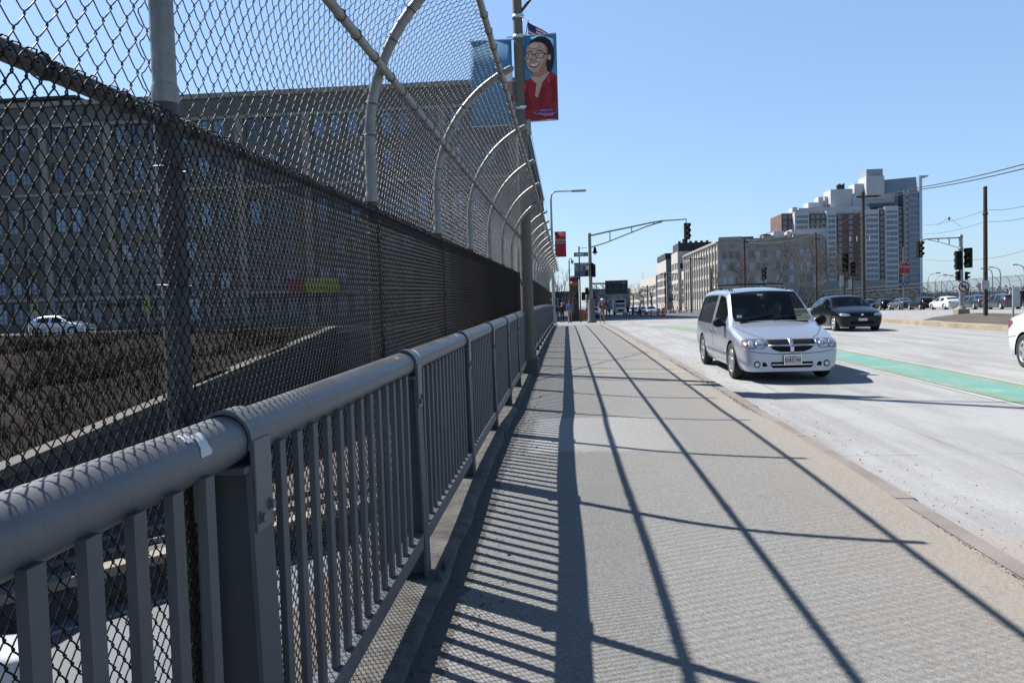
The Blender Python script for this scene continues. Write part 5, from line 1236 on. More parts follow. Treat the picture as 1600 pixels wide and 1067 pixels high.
# --- banners
def banner(label, loc, w, h, m_, side=1, rz=0, arms=True, group=None):
    t = thing('hanging_banner', label, 'banner', loc, rz, group)
    mb = MB(); n = 10; vs = []
    for i in range(n+1):
        for z in (-h/2, h/2):
            for dy in (-.004, .004): vs.append((w*(i/n-.5), dy+.012*math.sin(i*.7+z), z))
    fs = []
    for i in range(n): b = 4*i; fs += [(b, b+4, b+6, b+2), (b+1, b+3, b+7, b+5), (b, b+1, b+5, b+4), (b+2, b+6, b+7, b+3)]
    fs += [(0, 2, 3, 1), (4*n, 4*n+1, 4*n+3, 4*n+2)]
    mb.add(vs, fs, True); sub2(t, 'cloth', mb, m_)
    if arms:
        for z in (-h/2-.012, h/2+.012): mb = MB(); mb.tube([(-side*(w/2+.14), 0, z), (side*w/2, 0, z)], .012, 6); sub2(t, 'banner_arm', mb, M['rim'])
    return t
def flat(poly, y, T=None):
    mb = MB(); n = len(poly); mb.add([(p[0], y, p[1]) for p in poly]+[(p[0], y+.001, p[1]) for p in poly], [tuple(range(n)), tuple(reversed(range(n, 2*n)))]+[(i, (i+1) % n, n+(i+1) % n, n+i) for i in range(n)]); return mb
def ell(cx, cz, a, b, n=28, a0=0, a1=2*math.pi): return [(cx+a*math.cos(a0+(a1-a0)*i/n), cz+b*math.sin(a0+(a1-a0)*i/n)) for i in range(n)]
def layers(t, items, y0=-.019):
    """printed shapes: one picture part made of thin flat layers, pixel-free"""
    mats = []; mb = MB(); y = y0
    for poly, m_ in items:
        m_ = M[m_]
        if m_ not in mats: mats.append(m_)
        f = flat(poly, y); mb.cur = mats.index(m_); mb.add(f.v, f.f); y -= .0012
    o = mb.build('printed_picture', mats, t); return o
p = at(838, 123, ly)
bn = banner('blue banner with a smiling woman in glasses and red blouse, right of the lamp post', (p.x, ly-.02, p.z), .80, 1.58, M['banner_blue'], 1, R(-4))
layers(bn, [
 ([(-.395, .3), (-.395, .785), (-.2, .785), (-.25, .4), (-.33, .1)], 'blue_light'),
 ([(-.395, -.785), (.395, -.785), (.395, .0), (.33, .07), (.24, .10), (-.06, .0), (-.18, -.03), (-.34, -.13), (-.395, -.2)], 'blouse'),
 ([(-.395, -.45), (-.33, -.52), (-.24, -.68), (-.30, -.77), (-.395, -.77)], 'skin_print'), ([(-.395, -.44), (-.32, -.52), (-.395, -.60)], 'skin_shade'),
 ([(-.04, .30), (-.05, .12), (-.10, .02), (.06, -.14), (.24, .08), (.26, .14), (.26, .34)], 'skin_shade'),
 ([(-.12, .03), (-.04, -.08), (.06, -.14), (.17, -.04), (.27, .10), (.17, .06), (.06, .0)], 'skin_print'), ([(.0, -.12), (.06, -.10), (.11, -.12), (.02, -.37), (-.03, -.34)], 'skin_print'),
 ([(-.14, .60), (-.06, .71), (.06, .765), (.19, .75), (.29, .67), (.345, .53), (.35, .38), (.33, .22), (.28, .08), (.22, .10), (.18, .3), (.0, .6)], 'hair_print'),
 ([(-.155, .57), (-.175, .46), (-.185, .36), (-.175, .25), (-.13, .16), (-.05, .105), (.03, .11), (.12, .17), (.19, .26), (.235, .37), (.24, .50), (.20, .60), (.10, .665), (-.02, .675), (-.11, .64)], 'skin_print'),
 ([(.05, .13), (.12, .17), (.19, .26), (.235, .37), (.24, .50), (.20, .60), (.17, .62), (.19, .45), (.16, .3)], 'skin_shade'),
 ([(-.14, .60), (-.10, .66), (-.02, .70), (.10, .70), (.20, .64), (.25, .54), (.255, .42), (.235, .44), (.225, .54), (.17, .61), (.08, .655), (-.03, .665), (-.10, .635)], 'hair_print'),
 (ell(.262, .36, .030, .055, 14), 'skin_print'),
 ([(-.165, .485), (-.10, .505), (-.045, .49), (-.045, .478), (-.10, .490), (-.165, .470)], 'hair_print'), ([(.02, .49), (.08, .508), (.155, .485), (.155, .472), (.08, .493), (.02, .477)], 'hair_print'),
 ([(-.19, .455), (-.05, .45), (-.045, .39), (-.07, .345), (-.15, .345), (-.18, .38)], 'hair_print'), ([(-.178, .443), (-.062, .438), (-.058, .39), (-.078, .357), (-.145, .357), (-.168, .386)], 'skin_print'),
 ([(.0, .45), (.17, .455), (.165, .38), (.13, .345), (.04, .345), (.008, .38)], 'hair_print'), ([(.013, .438), (.157, .443), (.152, .386), (.124, .357), (.046, .357), (.02, .386)], 'skin_print'), ([(-.05, .43), (.0, .43), (.0, .42), (-.05, .42)], 'hair_print'), ([(.165, .44), (.25, .42), (.25, .408), (.165, .425)], 'hair_print'),
 (ell(-.118, .405, .030, .015, 14), 'white'), (ell(.078, .405, .034, .016, 14), 'white'), (ell(-.125, .405, .013, .014, 12), 'hair_print'), (ell(.068, .405, .014, .015, 12), 'hair_print'),
 ([(-.055, .40), (-.085, .31), (-.06, .292), (-.02, .296), (.0, .312), (-.01, .33), (-.04, .34)], 'skin_shade'),
 ([(-.135, .262), (-.07, .248), (.0, .252), (.075, .275), (.05, .222), (-.01, .188), (-.07, .192), (-.115, .222)], 'blouse'), ([(-.122, .256), (-.07, .246), (.0, .250), (.062, .268), (.03, .225), (-.02, .208), (-.07, .210)], 'white'),
 ([(-.30, -.20), (-.22, -.16), (-.12, -.45), (-.16, -.62), (-.20, -.45)], 'blouse_dark'), ([(.28, -.05), (.34, -.1), (.36, -.45), (.31, -.5), (.33, -.3)], 'blouse_dark'), ([(.12, -.2), (.16, -.18), (.10, -.5), (.05, -.55)], 'blouse_dark'), ([(-.24, -.12), (-.17, -.08), (-.20, -.24), (-.27, -.22)], 'blouse_light'), ([(.20, .0), (.27, .04), (.27, -.12), (.21, -.14)], 'blouse_light'),
 (ell(-.02, .585, .085, .045, 18), 'skin_light'), (ell(-.135, .315, .026, .028, 14), 'skin_light'), (ell(.065, .315, .045, .026, 14), 'skin_light'), ([(-.045, .39), (-.06, .33), (-.045, .325), (-.03, .39)], 'skin_light'), ([(.06, .74), (.17, .72), (.26, .64), (.20, .70), (.10, .715)], 'hair_sheen'), ([(.30, .56), (.325, .42), (.31, .30), (.30, .42)], 'hair_sheen'),
 (ell(.17, -.66, .235, .055, 30), 'pink_print'), ([(.06, -.69), (.14, -.735), (.30, -.735), (.33, -.70), (.36, -.66), (.1, -.66)], 'pink_print'), (ell(-.36, -.30, .014, .014, 12), 'white')])
text_part('hashtag_text', '#ProudtoBU', .085, mat('ink_navy', (.02, .03, .12), .7), bn, (.19, -.0865, -.655), bold=.001, depth=.001)
p = at(768, 130, ly); bl = banner('blue banner seen through the fence mesh, left of the lamp post', (p.x, ly+.02, p.z), .80, 1.58, M['banner_blue'], -1, R(0))
layers(bl, [([(.22, .14), (.30, .24), (.395, .26), (.395, .02), (.30, .0)], 'white'), ([(.26, .0), (.395, .02), (.395, -.25), (.30, -.22)], 'skin_shade'), ([(.28, -.25), (.395, -.25), (.395, -.70), (.33, -.60)], 'blouse')])
mb = MB(); n = 9; 
fl = thing('small_flag', 'small striped flag with blue corner behind the top of the portrait banner', 'flag', (lx+.10, ly+.12, zd(ly)+6.37))
vs = []; 
for k in range(7):
    mb2 = MB(); mb2.cur = 0
def flagpart(nm, u0, u1, v0, v1, m_, dy=0):
    mb = MB(); vs = []
    for i in range(7):
        u = u0+(u1-u0)*i/6
        for v in (v0, v1): vs.append((u*.40+.06, dy+.02*math.sin(u*7), .33-u*.24-v*(.22-.05*u)))
    mb.add(vs, [(2*i, 2*i+2, 2*i+3, 2*i+1) for i in range(6)], True); sub2(fl, nm, mb, m_)
for k in range(7): flagpart('stripe', 0, 1, k/7, (k+1)/7, M['flag_red'] if k % 2 == 0 else M['white'])
flagpart('canton', 0, .38, 0, .57, M['flag_blue'], -.006)
mb = MB(); mb.tube([(.0, 0, -.0), (.07, 0, .36)], .010, 6); sub2(fl, 'staff', mb, M['dark_metal'])
# --- second lamp with slim arm and red banner
p = at(866, 503, 50.5); l2y = 50.5
t = thing('street_lamp', 'slim grey lamp post with a long straight arm at the end of the fence', 'street lamp', (p.x, l2y, zd(l2y)))
mb = MB(); mb.tube([(0, 0, 0), (0, 0, 4), (-.0, 0, 8.1), (.06, 0, 8.45), (.22, 0, 8.6), (.5, 0, 8.62), (1.5, 0, 8.60)], [.11, .09, .065, .055, .05, .045, .035], 12); mb.tube([(0, 0, 0), (0, 0, .6)], .16, 12); sub2(t, 'pole', mb, M['grey_metal'])
mb = MB(); mb.bbox((1.35, -.14, 8.54), (2.3, .14, 8.66), .04); sub2(t, 'lamp_head', mb, M['grey_metal'])
def bu(px0, px1, py0, py1, Y, label, txt=True, side=1, rz=0):
    a, b = at(px0, py0, Y), at(px1, py1, Y); w, h = b.x-a.x, abs(a.z-b.z)
    t = banner(label, ((a.x+b.x)/2, Y-.12, (a.z+b.z)/2), w, h, M['banner_red'], side, rz)
    if txt:
        text_part('banner_text', 'BOSTON', w*.235, M['off_white'], t, (0, -.03, h*.16), bold=.004); text_part('banner_text', 'UNIVERSITY', w*.155, M['off_white'], t, (0, -.03, h*.05), bold=.002)
    return t
bu(866.5, 885, 363, 401, 50.5, 'red university banner on the slim lamp post')
bu(924, 931, 456, 467, 88, 'small red banner low beyond the signal mast pole', False)
bu(1404, 1411.5, 411, 427, 95, 'left one of the pair of red banners before the glass tower')
bu(1412.8, 1421, 411, 427, 95, 'right one of the pair of red banners before the glass tower')
p = at(1412, 478, 95); t = thing('sign_post', 'slim yellowish post carrying the pair of red banners and a blue round sign', 'post', (p.x, 95, zr(44, 95)))
mb = MB(); mb.tube([(0, 0, 0), (0, 0, 7.5)], .07, 8); sub2(t, 'post', mb, mat('post_yellow', (.24, .22, .10), .7)); mb = MB(); mb.lathe([(0, -.02), (.30, -.02), (.30, .02), (0, .02)], 24, T=Matrix.Translation((.1, -.1, 3.1)) @ Matrix.Rotation(R(90), 4, 'X')); sub2(t, 'round_sign', mb, M['sign_blue'])
mb = MB(); mb.box((.07, -.135, 2.93), (.13, -.121, 3.2)); mb.box((.02, -.135, 3.08), (.18, -.122, 3.13)); sub2(t, 'sign_symbol', mb, M['white'])

# --- traffic signals
def signal_head(parent, loc, rz=0, s=1.0, lit=None, backplate=False, n=3):
    e = bpy.data.objects.new('signal_head', None); COL.objects.link(e); e.parent = parent; e.location = loc; e.rotation_euler = (0, 0, rz); e.scale = (s, s, s)
    mb = MB(); mb.bbox((-.17, -.10, -n*.175), (.17, .12, n*.175), .02)
    if backplate: mb.box((-.26, .03, -n*.175-.1), (.26, .05, n*.175+.1))
    for k in range(n):
        z = (n/2-.5-k)*.345; vs = []; m_ = 14
        for i in range(m_+1):
            a = math.pi*(-.1+1.2*i/m_); vs += [(.14*math.cos(a), -.10, z+.14*math.sin(a)), (.135*math.cos(a), -.34+.10*(1-math.sin(a)), z+.135*math.sin(a))]
        mb.add(vs, [(2*i, 2*i+1, 2*i+3, 2*i+2) for i in range(m_)], True)
    sub2(e, 'housing', mb, M['signal_black'])
    for k in range(n):
        z = (n/2-.5-k)*.345; mb = MB(); mb.lathe([(0, -.135), (.08, -.13), (.115, -.112), (.12, -.10)], 16, T=Matrix.Translation((0, 0, z)) @ Matrix.Rotation(0, 4, 'Z'), axis='z') if False else None
        mb = MB(); T = Matrix.Translation((0, 0, z)) @ Matrix.Rotation(R(90), 4, 'X'); mb.lathe([(0, .135), (.08, .13), (.115, .112), (.12, .10)], 16, T=T)
        sub2(e, 'lens', mb, [M['lens_red'], M['lens_amber'], M['green_lit'] if lit == 'g' else M['lens_green']][k % 3])
    return e
# mast arm over the street end
Y0 = 57.5; p = at(923, 503, Y0)
t = thing('traffic_signal_mast', 'grey signal mast with a long trussed arm reaching over the road', 'traffic signal', (p.x, Y0, zd(Y0)-.1))
bz = zd(Y0)-.1
def L(px, py, Y=Y0): q_ = at(px, py, Y); return (q_.x-p.x, Y-Y0, q_.z-bz)
mb = MB(); a = L(921, 366); mb.tube([(a[0], 0, 0), (a[0], 0, a[2])], [.15, .115], 12); mb.ball((a[0], 0, a[2]), .12, 10); sub2(t, 'mast', mb, M['green_metal'])
mb = MB(); mb.lathe([(.36, 0), (.36, .1), (.27, .25), (.26, 1.5), (.17, 1.75)], 12, T=Matrix.Translation((a[0], 0, 0))); sub2(t, 'base', mb, M['lamp_pole'])
mb = MB(); A = [L(x, y) for x, y in ((922, 368.5), (950, 362), (985, 355), (1015, 348.5), (1035, 345), (1055, 344), (1073, 342.5))]; B_ = [L(x, y) for x, y in ((923, 386.5), (945, 380), (985, 364), (1010, 354), (1035, 346.5))]
mb.tube(A, [.065, .062, .06, .055, .05, .045, .04], 8); mb.tube(B_, .045, 8)
for x, ya, yb in ((953, 361, 376), (987, 355, 363), (1021, 347.5, 350.5)): mb.tube([L(x, ya), L(x, yb)], .04, 6)
sub2(t, 'mast_arm', mb, M['green_metal'])
mb = MB(); mb.tube([L(1072, 342), L(1072, 349)], .03, 6); sub2(t, 'hanger', mb, M['dark_metal'])
signal_head(t, L(1073.5, 361.5), R(25), 1.15)
mb = MB(); c = L(929.5, 392); mb.tube([L(929.5, 385), c], .03, 6); mb.lathe([(.05, .28), (.10, .2), (.12, .0), (.2, -.12), (.2, -.16), (.05, -.2), (.02, -.34), (0, -.35)], 12, T=Matrix.Translation(c)); sub2(t, 'camera_dome', mb, M['signal_black'])
signal_head(t, L(924, 422), R(180), 1.0); signal_head(t, L(917, 455), R(180), .75, n=2); signal_head(t, L(927.5, 423), R(-70), .9)
# street name sign and its thin pole
p2 = at(907.5, 497, 60); t = thing('sign_post', 'thin black post with a green street name sign left of the signal mast', 'post', (p2.x, 60, zd(60)-.1))
tz = at(907.5, 385, 60).z-t.location.z
mb = MB(); mb.tube([(0, 0, 0), (0, 0, tz)], .05, 8); mb.tube([(0, 0, tz-.15), (.62, -.2, tz-.15)], .022, 6); sub2(t, 'post', mb, M['dark_metal'])
g1, g2 = at(896.5, 394.5, 59.9), at(919, 401, 59.9); ww = g2.x-g1.x
ss = thing('street_name_sign', 'green street name sign reading ESSEX ST', 'street sign', ((g1.x+g2.x)/2, 59.85, (g1.z+g2.z)/2))
mb = MB(); mb.bbox((-ww/2, -.015, -.16), (ww/2, .015, .16), .004); sub2(ss, 'panel', mb, M['sign_green']); text_part('sign_text', 'ESSEX', .24, M['white'], ss, (-.08, -.018, -.01), bold=.004); text_part('sign_text', 'ST', .13, M['white'], ss, (ww/2-.13, -.018, .04), bold=.002)
signal_head(t, (-.35, -.1, at(903, 463, 60).z-t.location.z), R(20), .9, n=2); signal_head(t, (.25, -.1, at(911, 463, 60).z-t.location.z), R(180), .9, n=2)
# portrait banner in dark blue and brown column, lamp with hook
pb = banner('dark blue banner with a face, between the thin black post and the signal mast', tuple(at(911, 421.5, 66)), 1.5, 1.15, mat('banner_navy', (.05, .07, .16), .7), 1, 0)
layers(pb, [([(.1, -.55), (.7, -.55), (.7, -.15), (.5, 0), (.2, -.1)], 'cloth_black'), (ell(.38, .2, .2, .27), 'hair_print'), (ell(.35, .17, .15, .21), 'skin_print'), ([(-.7, -.1), (.0, -.1), (.0, .3), (-.7, .3)], 'cloth_grey')])
p3 = at(899, 500, 70); t = thing('advertising_column', 'tall dark brown column with an orange band and faded bills', 'column', (p3.x, 70, zd(70)-.15))
hh = at(899, 431, 70).z-t.location.z
mb = MB(); mb.lathe([(.44, 0), (.44, .3), (.38, .32), (.38, hh-.35), (.46, hh-.3), (.46, hh-.12), (.3, hh), (0, hh)], 16); sub2(t, 'shaft', mb, mat('column_brown', (.055, .035, .028), .8, 0, .4, 2)); mb = MB(); mb.lathe([(.388, hh-.9), (.39, hh-.9), (.39, hh-.5), (.388, hh-.5)], 16); sub2(t, 'orange_band', mb, mat('faded_orange', (.30, .09, .03), .8))
p4 = at(891.5, 500, 62); t = thing('street_lamp', 'short thin lamp post with a hooked globe beside the brown column', 'street lamp', (p4.x, 62, zd(62)-.1)); hh = at(891.5, 404, 62).z-t.location.z
mb = MB(); mb.tube([(0, 0, 0), (0, 0, hh-.2), (.06, 0, hh-.02), (.2, 0, hh), (.24, 0, hh-.12)], [.06, .045, .035, .03, .03], 8); sub2(t, 'pole', mb, M['dark_metal']); mb = MB(); mb.ball((.25, 0, hh-.28), (.13, .13, .16), 12); sub2(t, 'globe', mb, M['grey_metal'])
# back of the big overhead sign on its truss
Yg = 140; t = thing('gantry_sign', 'large dark overhead sign seen from behind on a pipe truss', 'road sign', (at(923, 490, Yg).x, Yg, zd(Yg)-.2)); gx, gz = t.location.x, t.location.z
def G_(x, y): q_ = at(x, y, Yg); return (q_.x-gx, 0, q_.z-gz)
a, b = G_(946, 460), G_(981, 437.5); mb = MB(); mb.bbox((a[0], .25, a[2]), (b[0], .40, b[2]), .02); sub2(t, 'sign_panel', mb, M['sign_grey'])
mb = MB()
for y1, y2 in ((443.2, 442.6), (453, 452.4)): mb.tube([G_(922, y1), G_(977, y2)], .13, 8)
for x in (932, 942, 952, 962, 972): mb.tube([G_(x, 443), G_(x, 453)], .08, 6)
for x in (926, 936): mb.tube([G_(x, 443), G_(x+12, 453)], .06, 6)
mb.tube([(0, 0, 0), (0, 0, G_(923, 440)[2])], [.25, .2], 12); sub2(t, 'truss', mb, M['green_metal'])
mb = MB()
for k in range(5): x = a[0]+(b[0]-a[0])*(k+.5)/5; mb.box((x-.05, .17, a[2]+.1), (x+.05, .25, b[2]-.1))
sub2(t, 'stiffeners', mb, M['dark_metal'])

# --- traffic island on the right with signals, signs and poles
mb = MB(); isl = [(15.1, 20), (15.2, 30), (16.0, 42), (16.8, 60), (18.2, 100), (18.9, 102), (17.75, 60), (16.95, 42), (16.6, 36.5), (18.6, 40.0), (20.2, 43.3), (22.9, 43.3), (24.2, 38), (24.0, 26), (22, 20)]
n = len(isl); inner = []
cx, cy = 18.6, 38
vs = [(x, y, zr(x, y)-.1) for x, y in isl]+[(x, y, zr(x, y)+.18) for x, y in isl]; k_ = []
for x, y in isl:
    d = Vector(((.45 if x < 17.0+.02*(y-42) and y < 101 and (x < 16.4 or y > 42 and x < 16.2+.034*(y-42)) else -.3), 0)); k_.append((x+d.x, y+d.y, zr(x, y)+.18))
mb.add(vs, [(i, (i+1) % n, n+(i+1) % n, n+i) for i in range(n)]+[tuple(range(n, 2*n))]); tag(mb.build('island_kerb', M['kerb_beige']), kind='structure')
mb = MB(); nx_ = 26
vs = []
cen = lambda y: .5*(19.5+{True: 21}[True])
for j in range(40):
    y = 24.6+j*1.0; 
    xr = 23.8 if y < 43 else 16.75; xl = float(np.interp(y, [20, 30, 42, 64], [15.45, 15.55, 16.35, 17.2]))
    for i in range(8):
        u = i/7; lo = xl if y < 37 else max(xl, xl+(y-36.5)*.56) if y < 43 else xl; x = lo+(xr-lo)*u; vs.append((x, y, zr(20, y)+.165+.14*math.sin(math.pi*u)*(1 if 24 < y < 43 else .1)+random.uniform(0, .03)))
mb.add(vs, [(8*j+i, 8*j+i+1, 8*j+9+i, 8*j+8+i) for j in range(18) for i in range(7)], True); tag(mb.build('island_ground', mat('island_dirt', (.06, .044, .03), .95, 0, 0, 1.2, .8, 20, col2=(.12, .10, .085))), kind='structure')
Y1 = 42.5; p = at(1502, 492, Y1); t = thing('traffic_signal_mast', 'signal mast on the island with a thin arm to the left and round no-left-turn sign', 'traffic signal', (p.x, Y1, zr(25, Y1)+.2)); sx0, sz0 = p.x, t.location.z
def S_(x, y, Y=Y1): q_ = at(x, y, Y); return (q_.x-sx0, Y-Y1, q_.z-sz0)
top = S_(1501, 370); mb = MB(); mb.tube([(0, 0, 0), (top[0], 0, top[2])], [.12, .095], 12); mb.ball(top, .13, 10); mb.ball(S_(1501.3, 389), .13, 10); sub2(t, 'mast', mb, M['grey_metal'])
mb = MB(); mb.bbox((-.30, -.3, -.1), (.30, .3, .35), .04); mb.lathe([(.24, .3), (.2, .45), (.13, .5)], 12); sub2(t, 'base', mb, M['concrete_old'])
mb = MB(); mb.tube([S_(1500, 371.5), S_(1460, 373), S_(1446, 374), S_(1439, 376), S_(1437, 381)], .035, 8); mb.tube([S_(1500, 388), S_(1470, 379), S_(1450, 374.5)], .018, 6)
for x in (1466, 1483): mb.tube([S_(x, 372), S_(x, 377+(x-1466)*.3)], .03, 6)
sub2(t, 'mast_arm', mb, M['grey_metal'])
signal_head(t, S_(1437, 389.5), R(20), .82); signal_head(t, S_(1513, 403), R(-50), 1.0, lit='g'); signal_head(t, S_(1497.5, 407), R(180), .95); signal_head(t, S_(1510, 431), R(60), .62, n=2); signal_head(t, S_(1497.5, 431), R(180), .7, n=2)
ns = thing('no_left_turn_sign', 'round white sign with red ring and crossed left arrow on the island mast', 'road sign', (at(1506, 448, Y1-.2).x, Y1-.2, at(1506, 448, Y1).z))
T = Matrix.Rotation(R(90), 4, 'X'); mb = MB(); mb.lathe([(0, -.01), (.30, -.01), (.30, .01), (0, .01)], 28, T=T); sub2(ns, 'panel', mb, M['white'])
mb = MB(); mb.lathe([(.235, .012), (.235, .018), (.295, .018), (.295, .012)], 28, T=T); sub2(ns, 'red_ring', mb, mat('ring_red', (.20, .015, .02), .5))
mb = MB(); mb.add([(.06, -.016, -.17), (.12, -.016, -.17), (.12, -.016, .06), (-.04, -.016, .06), (-.04, -.016, .13), (-.17, -.016, .03), (-.04, -.016, -.07), (-.04, -.016, 0), (.06, -.016, 0)], [tuple(range(9))]); sub2(ns, 'arrow', mb, M['black'])
mb = MB(); mb.box((-.26, -.024, -.03), (.26, -.020, .03), T=Matrix.Rotation(R(45), 4, 'Y')); sub2(ns, 'slash', mb, M['ring_red'] if 'ring_red' in M else bpy.data.materials['ring_red'])
# signals standing on the median strip
for px, pt, pbm, Y, s, lab, rz in ((1321, 396, 470, 46, 1.0, 'black signal head on a short pole, left one of the two before the brick tower', R(-10)), (1333.5, 408, 470, 55, .9, 'smaller signal head with green lens right of the larger one before the brick tower', R(-20)), (1194, 418, 475, 70, 1.05, 'black signal head seen above the roof of the silver van', R(15))):
    q_ = at(px, pbm, Y); t = thing('traffic_signal', lab, 'traffic signal', (q_.x, Y, zr(20, Y)+.15)); zt = at(px, pt, Y).z-t.location.z
    mb = MB(); mb.tube([(.02, .2, 0), (.02, .2, zt)], .055, 8); mb.box((-.05, .05, zt-.9), (.05, .2, zt-.8)); sub2(t, 'pole', mb, M['dark_metal']); signal_head(t, (0, 0, zt-.55), rz, s, 'g' if px == 1333.5 else None)
    signal_head(t, (.0, .05, zt-.55), rz+math.pi, s*.98); mb = MB(); mb.box((-.25, .1, zt-1.9), (-.05, .14, zt-1.25)); sub2(t, 'small_sign', mb, M['grey_metal'])
# wooden utility poles
def upole(label, px, ptop, pbot, Y, r=.13, cross=None, group=None, zb=None):
    q_ = at(px, pbot, Y); z0 = zr(20, Y) if zb is None else zb; zt = at(px, ptop, Y).z; t = thing('utility_pole', label, 'utility pole', (q_.x, Y, z0), 0, group)
    x2 = at(px, ptop, Y).x-q_.x; mb = MB(); mb.tube([(0, 0, -.1), (x2*.0, 0, (zt-z0)*.5), (x2*.0, 0, zt-z0)], [r, r*.92, r*.82], 12); mb.lathe([(r*1.05, (zt-z0)*.8), (r*1.1, (zt-z0)*.8+.02), (r*1.1, (zt-z0)*.8+.12), (r*.9, (zt-z0)*.8+.14)], 12); mb.ball((0, 0, zt-z0), (r*.95, r*.95, .1), 10); sub2(t, 'pole', mb, M['wood_pole'])
    if cross:
        for (dz, w) in cross:
            mb = MB(); mb.bbox((-w*.3, -.16, zt-z0-dz-.07), (w*.7, -.04 if r > .1 else .05, zt-z0-dz+.07), .01); ca = sub2(t, 'crossarm', mb, M['wood_pole'])
            mb = MB()
            for u in (-.25, .2, .45, .65): mb.lathe([(.03, 0), (.05, .05), (.03, .09), (.05, .13), (.02, .18)], 8, T=Matrix.Translation((w*u, -.1, zt-z0-dz+.07)))
            sub2(ca, 'insulators', mb, M['grey_metal'])
    return t
upole('tall dark trolley pole on the island, right of the signal mast', 1540, 294, 498, 37, .10)
upole('utility pole with a crossarm in front of the brick and glass towers', 1350, 301, 474, 64, .15, [(.35, 1.9)])
upole('thin dark utility pole in front of the right end of the stone building', 1276, 364, 474, 100, .12, [(.8, .9)])
upole('thin dark utility pole in front of the stone building front, above the van', 1164.5, 374, 474, 110, .15, [(.35, .9)])
upole('leaning utility pole against the sunlit piers of the stone building', 1112, 420, 480, 150, .15)
upole('utility pole with crossarm left of the sunlit piers', 1080.5, 402, 488, 150, .16, [(.35, 4.2)])
upole('slim pole between annex and stone building', 1073, 440, 488, 165, .1)
upole('utility pole with crossarm before the pale tower block', 1040.5, 427, 490, 160, .18, [(.2, 3.5)])
upole('utility pole with crossarm before the farther pale building', 1012.5, 446, 488, 230, .22, [(.4, 6)])
# overhead wires
def wire(label, pts, r=.02, sag=.0, group='overhead wires'):
    P_ = [Vector(at(*p_)) for p_ in pts]; mb = MB(); out = []
    for a, b in zip(P_[:-1], P_[1:]):
        n = 14
        for i in range(n): u = i/n; out.append(a+(b-a)*u-Vector((0, 0, sag*4*u*(1-u))))
    out.append(P_[-1]); mb.tube(out, r, 5); o = mb.build('overhead_wire', M['dark_metal']); o.location = (0, 0, 0); return tag(o, label, 'wire', group)
wire('upper thick cable running from the crossarm to the upper right corner', [(1357, 305, 64), (1440, 292.5, 52), (1660, 240, 34)], .028, .12)
wire('lower thick cable running from the crossarm to the upper right corner', [(1372, 307.5, 64), (1440, 296, 52), (1660, 248, 34)], .028, .12)
wire('thin wire dropping from the crossarm to the lower left', [(1345, 304, 64), (1276, 352, 100), (1166, 376, 110)], .022, .5)
wire('second thin wire dropping from the crossarm to the lower left', [(1372, 306, 64), (1276, 366, 100), (1166, 379, 110)], .022, .5)
wire('thin wire crossing the sky left and right of the island trolley pole, upper one', [(1444, 352, 75), (1541, 328, 46), (1650, 306, 34)], .012, .2)
wire('thin wire crossing the sky below the upper one, over the island mast', [(1444, 366, 80), (1541, 346, 50), (1650, 326, 36)], .012, .2)
wire('lowest thin wire behind the island mast rising to the right edge', [(1444, 405, 80), (1541, 404, 60), (1650, 372, 40)], .012, .2)
wire('wire in front of the stone building side', [(1041, 430, 160), (1080, 407, 150), (1164, 380, 110)], .03, .6)
wire('wire running down the street from the tower block pole', [(1041, 432, 160), (1012, 448, 230), (990, 458, 330)], .04, .6)
wire('drooping hanger wire beside the mast arm at right', [(1464, 352, 60), (1483, 340, 60), (1502, 355, 60)], .012, 0)
wire('thin wire from the portrait lamp post down to the slim lamp post', [(822, 150, 14.7), (835, 235, 24), (864, 372, 50)], .006, .05)
ins = at(1483, 342, 60); mb = MB(); mb.lathe([(.04, -.12), (.08, -.06), (.04, 0), (.08, .06), (.03, .14)], 10, T=Matrix.Translation(ins)); o = mb.build('insulator', M['dark_metal']); tag(o, 'small dark insulator hanging on the wires above the mast arm', 'insulator')
# goose-neck lamps far right
for i, (px, ptop, Y, lb) in enumerate(((1450, 427, 190, 'leftmost of the four pale goose-neck lamps beyond the far fence'), (1461.5, 430, 205, 'second from left of the four pale goose-neck lamps beyond the far fence'), (1471, 431, 225, 'third from left of the four pale goose-neck lamps beyond the far fence'), (1479.5, 433, 245, 'rightmost of the four pale goose-neck lamps beyond the far fence'), (1551, 419, 160, 'grey lamp close to the right of the trolley pole, beyond the far fence'), (1563.5, 417, 150, 'tall curved grey lamp right of the trolley pole, beyond the far fence'), (1601, 413, 140, 'lamp arm reaching in at the right edge beyond the far fence'))):
    q_ = at(px, 480, Y); t = thing('street_lamp', lb, 'street lamp', (q_.x, Y, -6.2)); zt = at(px, ptop, Y).z+6.2; s = 1 if i < 4 else -1; w = Y/90
    mb = MB(); mb.tube([(0, 0, 0), (0, 0, zt-w*.9), (s*.1*w, 0, zt-w*.35), (s*.45*w, 0, zt-.1*w), (s*1.0*w, 0, zt)], [.11, .09, .08, .07, .06], 6); sub2(t, 'pole', mb, M['grey_metal']); mb = MB(); mb.bbox((min(s*.8*w, s*1.35*w), -.2, zt-.08*w), (max(s*.8*w, s*1.35*w), .2, zt+.06*w), .03); sub2(t, 'lamp_head', mb, M['off_white'])
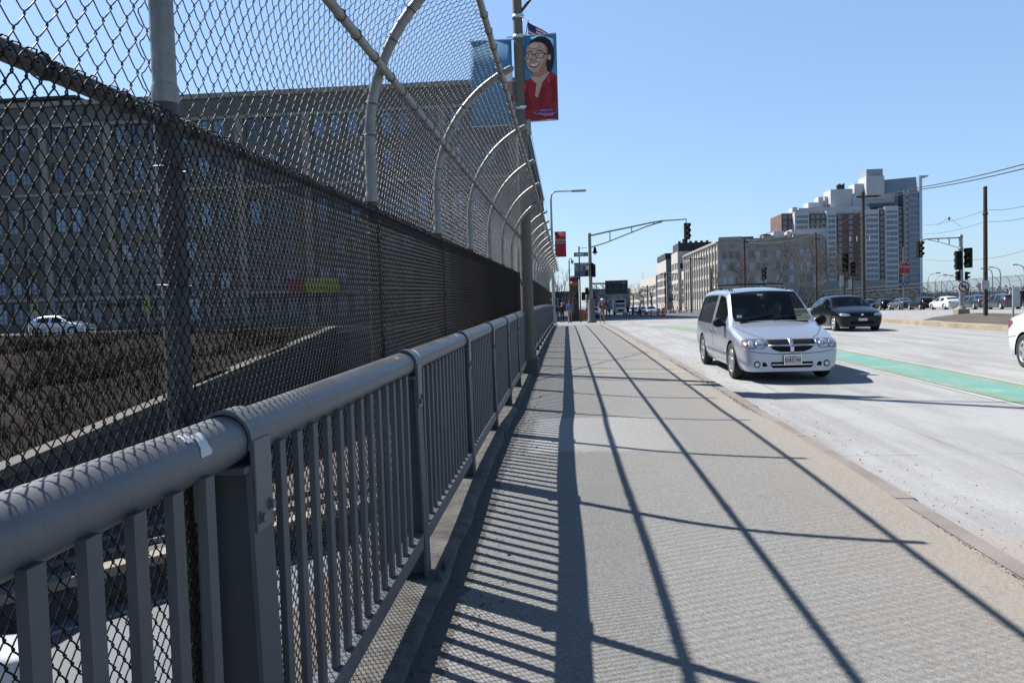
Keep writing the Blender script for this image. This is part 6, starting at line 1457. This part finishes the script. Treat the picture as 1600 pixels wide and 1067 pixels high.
# pedestrian railing on the far walkway
t = thing('pedestrian_railing', 'pale metal railing along the far walkway at the right', 'railing', (46.6, 0, 0)); mb = MB()
ys_ = [63+i*2.4 for i in range(10)]
for z in (1.05, .25): mb.tube([(0, y, zd(y)+z) for y in ys_], .045, 8)
sub2(t, 'rail', mb, M['off_white'])
for y in ys_: mb = MB(); mb.tube([(0, y, zd(y)-.05), (0, y, zd(y)+1.1)], .045, 8); sub2(t, 'post', mb, M['off_white'])
mb = MB()
for k in range(int(21.6/.15)): y = 63+k*.15; mb.tube([(0, y, zd(y)+.25), (0, y, zd(y)+1.03)], .012, 4, False)
tag(sub2(t, 'bars', mb, M['grey_metal']), kind='stuff')
# little roadside signs
q_ = at(1583, 500, 30); t = thing('sign_post', 'small grey sign board on a short post just above the white car', 'post', (q_.x, 30, zr(17, 30)+.1)); mb = MB(); mb.tube([(0, 0, 0), (0, 0, 1.5)], .035, 8); sub2(t, 'post', mb, M['grey_metal']); mb = MB(); mb.bbox((-.04, -.05, .7), (.22, -.03, 1.45), .005); sub2(t, 'sign_panel', mb, M['off_white'])
q_ = at(1530, 478, 78); t = thing('sign_post', 'thin post with a small pink and white sign before the far railing', 'post', (q_.x, 78, zd(78)-.04)); zt = at(1530, 444, 78).z-t.location.z; mb = MB(); mb.tube([(0, 0, 0), (0, 0, zt)], .03, 8); sub2(t, 'post', mb, M['grey_metal']); mb = MB(); mb.bbox((-.2, -.05, zt-.45), (.2, -.03, zt+.1), .005); sub2(t, 'sign_panel', mb, mat('sign_pinkish', (.55, .30, .34), .6))
q_ = at(1540.5, 445, 36.8); o = MB().bbox((-.16, -.02, -.2), (.16, .02, .2), .004).build('small_sign', M['off_white']); o.location = (q_.x, 36.86, q_.z); tag(o, 'small square pale sign fixed on the trolley pole', 'sign')
# yellow roadside markers seen through the fence
for px, py, Y, lb in ((56, 480, 50.5, 'yellow marker post on the side street left of the silver hatchback'), (231, 472, 50.5, 'yellow marker post on the side street behind the nearest fence post')):
    q_ = at(px, py, Y); t = thing('marker_post', lb, 'marker post', (q_.x, Y, .5)); mb = MB(); mb.tube([(0, 0, 0), (0, 0, 2.3)], .035, 8); sub2(t, 'post', mb, M['grey_metal']); mb = MB(); mb.bbox((-.16, -.05, 1.5), (.16, -.03, 2.4), .01); sub2(t, 'sign_panel', mb, M['sign_yellow'])
# orange work-zone barrels and cones in the distance
def barrel(label, px, Y, s=1):
    q_ = at(px, 490, Y); t = thing('traffic_barrel', label, 'traffic barrel', (q_.x, Y, zd(Y)-.22), 0, 'orange traffic barrels'); mb = MB(); mb.lathe([(.36*s, 0), (.36*s, .08*s), (.30*s, .1*s), (.27*s, .6*s), (.24*s, 1.1*s), (.2*s, 1.15*s), (0, 1.16*s)], 14); sub2(t, 'drum', mb, M['orange']); mb = MB()
    for z in (.35, .75): mb.lathe([(.295*s, z*s), (.29*s, z*s+.15*s)], 14)
    sub2(t, 'white_bands', mb, M['white'])
barrel('left of the two tall orange barrels at the crest of the road', 1029.5, 100, .9); barrel('right of the two tall orange barrels at the crest of the road', 1037, 96, .95); barrel('low orange barrel left of the tall pair', 1018, 112, .7); barrel('orange barrel by the brown column on the left', 909, 76, 1.0)
q_ = at(910, 497, 74); t = thing('barricade', 'orange and white striped barricade beside the brown column', 'barricade', (q_.x, 74, zd(74)-.15)); mb = MB(); mb.bbox((-.5, -.03, .7), (.5, .03, 1.0), .01); mb.bbox((-.5, -.03, .25), (.5, .03, .5), .01); sub2(t, 'board', mb, M['orange'])
for s in (-1, 1): mb = MB(); mb.tube([(s*.42, -.3, 0), (s*.42, 0, 1.1), (s*.42, .3, 0)], .03, 6); sub2(t, 'leg', mb, M['off_white'])
q_ = at(1410, 1, 60)

# ================================================================ TREES
def tree(label, loc, h, seed, levels=4, crown_m=None, name='bare_tree', spread=1.0, trunk_r=None, group=None, lean=0):
    rnd = random.Random(seed); t = thing(name, label, 'tree', loc, 0, group); tr_ = MB(); cr = MB()
    def br(p, d, L_, r, lv, mb):
        n = 4; pts = [p]; q_ = p.copy(); dd = d.copy()
        for i in range(n): dd = (dd+Vector((rnd.gauss(0, .10), rnd.gauss(0, .10), rnd.gauss(.03, .06)))).normalized(); q_ = q_+dd*(L_/n); pts.append(q_.copy())
        mb.tube(pts, [r*(1-.45*i/n) for i in range(n+1)], 6 if lv > 2 else 4 if lv > 0 else 3, False)
        if lv == 0: return
        k = rnd.randint(3, 4) if lv > 1 else rnd.randint(4, 6)
        for j in range(k):
            i = rnd.randint(2, n) if j else n; a = rnd.uniform(.35, .85)*spread if j else .2; az = rnd.uniform(0, 6.28)
            o_ = dd.orthogonal().normalized(); o_.rotate(Matrix.Rotation(az, 3, dd)); nd = (dd*math.cos(a)+o_*math.sin(a)+Vector((0, 0, .12))).normalized()
            br(pts[i], nd, L_*rnd.uniform(.55, .8), r*(.56 if levels > 4 else .52), lv-1, cr)
    br(Vector((0, 0, 0)), Vector((lean, 0, 1)).normalized(), h*.36, trunk_r or h*.022, levels, tr_)
    sub2(t, 'trunk', tr_, M['bark']); sub2(t, 'crown', cr, crown_m or M['bark']); return t
M['tree_twigs'] = mat('tree_twigs', (.13, .11, .105), .9, 0, .3, 2)
bt = [(1154, 478, 160, 12, 'bare tree at the left end of the stone building front, left of the signal head'), (1177, 478, 150, 13.5, 'dark forked bare tree left of the signal head above the van'), (1212, 478, 145, 14, 'bare tree with a slanting limb right of the signal head above the van'),
      (1242, 475, 155, 14.5, 'broad twiggy bare tree in the middle of the stone building front'), (1262, 474, 150, 13, 'bare tree just left of the thin utility pole at the stone building'), (1290, 472, 165, 14, 'bare tree between stone building and blue panel'), (1312, 470, 170, 12, 'bare tree in front of the low grey podium'), (1130, 479, 190, 12, 'slender bare tree at the corner of the stone building')]
for k, (px, py, Y, h, lb) in enumerate(bt): q_ = at(px, py, Y); tree(lb, (q_.x, Y, zd(Y)-.5), h, 20+k, 5, M['tree_twigs'], spread=.95, trunk_r=.16)
for k, (px, Y, h, lb) in enumerate(((880, 110, 8, 'bare tree rising behind the pedestrians at the end of the walk'), (872, 90, 6.5, 'bare thin tree behind the slim lamp post'))): q_ = at(px, 480, Y); tree(lb, (q_.x, Y, zd(Y)-.3), h, 50+k, 4, M['bark'], spread=1.1, trunk_r=.1)
for k, (px, Y, h, lb) in enumerate(((40, 52.5, 7, 'bare street tree before the stone building near the left edge'), (135, 55, 8, 'bare street tree before the stone building above the silver hatchback'), (330, 54, 6.5, 'bare street tree before the stone building right of the nearest fence post'))): q_ = at(px, 480, Y); tree(lb, (q_.x, Y, .4), h, 60+k, 4, M['twig'], spread=1.0, trunk_r=.1)
for k, (px, Y, h, lb) in enumerate(((1022, 175, 8, 'first bare street tree on the right pavement beyond the orange barrels'), (1008, 205, 9, 'second bare street tree on the right pavement'), (1000, 250, 10, 'third bare street tree on the right pavement'), (986, 230, 9, 'bare tree right beside the hanging overhead sign'), (958, 240, 10, 'bare tree behind the white truck'), (942, 200, 9, 'bare tree behind the cyclist'), (934, 160, 7, 'small bare tree right of the signal mast'), (1052, 170, 7, 'bare street tree before the pale tower block'))):
    q_ = at(px, 480, Y); tree(lb, (q_.x, Y, zd(Y)-.3), h, 80+k, 4, M['tree_twigs'], spread=1.0, trunk_r=.16)
for k, (px, pt, Y, lb) in enumerate(((1018, 455, 140, 'thin street post left of the red shrubs'), (990, 458, 150, 'thin grey street post right of the white truck'), (1006, 462, 185, 'smaller grey street post farther right of the truck'), (948, 462, 130, 'thin grey street post behind the cyclist'), (984, 466, 210, 'smallest grey post near the distant truck'))):
    q_ = at(px, 488, Y); t = thing('street_lamp', lb, 'street lamp', (q_.x, Y, zd(Y)-.3)); zt = at(px, pt, Y).z-t.location.z; mb = MB(); mb.tube([(0, 0, 0), (0, 0, zt-.3), (-.5, 0, zt), (-1.4, 0, zt)], [.12, .09, .07, .06], 8); sub2(t, 'pole', mb, M['dark_metal']); mb = MB(); mb.bbox((-1.9, -.12, zt-.08), (-1.3, .12, zt+.06), .02); sub2(t, 'lamp_head', mb, M['grey_metal'])
# red-twigged shrubs down the street
def shrub(label, px, py, Y, r, m_, n=500, name='shrub'):
    q_ = at(px, py, Y); t = thing(name, label, 'shrub', (q_.x, Y, zd(Y)-.3)); mb = MB(); rnd = random.Random(int(px))
    for k in range(n):
        a = rnd.uniform(0, 6.28); u = rnd.random()**.5; z = rnd.uniform(.05, 1.5)*r; rr_ = r*u*(1-.45*abs(z/r-.6)); x, y = rr_*math.cos(a), rr_*math.sin(a); s = rnd.uniform(.08, .2)*r*.45
        v = [Vector((rnd.gauss(0, 1), rnd.gauss(0, 1), rnd.gauss(0, 1))).normalized()*s for _ in range(3)]; mb.add([Vector((x, y, z))+w for w in v], [(0, 1, 2)])
    sub2(t, 'foliage', mb, m_); mb = MB()
    for k in range(5): a = k*1.25; mb.tube([(0, 0, 0), (r*.3*math.cos(a), r*.3*math.sin(a), r*.8)], .04, 5)
    sub2(t, 'stem', mb, M['bark'])
for px, Y, r, lb in ((1034, 150, 1.5, 'dark red shrub left of the pale tower block pole'), (1047, 145, 1.6, 'dark red shrub below the pale tower block'), (1062, 150, 1.8, 'dark red shrub below the annex'), (1003, 200, 1.8, 'brownish red shrub far down the street')): shrub(lb, px, 488, Y, r, M['red_leaf'])
# scrubby trees beyond the far walkway: dark mass of brush read as one
mb = MB()
for k in range(11000):
    y = random.uniform(130, 260); x = 51+random.uniform(0, 45); h = random.uniform(-2.5, 3.3)*(.7+.3*math.sin(y*.13+x*.2)); s = random.uniform(.10, .34)
    v = [Vector((random.gauss(0, 1), random.gauss(0, 1), random.gauss(0, 1))).normalized()*s for _ in range(3)]; mb.add([Vector((x, y, h))+w for w in v], [(0, 1, 2)])
for k in range(2500):
    y = random.uniform(170, 330); x = random.uniform(62, 190); h = random.uniform(-6, 4.0)*(.6+.4*math.sin(x*.11+1)); s = random.uniform(.3, .7)
    v = [Vector((random.gauss(0, 1), random.gauss(0, 1), random.gauss(0, 1))).normalized()*s for _ in range(3)]; mb.add([Vector((x, y, h))+w for w in v], [(0, 1, 2)])
tag(mb.build('distant_brush', mat('brush_dark', (.045, .038, .035), .95, 0, .5, .3)), 'dark leafless brush behind the far fence and parked cars', 'brush', kind='stuff')
# distant truss bridge / viaduct line at the far right
t = thing('viaduct', 'low pale viaduct on the horizon behind the far fence', 'bridge', (150, 330, -6.2)); mb = MB(); mb.box((-60, 0, 7.0), (160, 8, 8.6)); sub2(t, 'deck', mb, M['tower_white'])
for k in range(10): mb = MB(); mb.box((-50+k*20, 2, 0), (-48+k*20, 6, 7.0)); sub2(t, 'pier', mb, M['pale_asphalt'])

# ================================================================ PEOPLE
def skin_fig(nm, verts, edges, radii, m_, parent, lvl=2, root=0):
    me = bpy.data.meshes.new(nm); me.from_pydata(verts, edges, []); o = bpy.data.objects.new(nm, me); COL.objects.link(o)
    md = o.modifiers.new('k', 'SKIN'); md.use_smooth_shade = True
    for i, r_ in enumerate(radii): me.skin_vertices[0].data[i].radius = r_ if isinstance(r_, tuple) else (r_, r_); me.skin_vertices[0].data[i].use_root = (i == root)
    s = o.modifiers.new('s', 'SUBSURF'); s.levels = lvl; ev = eval_mesh(o); bpy.data.objects.remove(o); ev.materials.clear(); ev.materials.append(m_)
    return link(nm, ev, parent)
def person(label, loc, rz, top, bottom, hairm, pose, h=1.76, skirt=False, hat=None, shoes='cloth_black', group=None, sleeve=2):
    """pose: hips/knees/ankles/shoulders/elbows/wrists in body space, facing -Y"""
    t = thing('person', label, 'person', loc, rz, group); k = h/1.76
    J = dict(pel=(0, 0, .95), wai=(0, 0, 1.10), che=(0, -.01, 1.32), neck=(0, 0, 1.48), hd0=(0, -.01, 1.57), hd1=(0, -.015, 1.67),
             sL=(-.18, 0, 1.42), sR=(.18, 0, 1.42), eL=(-.23, .02, 1.14), eR=(.23, .02, 1.14), wL=(-.25, -.05, .90), wR=(.25, -.05, .90),
             hL=(-.09, 0, .93), hR=(.09, 0, .93), kL=(-.10, -.02, .50), kR=(.10, -.02, .50), aL=(-.10, 0, .09), aR=(.10, 0, .09), tL=(-.11, -.15, .04), tR=(.11, -.15, .04))
    J.update(pose); J = {a: Vector(b)*k for a, b in J.items()}
    names = ['pel', 'wai', 'che', 'neck', 'hd0', 'hd1', 'sL', 'eL', 'wL', 'sR', 'eR', 'wR', 'hL', 'kL', 'aL', 'tL', 'hR', 'kR', 'aR', 'tR']
    rad = [.13, .115, .135, .055, .085, .085, .06, .042, .028, .06, .042, .028, .09, .055, .038, .035, .09, .055, .038, .035]
    E = [(0, 1), (1, 2), (2, 3), (3, 4), (4, 5), (2, 6), (6, 7), (7, 8), (2, 9), (9, 10), (10, 11), (0, 12), (12, 13), (13, 14), (14, 15), (0, 16), (16, 17), (17, 18), (18, 19)]
    V = [J[n_] for n_ in names]; body = skin_fig('body', V, E, [r_*k*.92 for r_ in rad], M['skin'], t)
    # hands: palm, four unequal fingers and a thumb, joined to the body mesh; face relief
    mb = MB()
    for sd in 'LR':
        w, e = J['w'+sd], J['e'+sd]; d = (w-e).normalized(); s_ = d.cross(Vector((0, 1, 0))).normalized(); f = s_.cross(d).normalized(); mb.ball(w+d*.05*k, (.028*k, .03*k, .04*k), 8)
        for i, ln in enumerate((.075, .085, .08, .062)):
            b = w+d*.08*k+f*((i-1.5)*.019*k); m_ = b+d*ln*.55*k-s_*.004; mb.tube([b, m_, m_+d*ln*.4*k+s_*.018*k*(1 if sd == 'L' else -1)], [.0085*k, .008*k, .006*k], 5)
        b = w+d*.035*k-f*.025*k; mb.tube([b, b+d*.03*k-f*.025*k, b+d*.06*k-f*.03*k], [.010*k, .009*k, .007*k], 5)
    hc = (J['hd0']+J['hd1'])/2; mb.ball(hc+Vector((0, -.005, .0))*k, (.078*k, .095*k, .118*k), 14); mb.ball(hc+Vector((0, -.10, -.015))*k, (.014*k, .02*k, .026*k), 8)
    for s in (-1, 1): mb.ball(hc+Vector((s*.08, 0, -.01))*k, (.012*k, .022*k, .034*k), 8)
    mh = mb.mesh('hands', M['skin']); bm = bmesh.new(); bm.from_mesh(body.data); bm.from_mesh(mh)
    for f_ in bm.faces: f_.smooth = True
    bm.to_mesh(body.data); bm.free()
    for s in (-1, 1): mb = MB(); mb.ball(hc+Vector((s*.032, -.088, .012))*k, (.011*k, .008*k, .007*k), 8); sub2(t, 'eye', mb, M['white'])
    mb = MB(); mb.ball(hc+Vector((0, -.09, -.055))*k, (.026*k, .008*k, .007*k), 8); sub2(t, 'mouth', mb, M['skin_shade'])
    ns_ = ['pel', 'wai', 'che', 'sL', 'eL', 'sR', 'eR']; Vs = [J[n_] for n_ in ns_]; Es = [(0, 1), (1, 2), (2, 3), (3, 4), (2, 5), (5, 6)]; Rr = [.15, .135, .155, .075, .055, .075, .055]
    if sleeve == 2: Vs += [J['wL'], J['wR']]; Es += [(4, 7), (6, 8)]; Rr += [.04, .04]
    skin_fig('shirt', Vs, Es, [r_*k for r_ in Rr], M[top], t)
    shorts = bottom.endswith('*'); bt_ = bottom.rstrip('*'); Vp = [J['pel'], J['hL'], J['kL'], J['hR'], J['kR']]; Ep = [(0, 1), (1, 2), (0, 3), (3, 4)]; Rp = [.145, .105, .075, .105, .075]
    if not shorts: Vp += [J['aL'], J['aR']]; Ep += [(2, 5), (4, 6)]; Rp += [.055, .055]
    skin_fig('shorts' if shorts else 'trousers', Vp, Ep, [r_*k for r_ in Rp], M[bt_], t)
    for sd in 'LR': mb = MB(); a, b = J['a'+sd], J['t'+sd]; c = (a+b)/2; c.z = min(a.z, b.z)+.02; mb.ball(c, (.052*k, .13*k, .05*k), 12); sub2(t, 'shoe', mb, M[shoes])
    mb = MB(); mb.ball(hc+Vector((0, .018, .03))*k, (.088*k, .098*k, .112*k), 14)
    if hat: sub2(t, 'helmet', MB().ball(hc+Vector((0, .01, .065))*k, (.115*k, .145*k, .10*k), 14), M[hat]); 
    sub2(t, 'hair', mb, M[hairm]); return t
walk = dict(kL=(-.10, -.16, .52), aL=(-.10, -.22, .10), tL=(-.11, -.36, .06), kR=(.10, .02, .50), aR=(.10, .24, .14), tR=(.11, .14, .04), eL=(-.24, .12, 1.16), wL=(-.25, .05, .93), eR=(.24, -.06, 1.15), wR=(.25, -.22, .97))
stand = dict(eL=(-.26, .03, 1.15), wL=(-.22, -.12, .96))
def ppl(px, pfeet, Y): q_ = at(px, pfeet, Y); return (q_.x, Y, 0)
gz = lambda y: zd(y)-.15
x_, y_, _ = ppl(890.5, 500, 62); person('person in blue shirt and light shorts walking away, right one of the distant pair', (x_, y_, gz(y_)), math.pi, 'cloth_blue', 'cloth_khaki*', 'hair', walk, 1.80, sleeve=1)
x_, y_, _ = ppl(878.5, 499, 64); person('person in dark jacket, left one of the distant pair on the walk', (x_, y_, gz(y_)), 0, 'cloth_black', 'cloth_black', 'cloth_grey', walk, 1.70)
x_, y_, _ = ppl(1574, 476, 76); person('person in a dark blue top and white shorts leaning by the far railing', (x_, y_, zd(y_)-.03), R(150), 'cloth_navy', 'cloth_white*', 'hair', walk, 1.74, sleeve=1)
x_, y_, _ = ppl(1580.5, 476, 75); person('person in a white shirt walking by the far railing', (x_, y_, zd(y_)-.03), R(200), 'cloth_white', 'cloth_khaki', 'hair', walk, 1.76)
x_, y_, _ = ppl(1598, 478, 70); person('person in dark clothes at the right edge by the far railing', (x_, y_, zd(y_)-.03), R(170), 'cloth_black', 'cloth_black', 'hair', stand, 1.74)
x_, y_, _ = ppl(871, 499, 72); person('person in black half hidden beside the slim lamp post', (x_, y_, gz(y_)), R(20), 'cloth_black', 'cloth_grey', 'hair', stand, 1.68)
for k, (px, Y, c1, lb) in enumerate(((1000, 118, 'cloth_white', 'tiny person in white crossing down the street left of the barrels'), (952, 112, 'cloth_blue', 'tiny person in blue standing left of the white truck'), (988, 125, 'cloth_red', 'tiny person in red crossing down the street right of the white truck'), (981, 98, 'cloth_black', 'tiny person in black close to the right side of the white truck'))):
    x_, y_, _ = ppl(px, 490, Y); person(lb, (x_, y_, zd(Y)-.2), R(40*k), c1, 'cloth_navy', 'hair', walk if k % 2 else stand, 1.72)
sit = dict(pel=(0, .25, .52), wai=(0, .28, .68), che=(0, .26, .90), neck=(0, .24, 1.07), hd0=(0, .21, 1.16), hd1=(0, .20, 1.26), sL=(-.19, .24, 1.0), sR=(.19, .24, 1.0), eL=(-.25, .02, .80), eR=(.25, .02, .80), wL=(-.13, -.20, .88), wR=(.13, -.20, .88),
           hL=(-.10, .18, .52), hR=(.10, .18, .52), kL=(-.14, -.22, .60), kR=(.14, -.22, .60), aL=(-.14, -.42, .30), aR=(.14, -.42, .30), tL=(-.14, -.55, .30), tR=(.14, -.55, .30))
person('driver with hands on the wheel inside the silver minivan', (3.87+.35, 13.6+2.0, zr(4, 15.6)+.08), 0, 'cloth_navy', 'cloth_black', 'hair', sit, 1.72)
# cyclist
Yc = 58; x_ = at(941, 503, Yc).x; zc_ = zd(Yc)-.14
bk = thing('bicycle', 'dark bicycle ridden by the person in a white helmet', 'bicycle', (x_, Yc, zc_), R(12))
for y in (-.52, .52):
    mb = MB(); mb.tube([(0, y+.33*math.cos(a), .34+.33*math.sin(a)) for a in [k*math.pi/12 for k in range(25)]], .018, 6, False); w = sub2(bk, 'wheel', mb, M['rubber']); mb = MB()
    for k in range(8): a = k*math.pi/4; mb.tube([(0, y, .34), (0, y+.32*math.cos(a), .34+.32*math.sin(a))], .003, 3, False)
    sub2(w, 'spokes', mb, M['rim'])
mb = MB(); 
for a, b in (((0, -.52, .34), (0, -.36, .90)), ((0, -.38, .82), (0, .05, .32)), ((0, -.38, .86), (0, .20, .84)), ((0, .05, .32), (0, .22, .92)), ((0, .05, .32), (0, .52, .34)), ((0, .52, .34), (0, .20, .82))): mb.tube([a, b], .018, 6)
sub2(bk, 'frame', mb, M['dark_metal']); mb = MB(); mb.tube([(-.28, -.30, .98), (-.1, -.38, 1.0), (.1, -.38, 1.0), (.28, -.30, .98)], .014, 6); mb.tube([(0, -.36, .9), (0, -.38, 1.0)], .014, 6); sub2(bk, 'handlebar', mb, M['dark_metal'])
mb = MB(); mb.ball((0, .25, .95), (.07, .13, .035), 10); sub2(bk, 'saddle', mb, M['black']); mb = MB(); mb.tube([(-.1, .05, .20), (.1, .05, .20)], .02, 6); mb.tube([(0, .05, .20), (0, .05, .34)], .012, 5); mb.lathe([(0, -.01), (.09, -.01), (.09, .01), (0, .01)], 14, T=Matrix.Translation((.03, .05, .32)), axis='x'); sub2(bk, 'crank', mb, M['dark_metal'])
ride = dict(pel=(0, .22, 1.02), wai=(0, .16, 1.16), che=(0, .02, 1.36), neck=(0, -.06, 1.50), hd0=(0, -.10, 1.58), hd1=(0, -.12, 1.68), sL=(-.18, -.02, 1.44), sR=(.18, -.02, 1.44), eL=(-.26, -.18, 1.22), eR=(.26, -.18, 1.22), wL=(-.27, -.28, 1.02), wR=(.27, -.28, 1.02),
            hL=(-.09, .20, 1.0), hR=(.09, .20, 1.0), kL=(-.12, -.12, .78), kR=(.12, -.08, .58), aL=(-.10, .06, .42), aR=(.10, .05, .16), tL=(-.11, -.08, .40), tR=(.11, -.09, .12))
person('cyclist in a white helmet and brown top riding toward the camera', (x_, Yc, zc_), R(12), 'cloth_brown', 'cloth_khaki*', 'hair', ride, 1.80, hat='white', sleeve=1)
